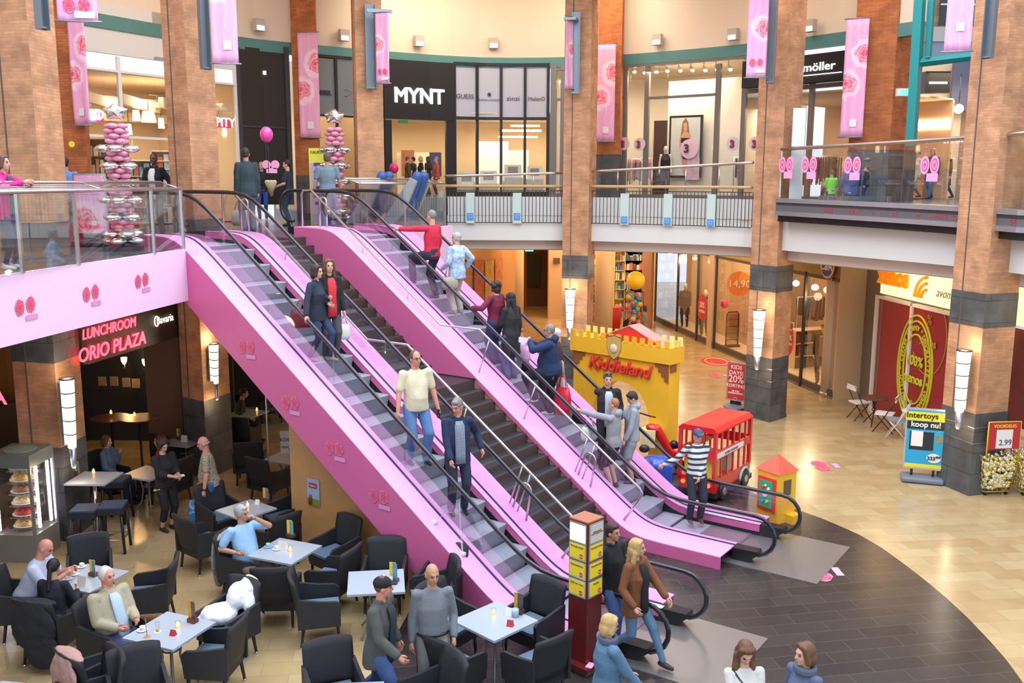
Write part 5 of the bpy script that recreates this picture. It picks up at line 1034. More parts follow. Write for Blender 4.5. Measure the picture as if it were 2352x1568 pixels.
for x,y,w,h,l in [(390,848,.5,.75,'white poster on the lunchroom wall right of the lamps'),(449,862,.55,.75,'poster on the brick wall beside the pillar lamp'),(362,810,.5,.7,'dark picture above the right lunchroom lamp')]:
    p=gy(x,y,24.2 if x==449 else 26.2); m=MB(); m.box(p,(w,.03,h)); tagobj(m,'poster',mat('poster_grey_%d'%x,(.16,.14,.13) if x!=362 else (.05,.03,.02),.5,var=.7,vscale=4),l,'poster')
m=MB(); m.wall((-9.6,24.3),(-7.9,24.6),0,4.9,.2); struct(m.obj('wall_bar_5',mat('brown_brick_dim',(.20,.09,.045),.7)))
m=MB(); a=gz(200,745,4.9); m.box((-8.0,17.7,4.9),(1.4,.35,.06),.35); tagobj(m,'light_strip',LAMPW,'bright light strip under the pale pink fascia','lamp')
point('bar_glow',(-11,22,3.2),10,(1,.5,.2),.3); point('cafe_glow',(-7.0,27.5,3.8),22,(1,.6,.32),.4); point('counter_glow',(-11.5,17.5,3.5),25,(1,.7,.4),.3)
# wood panel under the truss
t=thing('wood_partition','light wood partition standing under the near escalator','partition'); m=MB()
pr_=[(-7.65,0),(-3.75,0)]+[(s,max(.0,ztop(s)-1.22)) for s in frange(-3.75,-7.65,10)]
m.extr([(s+7.65,z) for s,z in pr_],W(-7.65,-3.95),EU,(0,0,1),EN*.08); m.obj('wood_panel',WOOD,t); m=MB(); m.box(W(-7.62,-3.2,1.55),(.08,1.4,3.1),_a); m.obj('end_panel',WOOD,t); base(t,W(-6,-3.95))
c=onseg(721,1130,W(-8,-3.96),W(-3,-3.96)); t=thing('beer_poster','small blue beer poster on the light wood partition','poster'); m=MB(); m.box(c-EN*.012,(.34,.01,.55),_a); m.obj('poster_sky',mat('poster_sky',(.35,.50,.70),.4,var=.3,vscale=5),t)
m=MB(); m.box(c-EN*.02+Vector((0,0,-.2)),(.33,.008,.14),_a); m.obj('green_field',mat('poster_green',(.20,.28,.05),.5),t); m=MB(); m.box(c-EN*.02+Vector((0,0,.14)),(.22,.01,.10),_a); m.obj('red_label',mat('label_red',(.45,.02,.03),.4),t); text('TEXELS',.055,c-EN*.03+Vector((0,0,.12)),EU,WHITE,t,ext=.002); m=MB(); [m.lathe([(.022,0),(.022,.12),(.01,.16),(.01,.2)],c-EN*.03+EU*(-.1+q*.05)+Vector((0,0,-.25)),8) for q in (0,1)]; m.obj('printed_bottles',mat('bottle_brown',(.25,.08,.02),.4),t); base(t,c)
c=Vector((*W(-8.6,-3.9).xy,0)); p=gy(659,1015,20.6); t=thing('hanging_notice','white notice with KOOP HEERLEN lettering on a glass screen under the escalator','poster'); m=MB(); m.box(p,(.30,.01,.52)); m.obj('notice_sheet',mat('notice_paper',(.50,.45,.42),.5),t); text('KOOP',.11,p+Vector((0,-.01,.02)),(1,0,0),mat('navy_ink',(.03,.04,.15),.5),t,ext=.002,bold=.002); text('HEERLEN',.07,p+Vector((0,-.01,-.14)),(1,0,0),mat('navy_ink'),t,ext=.002); m=MB(); m.box(p+Vector((.09,-.01,-.2)),(.1,.006,.1)); m.obj('blue_square',mat('sign_blue'),t); base(t,p)
t=thing('glass_screen','glass screen hanging under the near escalator','glass screen'); a=gy(618,1100,20.75); b=gy(705,1100,20.75); m=MB(); m.box(((a.x+b.x)/2,20.75,1.5),(b.x-a.x,.012,2.9)); m.obj('glass_pane',SHOPG,t); m=MB(); m.box((a.x,20.75,1.5),(.02,.03,2.9)); m.obj('edge_profile',STEEL,t); base(t,((a.x+b.x)/2,20.75,0))
# ------------------------------------------------------------------ cafe furniture
def wicker_chair():
    t=thing('wicker_chair','','chair'); w=.29; 
    # seat shell
    m=MB(); m.box((0,0,.36),(.52,.54,.16)); m.obj('seat_frame',WICKER,t)
    m=MB(); m.box((.02,0,.455),(.48,.46,.05)); m.obj('seat_cushion',CUSH,t)
    # curved tall backrest, leaning back
    m=MB(); n=8; vs=[]
    for j in range(7):
        z=.42+.55*j/6; x=-.25-.10*(j/6)**1.3
        for i in range(n+1):
            y=-w+2*w*i/n; cx=.05*(1-(y/w)**2)*-1; ro=(0 if j<6 else -.02*abs(y/w)**4); vs.append((x+cx-.02,y,z+ro))
    k=len(vs); vs+=[(a+.05,b,c) for a,b,c in vs]; fs=[]
    for j in range(6):
        for i in range(n): q=j*(n+1)+i; fs+=[(q,q+n+1,q+n+2,q+1),(k+q,k+q+1,k+q+n+2,k+q+n+1)]
    for i in range(n): fs.append((i,i+1,k+i+1,k+i)); q=6*(n+1)+i; fs.append((q,k+q,k+q+1,q+1))
    for j in range(6): q=j*(n+1); fs.append((q,k+q,k+q+n+1,q+n+1)); q+=n; fs.append((q,q+n+1,k+q+n+1,k+q))
    m.add(vs,fs,0,True); m.obj('backrest',WICKER,t)
    for sy in (-1,1):
        m=MB(); m.extr([(-.30,.30),(.24,.30),(.27,.60),(.22,.645),(0,.665),(-.31,.72)],(0,sy*w-.02,0),(1,0,0),(0,0,1),(0,.045,0)); m.obj('armrest',WICKER,t)
    for sx,sy in ((1,1),(1,-1),(-1,1),(-1,-1)):
        m=MB(); m.tube([(sx*.22,sy*.24,.32),(sx*.235-(.03 if sx<0 else 0),sy*.25,.02)],[.024,.018],6); l=m.obj('leg',BLACK,t); m=MB(); m.lathe([(.02,0),(.02,.03)],(sx*.236-(.03 if sx<0 else 0),sy*.25,0),8); m.obj('leg_cap',CHROME,l)
    return t
_ch=wicker_chair(); _used=[False]
def chair(x,y,face,label,z=.54,pos=None,grp=None):
    p=rel(pos) if pos else gz(x,y,z); c=_ch if not _used[0] else copy_tree(_ch); _used[0]=True
    if isinstance(face,(tuple,list,Vector)): rz=math.atan2(face[1]-p.y,face[0]-p.x)
    else: rz=math.radians(face)
    c.scale=(HS,)*3; c.location=(p.x,p.y,0); c.rotation_euler=(0,0,rz); c['label']=label
    if grp: c['group']=grp
    return c
TABLES=[]
OLDT=[(-5.11,13.26),(-4.11,16.31),(-5.44,18.49),(-2.28,15.0),(-.25,13.58),(-7.18,15.15),(-2.25,11.35),(-6.9,11.75)]
NEWT=[tuple(gz(x,y,TZ).xy) for x,y in ((390,1446),(655,1264),(565,1169),(864,1335),(1137,1424),(203,1326),(800,1608),(20,1610))]
def rel(p):
    "place given beside one of the cafe tables, pushed out for the chair size"
    d=[math.hypot(p[0]-a,p[1]-b) for a,b in OLDT]; i=d.index(min(d))
    if d[i]>2: return Vector((p[0],p[1],0))
    return Vector((NEWT[i][0]+(p[0]-OLDT[i][0])*1.06,NEWT[i][1]+(p[1]-OLDT[i][1])*1.06,0))
def table(cx,cy,ang,label,w=.86,d=.86):
    t=thing('cafe_table',label,'table',(cx,cy,0),math.radians(ang)); w/=HS;d/=HS;t.scale=(HS,)*3; m=MB(); m.box((0,0,.735),(w,d,.03)); m.obj('tabletop',TABLE,t)
    m=MB(); m.tube([(.10*math.cos(a),.10*math.sin(a),.50) for a in frange(0,2*PI*.96,20)],.013,6,closed=True); m.obj('ring_stretcher',GREYMET,t)
    for k in range(4):
        a=PI/4+k*PI/2; c_,s_=math.cos(a),math.sin(a); m=MB(); m.tube([(c_*.24,s_*.24,.72),(c_*.13,s_*.13,.60),(c_*.10,s_*.10,.42),(c_*.14,s_*.14,.2),(c_*.30,s_*.30,.02)],.016,6); m.obj('leg',GREYMET,t)
    TABLES.append((cx,cy)); return t
tA,tB,tC,tD,tE,tF,tG,tH=NEWT
table(*tA,-22,'pale grey cafe table with candle and glass, beside the man in the beige jacket',.92,.92); table(*tB,-23,'pale grey cafe table with blue coffee cup, beside the man in the blue shirt',.93,.93); table(*tC,-38,'pale grey cafe table with one candle, behind the man in the blue shirt'); table(*tD,8,'pale grey cafe table with a tin of menus, behind the man in the black cap',.92,.92); table(*tE,-45,'pale grey cafe table in front of the pink escalator, beside the menu kiosk',.92,.92); table(*tF,-20,'pale grey cafe table laid with food, beside the bald man',.9,.9)
table(*tG,5,'pale grey cafe table cut by the bottom edge, left of centre'); table(*tH,-10,'pale grey cafe table cut by the bottom left corner')
for x,y,l in [(424,1012,'dim cafe table under the pale fascia, behind the man in the floral shirt'),(568,948,'dim cafe table deep under the escalator, with one candle'),(340,1085,'dim cafe table between the two seated women'),(660,1050,'dim cafe table under the escalator beside the glass screen')]:
    p=gz(x,y,TZ); table(p.x,p.y,-20,l)
chair(262,1468,(tA[0]+.1,tA[1]),'dark wicker chair holding the man in the beige jacket'); chair(0,0,tA,'dark wicker chair with a white cloth bundle, behind the candle table',pos=(-4.60,14.10)); chair(492,1505,tA,'dark wicker chair right of the candle table, blue cushion showing'); chair(0,0,tA,'dark wicker chair draped with a pink blanket, bottom left',pos=(-5.75,12.45))
chair(565,1300,tB,'dark wicker chair holding the man in the blue shirt'); chair(0,0,tB,'dark wicker chair in front of the blue cup table, back to the camera',pos=(-4.05,15.45)); chair(0,0,tB,'dark wicker chair right of the blue cup table',pos=(-3.28,16.0)); chair(0,0,tB,'dark wicker chair behind the blue cup table, against the wood partition',pos=(-3.45,17.05))
chair(0,0,tC,'dark wicker chair left of the one candle table, in front of the floral shirt man',pos=(-6.02,17.75)); chair(0,0,tC,'dark wicker chair behind the one candle table, far side',pos=(-6.1,19.05)); chair(0,0,tC,'dark wicker chair right of the one candle table, far side',pos=(-4.85,19.0)); chair(0,0,tC,'dark wicker chair between the one candle table and the blue cup table',pos=(-4.75,17.85))
chair(0,0,tD,'dark wicker chair left of the tin table',pos=(-3.12,14.8)); chair(0,0,tD,'dark wicker chair behind the tin table, against the pink panel',pos=(-2.28,15.85)); chair(0,0,tD,'dark wicker chair right of the tin table, behind the grey sweater man',pos=(-1.45,15.2)); chair(1012,1345,-110,'dark wicker chair tucked against the pink escalator side, behind the grey sweater man')
chair(0,0,tE,'dark wicker chair behind the kiosk side table, in front of the escalator steps',pos=(.28,14.15)); chair(0,0,tE,'dark wicker chair left of the kiosk side table, beside the grey sweater man',pos=(-.93,14.1)); chair(0,0,tE,'dark wicker chair front left of the kiosk side table, back to the camera',pos=(-.80,12.92)); chair(0,0,tE,'dark wicker chair front right of the kiosk side table, blue cushion showing',pos=(.30,12.95))
chair(0,0,tF,'dark wicker chair holding the bald man in the pale shirt',pos=(-8.05,14.95)); chair(0,0,(tF[0]+.1,tF[1]),'dark wicker chair holding the dark haired woman, black coat over it',pos=(-7.30,14.2)); chair(0,0,tF,'dark wicker chair right of the food table, empty',pos=(-6.30,15.3)); chair(0,0,tF,'dark wicker chair behind the food table, beside the cake display',pos=(-7.55,16.0))
chair(0,0,tG,'dark wicker chair at the bottom edge, left of the grey sweater man',pos=(-2.55,12.05)); chair(0,0,tG,'dark wicker chair back peeking in at the bottom, between two walking men',pos=(-1.35,11.85)); chair(0,0,tH,'dark wicker chair at the bottom left corner, beside the pink blanket',pos=(-6.25,12.3)); chair(0,0,(-4.6,11.0),'dark wicker chair cut by the bottom edge, in front of the pink blanket chair',pos=(-5.05,12.0))
for i,(x,y,f) in enumerate([(470,1010,200),(560,1000,80),(395,1040,60),(620,930,200),(520,930,-20),(575,1060,100),(250,1100,-20),(390,1105,160),(620,1100,60)]):
    p=gz(x,y,.54); chair(0,0,f,['dim wicker chair right of the dim table behind the floral shirt man','dim wicker chair in the passage behind the cafe, centre','dim wicker chair in front of the dim table behind the floral shirt man','dim wicker chair far under the escalator, right of the candle table','dim wicker chair far under the escalator, left of the candle table','dim wicker chair beside the glass screen, left','dim wicker chair holding the woman in the denim jacket','dim wicker chair holding the woman in red','dim wicker chair beside the glass screen, front'][i],pos=(p.x,p.y,0))
# draped textiles
def drape(pts,label,cat,mm,nm,th=.03):
    t=thing(nm,label,cat); m=MB(); 
    for c,r,R_ in pts: m.ell(c,r,14,10,0,R_)
    o=m.obj('cloth',mm,t); rm=o.modifiers.new('merge','REMESH'); rm.mode='VOXEL'; rm.voxel_size=.018; rm.use_smooth_shade=True; sm=o.modifiers.new('soften','SMOOTH'); sm.iterations=4
    tx=bpy.data.textures.new('folds','CLOUDS'); tx.noise_scale=.12; dm=o.modifiers.new('folds','DISPLACE'); dm.texture=tx; dm.strength=.035; base(t,pts[0][0])
    q=Vector(pts[0][0])-OFF; t.scale=(HS,)*3; t.location=OFF+q*HS; return t
def rotm(x,y,z): return (Matrix.Rotation(z,3,'Z')@Matrix.Rotation(y,3,'Y')@Matrix.Rotation(x,3,'X'))
p=rel((-4.60,14.10)); f=(p-Vector((tA[0],tA[1],0))).normalized()
OFF=p; drape([(p+Vector((-.08,0,.60)),(.24,.24,.13),None),(p+f*.22+Vector((0,0,.76)),(.14,.22,.18),None),(p+f*.30+Vector((.10,.05,.88)),(.13,.16,.07),rotm(.3,.5,.4)),(p+Vector((-.26,-.05,.52)),(.14,.20,.08),None),(p+f*.25+Vector((.16,-.05,.66)),(.10,.14,.15),None)],'crumpled white cloth bundle lying on the wicker chair behind the candle table','cloth',mat('white_cloth',(.80,.80,.85),.9),'white_cloth')
p=rel((-5.75,12.45)); f=(p-Vector((tA[0],tA[1],0))).normalized(); an=math.atan2(f.y,f.x)
OFF=p; drape([(p+f*.32+Vector((0,0,.94)),(.09,.29,.06),rotm(0,0,an)),(p+f*.40+Vector((0,0,.66)),(.05,.30,.30),rotm(0,0,an)),(p+f*.42+Vector((0,0,.40)),(.05,.26,.25),rotm(0,0,an))],'pinkish brown blanket hanging over a wicker chair back, bottom left','blanket',mat('pink_brown_blanket',(.42,.25,.22),.9),'blanket')
p=rel((-7.30,14.2)); f=(p-Vector((tF[0],tF[1],0))).normalized(); an=math.atan2(f.y,f.x)
OFF=p; drape([(p+f*.33+Vector((0,0,.93)),(.09,.31,.05),rotm(0,0,an)),(p+f*.40+Vector((0,0,.62)),(.06,.31,.33),rotm(0,0,an)),(p+f*.42+Vector((.1,0,.32)),(.06,.24,.25),rotm(0,0,an))],'black coat hanging over the chair of the dark haired woman','coat',mat('black_coat_cloth',(.012,.013,.018),.85),'hanging_coat')
p=gz(565,1300,.54); p.z=0; f=(p-Vector((tB[0],tB[1],0))).normalized(); an=math.atan2(f.y,f.x)
OFF=p; drape([(p+f*.36+Vector((0,0,.90)),(.07,.27,.06),rotm(0,0,an)),(p+f*.42+Vector((0,0,.58)),(.05,.26,.36),rotm(0,0,an)),(p+f*.42+Vector((0,0,.30)),(.05,.2,.2),rotm(0,0,an))],'grey coat hanging over the chair of the man in the blue shirt','coat',mat('grey_coat_cloth',(.26,.30,.31),.85),'hanging_coat')
# things on the tables
CG=glass('clear_tableware',(.95,.95,.93),.6,.05)
def candle(x,y,label,z=TZ,pos=None):
    p=Vector((pos[0],pos[1],z)) if pos else gz(x,y,z); t=thing('tealight',label,'candle',(p.x,p.y,z)); m=MB(); m.lathe([(.035,0),(.04,.09)],(0,0,0),12); m.obj('glass_cup',CG,t); m=MB(); m.lathe([(.028,.005),(.028,.055)],(0,0,0),10); m.obj('glowing_wax',mat('glowing_wax',(1,.45,.15),.5,emit=3,ecol=(1,.35,.08)),t); m=MB(); m.ell((0,0,.075),(.008,.008,.02),6,5); m.obj('flame',mat('flame',(1,.7,.3),.5,emit=25,ecol=(1,.6,.2)),t); return t
candle(409,1440,'orange glowing candle glass on the table of the beige jacket man'); candle(667,1265,'orange glowing candle glass beside the coffee cup'); candle(569,1162,'candle glass alone on the table behind the blue shirt man'); candle(1134,1410,'candle glass on the table beside the menu kiosk'); candle(882,1330,'candle glass behind the black cap'); candle(590,943,'far candle on the dim table under the escalator')
candle(215,1086,'candle on the high table',z=1.32); 
for x,y,l in ((255,950,'left'),(309,955,'right')): p=gy(x,y,21.8); candle(0,0,'small candle glowing in the dark lunchroom, '+l,z=round(p.z,3),pos=(p.x,p.y))
for k,(x,y) in enumerate([(255,958),(320,958)]): p=gy(x,y,21.8); t=thing('bar_table','dark round bar table in the unlit lunchroom, '+('left' if k==0 else 'right'),'table',(p.x,p.y,0)); MB().lathe([(.45,p.z-.03),(.45,p.z)],(0,0,0),20).obj('tabletop',mat('dark_red_wood',(.10,.03,.015),.3),t); MB().lathe([(.25,0),(.25,.03),(.03,.06),(.03,p.z-.03)],(0,0,0),14).obj('pedestal',BLACK,t)
def menu(x,y,label,z=TZ,cols=((.85,.60,.05),(.12,.30,.45)),tin=False,s=1.0):
    p=gz(x,y,z); t=thing('menu_holder',label,'menu holder',(p.x,p.y,z),-.5); 
    m=MB(); m.box((0,0,.03),(.14,.10,.06)); m.obj('holder_block',DWOOD,t)
    for k,c in enumerate(cols): m=MB(); m.box((-.03+.06*k,.01-.02*k,.15*s),(.11,.006,.24*s),.25-.5*k); m.obj('menu_card',mat('menu_card_%02d%02d%02d'%tuple(int(v*99) for v in c),c,.4,var=.25,vscale=12),t)
    if tin: m=MB(); m.lathe([(.055,0),(.055,.12)],(.0,-.12,0),16); m.obj('tin',mat('blue_tin',(.35,.45,.60),.35,var=.5,vscale=12),t)
    return t
menu(215,1322,'menus in yellow and blue covers on the food table'); menu(668,1232,'menus in yellow and teal covers on the coffee cup table',cols=((.85,.6,.05),(.15,.42,.42)),s=1.15); menu(905,1335,'tin and menus in yellow and blue covers on the table behind the black cap',tin=True,s=1.2); menu(1192,1408,'brown menus and tin on the table beside the kiosk',cols=((.55,.33,.05),(.05,.05,.06)),tin=True,s=1.2); menu(443,1428,'brown menu cards on the table of the beige jacket man',cols=((.55,.30,.04),(.10,.06,.04)),s=1.2); menu(612,1150,'thin yellow menu on the table behind the blue shirt man',cols=((.7,.45,.05),(.2,.2,.2))); menu(178,1088,'yellow menus on the high table',z=1.32); menu(412,1008,'menu stand on the dim table behind the floral shirt man')
def card(x,y,label,c=(.75,.72,.65),s=.14,z=TZ):
    p=gz(x,y,z); t=thing('table_card',label,'table card',(p.x,p.y,z),-.3); m=MB(); m.extr([(-.04,0),(.04,0),(.0,s*1.2)],(-s*.6,0,0),(0,1,0),(0,0,1),(s*1.2,0,0)); m.obj('folded_card',mat('card_%d'%int(c[0]*99+c[1]*9),c,.6,var=.15,vscale=14),t); return t
card(650,1262,'white folded card with a picture, between cup and candle'); card(190,1345,'white folded card on the food table'); card(398,1458,'small red card on the beige jacket man table',(.50,.03,.05),.07); card(1172,1437,'small red card on the kiosk side table',(.50,.03,.05),.08); card(1170,1412,'white folded napkin on the kiosk side table',(.8,.8,.78),.10); card(424,1014,'white card on the dim table behind the floral shirt man'); card(592,1157,'white folded napkin on the table behind the blue shirt man',(.7,.7,.66),.08)
def cup(x,y,label,c,z=TZ):
    p=gz(x,y,z); t=thing('coffee_cup',label,'cup',(p.x,p.y,z)); MB().lathe([(.03,.0),(.075,.012),(.078,.016)],(0,0,0),18).obj('saucer',c,t); MB().lathe([(.025,.014),(.04,.07),(.036,.07),(.02,.02)],(0,0,0),16).obj('cup_body',c,t); MB().tube([(.038+.02*math.sin(a),0,.045+.018*math.cos(a)) for a in frange(0,PI,6)],.005,5).obj('handle',c,t); return t
cup(616,1256,'pale blue coffee cup and saucer before the man in the blue shirt',mat('pale_blue_china',(.35,.62,.72),.2)); cup(636,1262,'white milk jug beside the blue cup',mat('white_china',(.75,.75,.72),.2)); cup(327,1448,'small white cup at the edge of the beige jacket man table',mat('white_china')); cup(170,1320,'white cup on the food table, near the bald man',mat('white_china')); cup(188,1302,'white bowl of food on the food table',mat('white_china')); cup(155,1330,'white plate between the dark haired woman and bald man',mat('white_china'))
p=gz(362,1450,TZ); t=thing('beer_glass','nearly empty beer glass on two round mats','glass',(p.x,p.y,TZ)); MB().lathe([(.055,0),(.055,.004)],(0,0,0),16).obj('beer_mat',WHITE,t); MB().lathe([(.025,.006),(.035,.15)],(0,0,0),14).obj('glass_body',CG,t); MB().lathe([(.024,.01),(.027,.045)],(0,0,0),12).obj('beer',mat('beer_amber',(.65,.38,.04),.3),t)
p=gz(338,1462,TZ); t=thing('flag_stick','thin stick on a round foot at the left corner of the candle table','stick',(p.x,p.y,TZ)); MB().lathe([(.05,0),(.05,.008)],(0,0,0),16).obj('round_foot',mat('foot_copper',(.5,.25,.12),.4),t); MB().tube([(0,0,0),(-.01,0,.28)],.005,5).obj('stick',mat('stick_red',(.4,.12,.08),.5),t)
# high table and stools
hc=gz(216,1097,1.32); t=thing('high_table','high bar table with candle and menus beside the left pillar','table',(hc.x,hc.y,0),-.05); t.scale=(1,1,HS); MB().box((0,0,1.085),(.84,.84,.03)).obj('tabletop',TABLE,t); MB().tube([(0,0,.03),(0,0,1.07)],.035,10).obj('column',CHROME,t)
m=MB(); [m.tube([(0,0,.12),(.32*math.cos(a),.32*math.sin(a),.02)],.025,6) for a in (.8,2.4,3.9,5.5)]; m.obj('foot_cross',CHROME,t)
def stool(p,label,rz):
    t=thing('bar_stool',label,'stool',(p.x,p.y,0),rz); t.scale=(HS,)*3; MB().box((0,0,.74),(.42,.42,.10)).obj('seat_frame',WICKER,t); MB().box((0,0,.80),(.40,.40,.04)).obj('seat_cushion',mat('navy_cushion',(.04,.07,.12),.7),t)
    for sx in (-1,1):
        for sy in (-1,1): MB().tube([(sx*.17,sy*.17,.7),(sx*.20,sy*.20,.01)],.024,6).obj('leg',BLACK,t)
    m=MB(); m.tube([(.19,-.19,.25),(.19,.19,.25),(-.19,.19,.25),(-.19,-.19,.25)],.012,6,closed=True); m.obj('foot_rest',STEEL,t); return t
stool(gz(197,1165,.98),'dark bar stool in front of the high table, left one',.1); stool(gz(258,1157,.98),'dark bar stool in front of the high table, right one',.15); stool(gz(235,1128,.98)+Vector((-.1,.9,0)),'dark bar stool behind the high table',0)
# cake display
D0=gz(92,1292); an=math.radians(-4); t=thing('cake_display','refrigerated glass cake display tower at the left edge','display case',(D0.x-.42,D0.y+.42,0),an); w=.84
MB().box((0,0,.28),(w,w,.56)).obj('base_cabinet',mat('display_base_grey',(.28,.27,.25),.4,.4),t); MB().box((0,0,2.04),(w,w,.26)).obj('top_housing',mat('display_top_grey',(.25,.28,.27),.35,.5),t)
MB().lathe([(.3,2.17),(.3,2.19)],(0,0,0),24).obj('round_lid',mat('lid_green_grey',(.20,.30,.28),.3),t)
for sx in (-1,1):
    for sy in (-1,1): MB().box((sx*(w/2-.025),sy*(w/2-.025),1.24),(.05,.05,1.36)).obj('corner_post',GREYMET,t)
for rz_ in range(4): MB().box((0,-w/2+.01,1.24),(w-.1,.008,1.34),0).obj('glass_pane',SHOPG,t).rotation_euler=(0,0,rz_*PI/2)
for sx,sy in ((.34,-.1),(-.34,-.34),(.34,.3)): MB().box((sx,sy,1.24),(.035,.05,1.25)).obj('light_tube',mat('cool_tube',(1,.92,1),.4,emit=9,ecol=(1,.90,1)),t)
for k in range(6):
    z=.62+.235*k; MB().lathe([(.32,z),(.32,z+.012)],(0,0,0),22).obj('glass_shelf',CG,t)
base_w=Matrix.Translation(t.location)@Matrix.Rotation(an,4,'Z'); rn=random.Random(2)
CK=[((.60,.38,.15),'golden pie'),((.45,.05,.04),'red fruit tart'),((.70,.55,.30),'pale cream cake'),((.30,.15,.07),'chocolate cake'),((.62,.40,.12),'apple pie'),((.75,.68,.55),'white meringue cake')]
for k in range(6):
    z=.632+.235*k; q=base_w@Vector((0,0,z)); c=thing('cake',CK[k][1]+' on shelf %s of the cake display'%['the lowest','the second lowest','the third','the fourth','the fifth','the highest'][k],'cake',q); c['label']='%s on %s shelf of the cake display'%(CK[k][1],['the lowest','the second lowest','the third','the fourth','the fifth','the highest'][k])
    MB().lathe([(.22,0),(.24,.01)],(0,0,0),20).obj('plate',WHITE,c); m=MB(); m.lathe([(.19,.01),(.20,.07),(.17,.09),(.0,.095)],(0,0,0),22); [m.ell((.14*math.cos(a),.14*math.sin(a),.095),(.03,.03,.022),8,6) for a in frange(0,5.5,8)]; m.obj('cake_body',mat('cake_%d'%k,CK[k][0],.6,bump=.5,bscale=40),c)
point('display_light',base_w@Vector((0,-.1,1.9)),10,(1,.9,.95),.1)
# ------------------------------------------------------------------ play castle
YC=mat('castle_yellow',(.88,.50,.03),.45,var=.12,vscale=2); YC2=mat('castle_pale_yellow',(.85,.72,.22),.5); BRC=mat('castle_brown',(.28,.10,.03),.6); REDC=mat('castle_red',(.75,.05,.03),.4); PKR=mat('castle_pink_roof',(.80,.30,.28),.5)
ZK=3.30; KL=gz(1315,757,ZK); KR=gz(1541,788,ZK); KL=Vector((KL.x,KL.y,0)); KR=Vector((KR.x,KR.y,0)); kd=(KR-KL).normalized(); kn=Vector((kd.y,-kd.x,0)); KW=(KR-KL).length; ka=math.atan2(kd.y,kd.x)
t=thing('play_castle','yellow toy castle gate with red Kiddieland lettering and battlements','play castle'); DP=.55
def KP(u,z,n=0): return KL+kd*u+kn*n+Vector((0,0,z))
cx=KW*.52; rx=KW*.29; zs=1.05; zt_=2.08
arch=[(cx+rx*math.cos(a),zs+(zt_-zs)*math.sin(a)) for a in frange(0,PI,18)]
prof=[(0.04,0),(0.04,ZK-.5),(KW-.04,ZK-.5),(KW-.04,0),(cx+rx,0)]+arch+[(cx-rx,0)]
m=MB(); m.extr(prof[::-1],KP(0,0,-DP+.02),kd,(0,0,1),kn*(DP-.04)); m.obj('gate_wall',YC,t)
m=MB(); m.box(KP(KW/2,ZK-.35,-DP/2),(KW+.06,DP+.12,.42),ka); m.obj('parapet_band',YC,t)
nc=13
for k in range(nc):
    u=.09+(KW-.18)*k/(nc-1); m=MB(); m.box(KP(u,ZK-.06,.045),(.14,.03,.20),ka); m.obj('battlement',YC,t)
    if k not in (5,6,7): m=MB(); m.box(KP(u,ZK-.04,-DP-.045),(.14,.03,.22),ka); m.obj('battlement',YC2,t)
for k in (1,2): m=MB(); m.box(KP(KW+.015,ZK-.06,-DP*k/3),(.03,.12,.2),ka); m.obj('battlement',YC2,t)
m=MB(); m.extr([(-1.05,0),(1.05,0),(0,.42)],KP(KW*.57,ZK-.16,-.12),kd,(0,0,1),-kn*.02); m.obj('gable_front',REDC,t)
m=MB(); m.extr([(-1.1,-.02),(0,.44),(0,.47),(-1.1,.01)],KP(KW*.57,ZK-.16,-.1),kd,(0,0,1),-kn*.5); m.extr([(1.1,-.02),(1.1,.01),(0,.47),(0,.44)],KP(KW*.57,ZK-.16,-.1),kd,(0,0,1),-kn*.5); m.obj('roof_slope',PKR,t)
def steps(u0,sg,n0):
    pr=[(0,0),(sg*.42,0)]+sum([[(sg*(.42-.1*k),-.12*k-.10),(sg*(.32-.1*k),-.12*k-.10)] for k in range(4)],[])+[(0,-.52)]
    m=MB(); m.extr(pr if sg<0 else pr[::-1],KP(u0,ZK-.57,.0),kd,(0,0,1),kn*.015); return m
steps(.04,1,0).obj('brown_corner',BRC,t); steps(KW-.04,-1,0).obj('brown_corner',BRC,t)
m=MB(); m.extr([(0,0),(-.4,0),(-.4,-.12),(-.3,-.12),(-.3,-.24),(-.2,-.24),(-.2,-.36),(0,-.36)],KP(KW-.03,ZK-.76,0),-kn*-1*-1,(0,0,1),kd*.015) if False else m.box(KP(KW-.03,ZK-.70,-.2),(.03,.28,.2),ka); m.obj('brown_corner',BRC,t)
text('Kiddieland',.48,KP(KW*.50,ZK-.98,.03),(kd+Vector((0,0,-.02))),REDC,t,bold=.012,shear=.25,sx=1.0,ext=.02)
m=MB(); sh=[(-.24,.30),(0,.34),(.24,.30),(.25,-.02),(.16,-.24),(0,-.36),(-.16,-.24),(-.25,-.02)]; m.extr(sh[::-1],KP(KW*.46,ZK-.32,.03),kd,(0,0,1),kn*.03); m.obj('shield',mat('shield_rim',(.25,.16,.06),.5),t); m=MB(); m.extr([(a*.88,b*.88) for a,b in sh][::-1],KP(KW*.46,ZK-.32,.05),kd,(0,0,1),kn*.03); m.obj('shield_face',mat('shield_gold',(.62,.42,.12),.5),t)
m=MB(); m.ell(KP(KW*.46,ZK-.34,.09),(.12,.03,.12),14,10,0,rotm(0,0,ka)); m.obj('emblem_disc',mat('emblem_cream',(.75,.68,.50),.5),t)
for u in (-.05,.05): m=MB(); m.box(KP(KW*(.14 if u<0 else .86),.95,.2),(.55,.42,.05),ka); m.obj('side_shelf',YC2,t)
base(t,KP(KW/2,0,-DP/2))
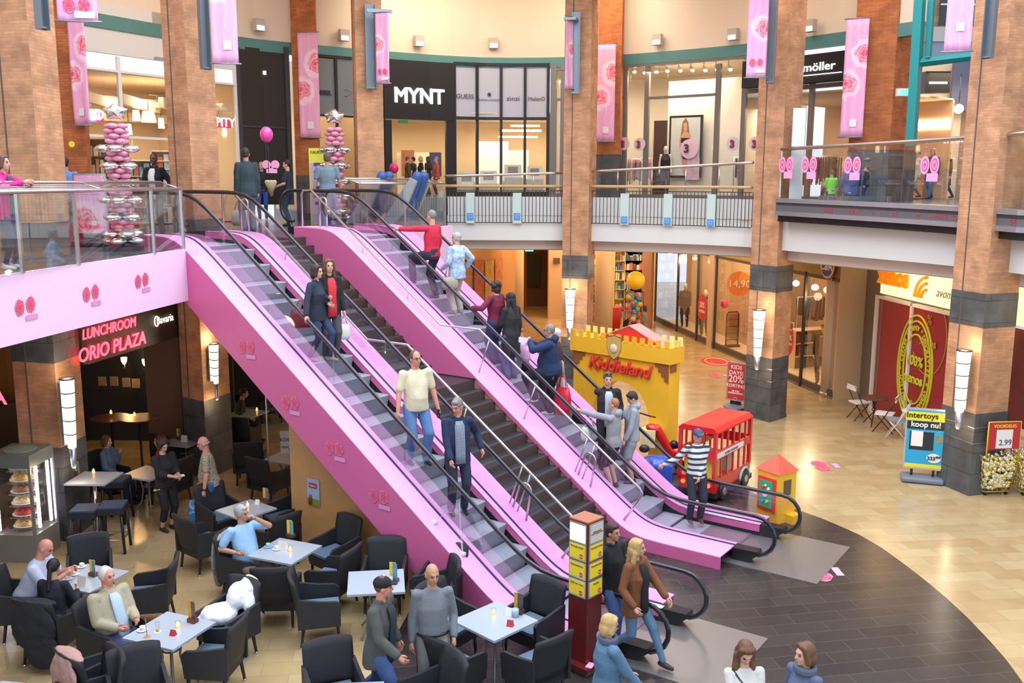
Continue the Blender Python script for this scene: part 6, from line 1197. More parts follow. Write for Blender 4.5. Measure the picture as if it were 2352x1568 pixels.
# double decker ride
t=thing('toy_bus','red double decker children ride bus beside the yellow tower','toy bus'); B0=gz(1640,1156); B1=gz(1735,1098); B2=gz(1578,1128)
bl=(B1-B0).normalized(); bw_=(B2-B0); bw_=(bw_-bl*bw_.dot(bl)).normalized(); L=2.0; Wd=.95; Hh=1.78; RB_=mat('bus_red',(.68,.02,.02),.25,coat=.5); RR=mat('bus_roof',(.60,.015,.015),.4)
def BP(a,b,z): return B0+bl*a+bw_*b+Vector((0,0,z))
def bbox(m,a0,a1,b0,b1,z0,z1): m.box(BP((a0+a1)/2,(b0+b1)/2,(z0+z1)/2),(a1-a0,abs(b1-b0),z1-z0),math.atan2(bl.y,bl.x)); return m
bbox(MB(),0,L,0,Wd,.22,.55).obj('body_lower',RB_,t); bbox(MB(),-.05,L+.05,-.04,Wd+.04,.12,.24).obj('chassis',BLACK,t)
m=MB(); m.extr([(-.02,0),(Wd+.02,0),(Wd+.02,.04),(Wd-.08,.13),(.08,.13),(-.02,.04)],BP(-.02,0,Hh-.13),bw_,(0,0,1),bl*(L+.04)); o=m.obj('roof',RR,t)
for a in (.02,L-.02):
    for b in (.03,Wd-.03): bbox(MB(),a-.045,a+.045,b-.04,b+.04,.5,Hh-.1).obj('corner_post',RB_,t)
for b in (.02,Wd-.02):
    bbox(MB(),0,L,b-.02,b+.02,1.02,1.22).obj('deck_band',RB_,t)
    for k in range(1,6): bbox(MB(),L*k/6-.025,L*k/6+.025,b-.02,b+.02,.5,Hh-.1).obj('window_post',RB_,t)
for a in (0.02,L-.02):
    bbox(MB(),a-.02,a+.02,0,Wd,1.0,1.24).obj('deck_band',RB_,t); bbox(MB(),a-.02,a+.02,Wd/2-.025,Wd/2+.025,.5,Hh-.1).obj('window_post',RB_,t)
bbox(MB(),.05,L-.5,-.025,-.0,1.06,1.17).obj('white_strip',WHITE,t); text('DOUBLE DECKER BUS',.075,BP(.8,-.03,1.09),bl,INK,t,ext=.002)
bbox(MB(),.12,.5,.1,Wd-.1,.55,.95).obj('seat',mat('bus_seat_yellow',(.75,.65,.08),.5),t); bbox(MB(),.9,1.2,.1,Wd-.1,.55,.95).obj('seat',mat('bus_seat_mint',(.30,.55,.45),.5),t)
for a in (.38,L-.38):
    for b in (-.03,Wd+.03): 
        w_=MB().lathe([(.19,-.05),(.21,-.03),(.21,.03),(.19,.05)],BP(a,b,.21),20,axis=bw_).obj('wheel',BLACK,t); MB().lathe([(.09,-.06),(.09,.06)],BP(a,b,.21),14,axis=bw_).obj('hub',ALU,w_)
m=MB(); m.tube([BP(L-.38+.27*math.cos(a),-.03,.21+.27*math.sin(a)) for a in frange(0,PI,10)],.035,6); m.obj('wheel_arch',mat('arch_mint',(.35,.55,.50),.4),t)
for b in (.15,Wd-.15): MB().lathe([(.05,0),(.05,.03)],BP(-.02,b,.4),12,axis=-bl).obj('tail_light',mat('orange_light',(.9,.25,.03),.3,emit=1),t)
base(t,BP(L/2,Wd/2,0))
# yellow tower
T0=gz(1783,1206); T1=gz(1818,1172); T2=gz(1736,1188); tl_=(T2-T0).normalized(); tr_=Vector((-tl_.y,tl_.x,0)); 
if tr_.dot(T1-T0)<0: tr_=-tr_
tw_=(T2-T0).length; tz=gy(1783,1090,T0.y).z
t=thing('play_tower','yellow play tower with red pyramid roof and green game panel','play tower')
def TP(a,b,z): return T0+tl_*a+tr_*b+Vector((0,0,z))
ta=math.atan2(tl_.y,tl_.x); m=MB(); m.box(TP(tw_/2,tw_/2,tz/2),(tw_,tw_,tz),ta); m.obj('tower_body',YC,t)
m=MB(); c=[TP(-.04,-.04,tz),TP(tw_+.04,-.04,tz),TP(tw_+.04,tw_+.04,tz),TP(-.04,tw_+.04,tz),TP(tw_/2,tw_/2,tz+.36)]; m.add(c,[(0,1,4),(1,2,4),(2,3,4),(3,0,4),(3,2,1,0)]); m.obj('pyramid_roof',mat('roof_red',(.80,.10,.06),.4),t)
m=MB(); m.box(TP(tw_/2,-.02,tz*.56),(tw_*.82,.05,.74),ta); m.obj('red_frame',REDC,t); m=MB(); m.box(TP(tw_/2,-.05,tz*.56),(tw_*.62,.03,.60),ta); m.obj('green_board',mat('board_green',(.02,.42,.20),.4),t)
for k,(a,z,r_,c_) in enumerate([(.5,.0,.07,(.7,.7,.7)),(.35,.14,.035,(.8,.8,.75)),(.62,.15,.045,(.75,.05,.04)),(.4,-.15,.04,(.8,.6,.05)),(.62,-.17,.035,(.05,.3,.7)),(.5,.2,.03,(.8,.75,.2))]):
    MB().lathe([(r_,0),(r_*.8,.03)],TP(tw_*a,-.065,tz*.56+z),14,axis=-tr_).obj('game_knob',mat('knob_%d'%k,c_,.35),t)
m=MB(); m.box(TP(-.01,tw_*.5,tz*.7),(.02,.22,.34),ta); m.obj('side_window',mat('tower_window',(.10,.08,.05),.3),t); m=MB(); m.box(TP(-.1,tw_*.75,.10),(.2,.3,.2),ta); m.obj('step_block',YC,t)
base(t,TP(tw_/2,tw_/2,0))
# ride-on bike and blue ride
c=gz(1545,1085); c.z=0; t=thing('toy_motorcycle','red toy motorcycle ride in front of the castle','toy ride'); RD=mat('ride_red',(.72,.02,.02),.2,coat=.6)
a=gy(1492,975,c.y); z0=a.z; bx=c.x
def Q(x,y,dy=0): p=gy(x,y,c.y+dy); return p
m=MB(); m.ell(Q(1502,985),(.22,.16,.13),14,10,0,rotm(0,.4,0)); m.cap(Q(1508,985),Q(1545,1045),.13,.10,10); m.ell(Q(1556,1040),(.20,.15,.18),14,10); o=m.obj('fairing',RD,t); 
m=MB(); m.cap(Q(1548,1020),Q(1562,1028),.11,.08,10); m.obj('seat',BLACK,t); m=MB(); m.tube([Q(1470,948,-.2),Q(1492,955),Q(1505,958,.25)],.022,6); m.obj('handlebar',BLACK,t)
m=MB(); m.lathe([(.22,-.06),(.24,0),(.22,.06)],Q(1560,1075),18,axis=(.2,1,0)); m.obj('wheel',BLACK,t); m=MB(); m.box((c.x-.1,c.y,.06),(1.2,.7,.12),-.4); m.obj('base_plate',mat('ride_base',(.04,.05,.07),.5),t); m=MB(); m.tube([(c.x-.1,c.y,.1),Q(1545,1040)],.06,8); m.obj('support',GREYMET,t); base(t,c)
c=gz(1500,1125); c.z=0; t=thing('toy_car_ride','blue and cream toy car ride between the castle and red bus','toy ride'); BL=mat('ride_blue',(.02,.12,.60),.25,coat=.5)
def Q(x,y,dy=0): return gy(x,y,c.y+dy)
m=MB(); m.ell(Q(1508,1065),(.45,.35,.22),16,10); m.cap(Q(1480,1068,-.2),Q(1535,1062,.2),.2,.16,12); m.obj('car_body',BL,t); m=MB(); m.box(Q(1490,1010)+Vector((0,.1,0)),(.34,.06,.42),-.3,0); m.obj('cream_windscreen',mat('ride_cream',(.85,.75,.35),.4),t)
m=MB(); m.box((c.x-.0,c.y,.5),(.95,.55,.42),-.3); m.obj('blue_box',BL,t); m=MB(); m.lathe([(.10,0),(.08,.06)],Q(1484,1066,-.42),16,axis=(-.2,-1,0)); m.obj('red_light',RD,t); m=MB(); m.ell(Q(1480,1030,-.1),(.13,.1,.1),10,8); m.obj('driver_seat',BLACK,t)
m=MB(); m.box((c.x,c.y,.15),(1.3,.8,.3),-.3); m.obj('base_plate',mat('ride_base'),t); base(t,c)
# ------------------------------------------------------------------ menu kiosk
K0=gz(1345,1546); t=thing('menu_kiosk','tall dark red menu kiosk with yellow price signs, in front of the near escalator','kiosk'); kz=gy(1352,1203,K0.y).z
KL_=gz(1293,1522); KR_=gz(1397,1512); kl=(KL_-K0).normalized(); kr=Vector((-kl.y,kl.x,0)); 
if kr.dot(KR_-K0)<0: kr=-kr
kw=.36; KM=mat('kiosk_maroon',(.115,.012,.012),.35); kan=math.atan2(kl.y,kl.x)
def KK(a,b,z): return K0+kl*a+kr*b+Vector((0,0,z))
m=MB(); m.box(KK(kw/2,kw/2,(kz+.14)/2+.0),(kw,kw,kz-.14),kan); m.obj('column_body',KM,t); m=MB(); m.box(KK(kw/2,kw/2,kz+.01),(kw+.01,kw+.01,.02),kan); m.obj('wooden_top',mat('kiosk_top',(.38,.14,.08),.5),t)
m=MB(); m.box(KK(kw/2,kw/2,.12),(kw+.28,kw+.28,.05),kan); m.obj('foot_board',KM,t); m=MB(); m.box(KK(kw/2,kw/2,.05),(kw+.16,kw+.16,.09),kan); m.obj('trolley',mat('trolley_brown',(.12,.07,.04),.6),t)
SF=mat('sign_silver_frame',(.65,.64,.60),.3,.8); SY=mat('sign_yellow',(.82,.66,.03),.45); WL=mat('lit_white_panel',(1,1,.95),.4,emit=1.6)
names=[('',''),('Broodje kebab','\u20ac3,00'),('Seniorenmenu','\u20ac9,95'),('Chili con carne','\u20ac4,75')]; names2=[('ALLEEN GELDIG\nVOOR ONZE GASTEN',''),('Broodje hotdog','\u20ac2,75'),('Pannenkoeken','\u20ac3,50'),('Goulash','\u20ac4,75')]
for side in (0,1):
    axis=kl if side==0 else kr; nrm=-kr if side==0 else -kl
    for k in range(4):
        hgt=.30 if k==0 else .255; z=kz-.03-.15 if k==0 else kz-.34-.29*(k-1)-.13
        cpt=K0+axis*(kw/2)+nrm*.012+Vector((0,0,z)); an=math.atan2(axis.y,axis.x); m=MB(); m.box(cpt,(kw*.9,.02,hgt+.02),an); fr_=m.obj('sign_frame',SF,t); m=MB(); m.box(cpt+nrm*.012,(kw*.8,.008,hgt-.035),an); m.obj('sign_face',WL if k==0 and side==0 else mat('sign_greywhite',(.55,.55,.52),.5) if k==0 else SY,fr_)
        xd=-axis if side==0 else axis; nm_=(names if side==0 else names2)[k]
        if nm_[0]: text(nm_[0],.042 if k else .028,cpt+nrm*.02+Vector((0,0,.06 if k else .02)),xd,mat('brown_ink',(.20,.10,.02),.5),fr_,ext=.001,bold=.0006)
        if nm_[1]: MB().lathe([(.036,0),(.036,.004)],cpt+nrm*.018+xd*.08+Vector((0,0,-.06)),18,axis=nrm).obj('price_disc',REDS,fr_); text(nm_[1],.028,cpt+nrm*.025+xd*.08+Vector((0,0,-.07)),xd,WHITE,fr_,ext=.001)
m=MB(); m.box(KK(-.07,.02,.15),(.1,.16,.012),kan+.3); m.obj('pink_label',mat('sticker_label'),t); base(t,KK(kw/2,kw/2,0))
# ------------------------------------------------------------------ signs and furniture at right
def astand(x0,x1,yt,yb,gx,gy_,label,face,frame=ALU):
    g=gz(gx,gy_); a=gy(x0,yt,g.y); b=gy(x1,yb,g.y-.25); t=thing('poster_stand',label,'poster stand',(g.x,g.y,0)); return t,a,b,g
g=gz(1690,938); P0=gy(1657,905,g.y+.15); a=gy(1676,832,g.y+.2); b=gy(1707,923,g.y-.2); t=thing('poster_stand','red KIDS DAYS 20% KORTING poster stand beside the bin pillar','poster stand'); d=Vector((b.x-a.x+.0,-.4,0)); 
x0=gy(1672,870,g.y+.2); x1=gy(1712,870,g.y-.2); d=(Vector((x1.x,x1.y,0))-Vector((x0.x,x0.y,0))); w=d.length; d.normalize(); n=Vector((d.y,-d.x,0)); c=(x0+x1)/2; zt=gy(1692,832,g.y).z; zb=gy(1690,920,g.y).z; c.z=(zt+zb)/2; an=math.atan2(d.y,d.x)
m=MB(); m.box(c,(w+.06,.05,zt-zb),an); m.obj('alu_frame',ALU,t); m=MB(); m.box(c+n*.03,(w-.04,.01,zt-zb-.1),an); m.obj('red_poster',REDS,t)
for s,sz,dz in (('KIDS\nDAYS!',.19,.42),('20%',.33,-.02),('KORTING',.15,-.19),('OP ALLE\nKINDERKLEDING',.07,-.34)): text(s,sz,c+n*.04+Vector((0,0,dz)),d,WHITE,t,ext=.002,bold=.003)
MB().tube([c+n*.042+d*(.06*math.cos(q))+Vector((0,0,-.58+.06*math.sin(q))) for q in frange(0,2*PI*.95,14)],.006,4,closed=True).obj('round_logo',WHITE,t)
m=MB(); m.box(Vector((c.x,c.y,zb/2)),(w*.6,.05,zb),an); m.obj('feet_posts',BLACK,t); m=MB(); m.ell(Vector((c.x,c.y,.07)),(w*.62,.42,.08),20,8,0,rotm(0,0,an)); m.obj('water_base',mat('base_blue_grey',(.16,.20,.25),.5),t); base(t,(c.x,c.y,0))
c=gz(1722,942); c.x+=0.02; zt=gy(1722,885,c.y).z; t=thing('litter_bin','brushed steel litter bin fixed to the brick pillar','litter bin',(c.x+.05,c.y-.12,0)); MB().lathe([(.22,.38),(.22,zt),(.19,zt+.01)],(0,0,0),24).obj('bin_body',STEEL,t); MB().lathe([(.18,zt+.005),(.18,zt+.012)],(0,0,0),24).obj('black_opening',BLACK,t); MB().box((.16,.18,.7),(.1,.22,.7),.8).obj('wall_bracket',GREYMET,t); MB().box((0,0,.19),(.09,.09,.38)).obj('foot_post',GREYMET,t)
# toy poster stand
g=gz(2110,1108); A0=gy(2078,1000,g.y+.25); A1=gy(2172,1000,g.y-.05); d=Vector((A1.x-A0.x,A1.y-A0.y,0)); w=d.length; d.normalize(); n=Vector((d.y,-d.x,0)); an=math.atan2(d.y,d.x); zt=gy(2125,940,g.y).z; zb=gy(2125,1080,g.y).z; c=(A0+A1)/2; c.z=(zt+zb)/2; HH=zt-zb
t=thing('poster_stand','blue and yellow Intertoys koop nu poster stand at the right pillar','poster stand')
m=MB(); m.box(c,(w,.05,HH),an); m.obj('alu_frame',ALU,t)
def lay(u0,u1,v0,v1,mm,nm,k=1): m=MB(); m.box(c+n*(.026+.004*k)+d*(w*((u0+u1)/2-.5))+Vector((0,0,HH*((v0+v1)/2-.5))),(w*(u1-u0),.005,HH*(v1-v0)),an); return m.obj(nm,mm,t)
CY=mat('poster_cyan',(.02,.36,.65),.4); lay(.04,.96,.03,.97,CY,'cyan_sheet',1); lay(0,1,.80,.94,mat('poster_yellow',(.85,.70,.02),.4),'yellow_band',2); lay(.04,.96,.66,.79,BLACK,'black_band',2); lay(.12,.72,.32,.62,mat('console_black',(.02,.02,.03),.3),'printed_console',2); lay(.16,.45,.38,.63,WHITE,'white_card',3); lay(.78,.92,.45,.58,mat('tiny_photo',(.3,.25,.1),.5,var=.8,vscale=20),'small_photo',2); lay(.04,.96,.03,.09,mat('poster_yellow'),'yellow_band',2)
text('Intertoys',.20,c+n*.045+d*(-.1*w)+Vector((0,0,HH*.345)),d,mat('ink_black',(.02,.02,.02),.5),t,ext=.002,bold=.004); text('koop nu!',.19,c+n*.045+Vector((0,0,HH*.20)),d,WHITE,t,ext=.002,bold=.005)
m=MB(); m.add([c+n*.045+d*(w*.25+.17*math.cos(q))+Vector((0,0,-HH*.30+.12*math.sin(q))) for q in [2*PI*k/20 for k in range(20)]],[tuple(range(20))]); m.obj('white_burst',WHITE,t); text('333\u2070\u2070',.13,c+n*.055+d*(w*.25)+Vector((0,0,-HH*.33)),d,mat('ink_black'),t,ext=.002,bold=.004)
m=MB(); [m.box(Vector((c.x,c.y,zb/2))+d*q,(.06,.04,zb),an) for q in (-.25,.25)]; m.obj('feet_posts',BLACK,t); m=MB(); m.box(Vector((c.x,c.y,.08)),(w*1.05,.55,.13),an); o=m.obj('water_base',mat('base_blue_grey'),t); bv=o.modifiers.new('bevel','BEVEL'); bv.width=.05; bv.segments=3; base(t,(c.x,c.y,0))
# bargain baskets
YW=mat('yellow_wire',(.80,.60,.03),.4); SHB=[mat('silver_bulb',(.85,.82,.70),.12,1),mat('gold_bulb',(.75,.65,.35),.15,1),mat('clear_bulb',(.75,.78,.75),.1,.6)]
def basket(x,y,label,price):
    p=gz(x,y); t=thing('wire_basket',label,'basket',(p.x,p.y,0),.12); w0,w1,H=.26,.36,.78
    m=MB()
    for k in range(9):
        f=k/8; s=w0+(w1-w0)*f; z=.08+(H-.08)*f; m.tube([(-s,-s,z),(s,-s,z),(s,s,z),(-s,s,z)],.006,4,closed=True)
    for k in range(7):
        f=-1+2*k/6
        for a,b,c_,d_ in ((f,-1,f,-1),(f,1,f,1),(-1,f,-1,f),(1,f,1,f)): m.tube([(a*w0,b*w0,.08),(c_*w1,d_*w1,H)],.005,4)
    m.obj('wire_cage',YW,t); m=MB(); [m.lathe([(.04,-.015),(.04,.015)],(sx*.22,sy*.22,.04),10,axis=(1,0,0)) for sx in (-1,1) for sy in (-1,1)]; m.obj('casters',BLACK,t)
    m=MB(); m.box((0,-w1+.03,H+.42),(.66,.02,.52)); m.obj('sign_board',mat('board_red',(.50,.02,.03),.5),t); m=MB(); m.tube([(-.34,-w1+.03,H-.05),(-.34,-w1+.03,H+.69),(.34,-w1+.03,H+.69),(.34,-w1+.03,H-.05)],.014,5); m.obj('sign_frame',YW,t)
    m=MB(); m.box((0,-w1+.015,H+.36),(.34,.01,.36)); m.obj('price_card',WHITE,t); text(price,.16,(0.02,-w1+.005,H+.24),(1,0,0),INK,t,ext=.001); text('VOORDELIG',.085,(0,-w1+.015,H+.58),(1,0,0),mat('poster_yellow'),t,ext=.001,bold=.002)
    rn=random.Random(int(x)); m=MB()
    for k in range(520):
        z=rn.uniform(.14,H+.02); s=w0+(w1-w0)*(z-.08)/(H-.08)-.035; a,b=rn.uniform(-s,s),rn.uniform(-s,s)
        if z<H-.1: 
            if rn.random()<.8: 
                if rn.random()<.5: a=s*rn.choice((-1,1))
                else: b=s*rn.choice((-1,1))
        m.ell((a,b,z),(.044,.044,.044),7,5,rn.randrange(3))
    o=tag(m.obj('glass_baubles',SHB),'heap of silver and gold baubles filling the wire basket priced %s, %s'%(price,'left one' if x<2300 else 'right one'),'baubles'); o['kind']='stuff'; o.location=t.location; o.rotation_euler=(0,0,.12); o.scale=t.scale=(1.2,1.2,1.25); return t
basket(2270,1128,'yellow wire basket of silver baubles under a red 2.99 sign, left one','2.99'); basket(2356,1128,'yellow wire basket of silver baubles at the right image edge','2.99')
# bistro sets
def bistro_chair(x,y,rz,label,seatm,frm):
    p=gz(x,y); t=thing('folding_chair',label,'chair',(p.x,p.y,0),rz); t.scale=(HS,)*3; MB().box((0,0,.46),(.42,.40,.035)).obj('seat',seatm,t); MB().box((-.26,0,.86),(.03,.42,.13)).obj('back_slat',seatm,t)
    for sy in (-.2,.2): MB().tube([(-.28,sy,.92),(-.05,sy,.46),(.24,sy,0)],.014,5).obj('leg',frm,t); MB().tube([(.18,sy*.9,.46),(-.24,sy*.9,0)],.014,5).obj('leg',frm,t)
    m=MB(); m.tube([(.1,-.2,.22),(.1,.2,.22)],.01,4); m.obj('cross_bar',frm,t); return t
def bistro_table(x,y,label,topm,r_=.33,z=.72):
    p=gz(x,y); t=thing('bistro_table',label,'table',(p.x,p.y,0)); t.scale=(HS,)*3; MB().lathe([(r_,z-.025),(r_,z)],(0,0,0),24).obj('tabletop',topm,t)
    for a in (0,2.1,4.2): MB().tube([(.1*math.cos(a),.1*math.sin(a),z-.02),(-.05*math.cos(a),-.05*math.sin(a),.4),(.3*math.cos(a),.3*math.sin(a),0)],.014,5).obj('leg',BLACK if topm!=WHITE else WHITE,t)
    return t
DKW=mat('dark_brown_frame',(.07,.03,.015),.5)
bistro_table(2005,975,'round dark wood bistro table beside the xenos window',DWOOD); bistro_table(2100,1010,'round pale bistro table behind the blue toy poster',WHITE)
bistro_chair(1972,962,.2,'white folding chair left of the dark wood bistro table',WHITE,DKW); bistro_chair(2030,990,2.6,'white folding chair right of the dark wood bistro table',WHITE,DKW); bistro_chair(2058,1005,2.7,'grey cushioned white folding chair nearest to the blue toy poster',mat('grey_cushion',(.25,.32,.38),.7),WHITE)
# roses on the floor
FM=mat('floor_rose',(.90,.42,.68),.4)
for x,y,l in [(1889,1313,'pink rose sticker on the dark paving, right of the escalator mat'),(1895,1070,'pink rose sticker on the tan floor in front of the right pillar'),(1648,862,'small pink sticker on the tan floor near the red oval')]:
    p=gz(x,y); t=thing('floor_sticker',l,'sticker',(p.x,p.y,.007)); s=.24
    for q in (0,1): rose_disc((-.1,(-.5+q)*s*1.5,0),(1,0,0),(0,1,0),s,t,int(x)+q)
    m=MB(); m.box((s*1.2,0,.004),(s*.6,s*1.6,.004)); m.obj('text_label',FM,t)
# exit decals at the newels
for (s,tt,l) in [(-.75,2.19-.16,'white notice strip at the foot of the far escalator'),(-.35,-2.60-.16,'white notice strip at the foot of the near escalator')]:
    m=MB(); sweep(m,frange(s-.45,s+.42,6),lambda q:[(tt,ztop(q)+.003),(tt+.12,ztop(q)+.003),(tt+.12,ztop(q)+.006),(tt,ztop(q)+.006)]); o=m.obj('notice_strip',mat('notice_pale',(.65,.70,.75),.4,var=.3,vscale=14)); tag(o,l,'sticker')
# ------------------------------------------------------------------ balloon columns
FOIL=mat('silver_foil',(.88,.88,.86),.10,1,bump=.5,bscale=14); PB_=mat('pink_latex',(.72,.28,.40),.25,coat=.4); 
def balloon_column(cx,cy,z0,h,label,star=.36,seq=None,sc=1.0):
    t=thing('balloon_column',label,'balloon column',(cx,cy,z0)); MB().box((0,0,.05),(.45,.45,.1)).obj('base_plate',DKGREY,t); MB().tube([(0,0,.1),(0,0,h)],.02,6).obj('pole',STEEL,t)
    z=.22; k=0
    for ch in seq:
        big=ch=='S'; r=.155*sc if big else .10*sc; rr=.22*sc if big else .12*sc; n=4
        for j in range(n):
            a=2*PI*j/n+k*.7; o=MB().ell((rr*math.cos(a),rr*math.sin(a),z),(r*1.15,r*.95,r*.72) if big else (r*1.1,r,r*.8),14,10,0,Matrix.Rotation(a,3,'Z')).obj('balloon',FOIL if big else PB_,t)
        z+=(.20 if big else .135)*sc; k+=1
    zc=z+star*.62; m=MB(); pts=[]
    for j in range(10): a=PI/2+PI*j/5; q=star*(1 if j%2==0 else .48); pts.append((q*math.cos(a),0,q*math.sin(a)+zc))
    vs=pts+[(0,-.14,zc),(0,.14,zc)]; fs=[(j,(j+1)%10,10) for j in range(10)]+[((j+1)%10,j,11) for j in range(10)]; m.add(vs,fs,0,False); o=m.obj('star_balloon',FOIL,t); o.modifiers.new('s','SUBSURF').levels=2; o.modifiers['s'].render_levels=2; o.rotation_euler=(0,0,math.atan2(-cx,cy)*-1 if False else .1); return t
p=gz(285,575,DZ); _b=balloon_column(p.x,p.y,DZ,2.2,'tall column of silver and pink balloons with a star, behind the left balustrade',star=.33,seq='SSPPSPPSPPSPPSPPSPPPP',sc=.82); _b.scale=(1.3,1.3,.86)
p=gy(775,530,29.3); p.z=DZ; _b=balloon_column(p.x,p.y,DZ,2.2,'distant column of silver and pink balloons with a star, behind the striped shirt man',star=.36,seq='SSPPSPPSPPSPPSPPPP',sc=.88); _b.scale=(1.5,1.5,1.12)
# pink poster stand, yellow stand
g=gz(205,565,DZ); t=thing('poster_stand','wide pink rose poster stand behind the left balustrade','poster stand'); a=gy(166,398,g.y); b=gy(252,540,g.y); m=MB(); m.box(((a.x+b.x)/2,g.y,(a.z+b.z)/2),(b.x-a.x,.05,a.z-b.z)); m.obj('alu_frame',ALU,t); m=MB(); m.box(((a.x+b.x)/2,g.y-.03,(a.z+b.z)/2),(b.x-a.x-.08,.01,a.z-b.z-.08)); o=m.obj('rose_poster',rose_mat('rose_poster_left',[(.3,.2)],1.6,PB),t); unit_uv(o); m=MB(); m.box((a.x+.12,g.y,(b.z+DZ)/2+.05),(.08,.06,b.z-DZ)); m.box((b.x-.12,g.y,(b.z+DZ)/2+.05),(.08,.06,b.z-DZ)); m.obj('feet_posts',mat('dark_purple',(.06,.02,.04),.4),t); m=MB(); m.ell(((a.x+b.x)/2,g.y,DZ+.08),(.62,.40,.10),22,8); m.obj('water_base',mat('base_purple_black',(.04,.03,.05),.3),t); m=MB(); m.box(((a.x+b.x)/2+.05,g.y-.04,b.z+.25),(.1,.01,.1)); m.obj('white_square',mat('banner_white'),t); base(t,(g.x,g.y,DZ))
g=gy(732,545,30.2); g.z=DZ; t=thing('roll_up_stand','yellow and purple price list stand lettered CALIPSO behind the escalator landing','poster stand'); a=gy(709,340,g.y); b=gy(758,455,g.y); X=(a.x+b.x)/2; m=MB(); m.box((X,g.y,(a.z+DZ)/2),(b.x-a.x,.05,a.z-DZ)); m.obj('yellow_board',mat('board_lime',(.80,.85,.08),.5),t); m=MB(); m.box((X-.03,g.y-.03,(a.z+DZ)/2-.2),(b.x-a.x-.12,.01,a.z-DZ-.5)); m.obj('white_sheet',mat('lilac_sheet',(.55,.50,.70),.5),t)
for k in range(6): m=MB(); m.box((X,g.y-.04,a.z-.5-.24*k),(.32,.008,.10)); m.obj('printed_line',mat('purple_print',(.12,.05,.30),.5),t)
text('CALIPSO',.11,(X-.05,g.y-.04,a.z-.16),(1,0,0),INK,t,ext=.001,bold=.002); base(t,(X,g.y,DZ))
# hand-held and floor balloons
p=gy(612,309,23.2); t=thing('pink_balloon','shiny pink balloon floating on a black ribbon beside the blonde woman','balloon',p); MB().ell((0,0,0),(.155,.155,.19),18,12).obj('balloon_skin',mat('hot_pink_latex',(.75,.05,.30),.2,coat=.6),t); q=gy(617,398,23.0); MB().tube([(0,0,-.19),(.03,0,-.4),tuple(q-p)],.008,5).obj('ribbon',BLACK,t)
p=gy(905,386,34.5); t=thing('pink_balloon','magenta balloon in the doorway of the black shop front','balloon',p); MB().ell((0,0,0),(.17,.17,.19),16,10).obj('balloon_skin',mat('magenta_balloon'),t)
p=gy(165,331,22.5); t=thing('yellow_round_sticker','round yellow sticker on the glass barrier left of the balloon column','sticker',p); MB().lathe([(.07,0),(.07,.01)],(0,0,0),16,axis=(0,-1,0)).obj('disc',mat('sticker_yellow',(.85,.75,.03),.5),t)
# bench for the seated children
t=thing('stone_ledge','low dark ledge at the foot of the wide pillar on the right balcony','bench'); m=MB(); a=gz(1915,452,RZ); m.box((9.6,26.8,RZ+.1),(1.9,.4,.2),-.5); m.obj('ledge',DECKF,t); base(t,(9.6,26.8,RZ))
# ------------------------------------------------------------------ people
SKIN={'l':mat('skin_light',(.62,.36,.26),.5),'m':mat('skin_tan',(.50,.27,.17),.5),'r':mat('skin_ruddy',(.62,.28,.20),.5),'d':mat('skin_dark',(.12,.06,.04),.45)}
def cloth(name,c,r=.85): return mat('wear_'+name,c,r,bump=.35,bscale=26,var=.12,vscale=7)
def hairm(name,c): return mat('hair_'+name,c,.55,bump=.8,bscale=60,var=.3,vscale=30)
HAIR={'black':hairm('black',(.012,.010,.010)),'dark':hairm('dark_brown',(.035,.018,.012)),'brown':hairm('brown',(.13,.06,.03)),'blonde':hairm('blonde',(.50,.34,.14)),'grey':hairm('grey',(.38,.38,.38)),'white':hairm('white',(.60,.60,.58)),'ginger':hairm('ginger',(.36,.14,.06)),'short':hairm('short_brown',(.11,.075,.05)),'salt':hairm('salt_pepper',(.22,.21,.20))}
def stripe_mat(name,c1,c2,sc,horiz=True):
    if name in MATS: return MATS[name]
    m=mat(name,c1,.85); nd,lk,b=nodes(m); tc=nd.new('ShaderNodeTexCoord'); w=nd.new('ShaderNodeTexWave'); w.bands_direction='Z'; w.inputs['Scale'].default_value=sc; w.inputs['Distortion'].default_value=.4; lk.new(tc.outputs['Object'],w.inputs['Vector'])
    r=ramp(m.node_tree,[(.0,c2),(.34,c2),(.42,c1),(1,c1)]); lk.new(w.outputs['Fac'],r.inputs['Fac']); lk.new(r.outputs['Color'],b.inputs['Base Color']); return m
def check_mat(name,c1,c2,sc=40):
    if name in MATS: return MATS[name]
    m=mat(name,c1,.85); nd,lk,b=nodes(m); tc=nd.new('ShaderNodeTexCoord'); a=[]
    for d in ('Y','Z'):
        w=nd.new('ShaderNodeTexWave'); w.bands_direction=d; w.inputs['Scale'].default_value=sc/3; lk.new(tc.outputs['Object'],w.inputs['Vector']); r=ramp(m.node_tree,[(.55,(0,0,0)),(.72,(1,1,1))]); lk.new(w.outputs['Fac'],r.inputs['Fac']); a.append(r)
    mx=nd.new('ShaderNodeMath'); mx.operation='MAXIMUM'; lk.new(a[0].outputs['Color'],mx.inputs[0]); lk.new(a[1].outputs['Color'],mx.inputs[1])
    q=nd.new('ShaderNodeMix'); q.data_type='RGBA'; lk.new(mx.outputs[0],q.inputs['Factor']); q.inputs['A'].default_value=tuple(c1)+(1,); q.inputs['B'].default_value=tuple(c2)+(1,); lk.new(q.outputs['Result'],b.inputs['Base Color']); return m
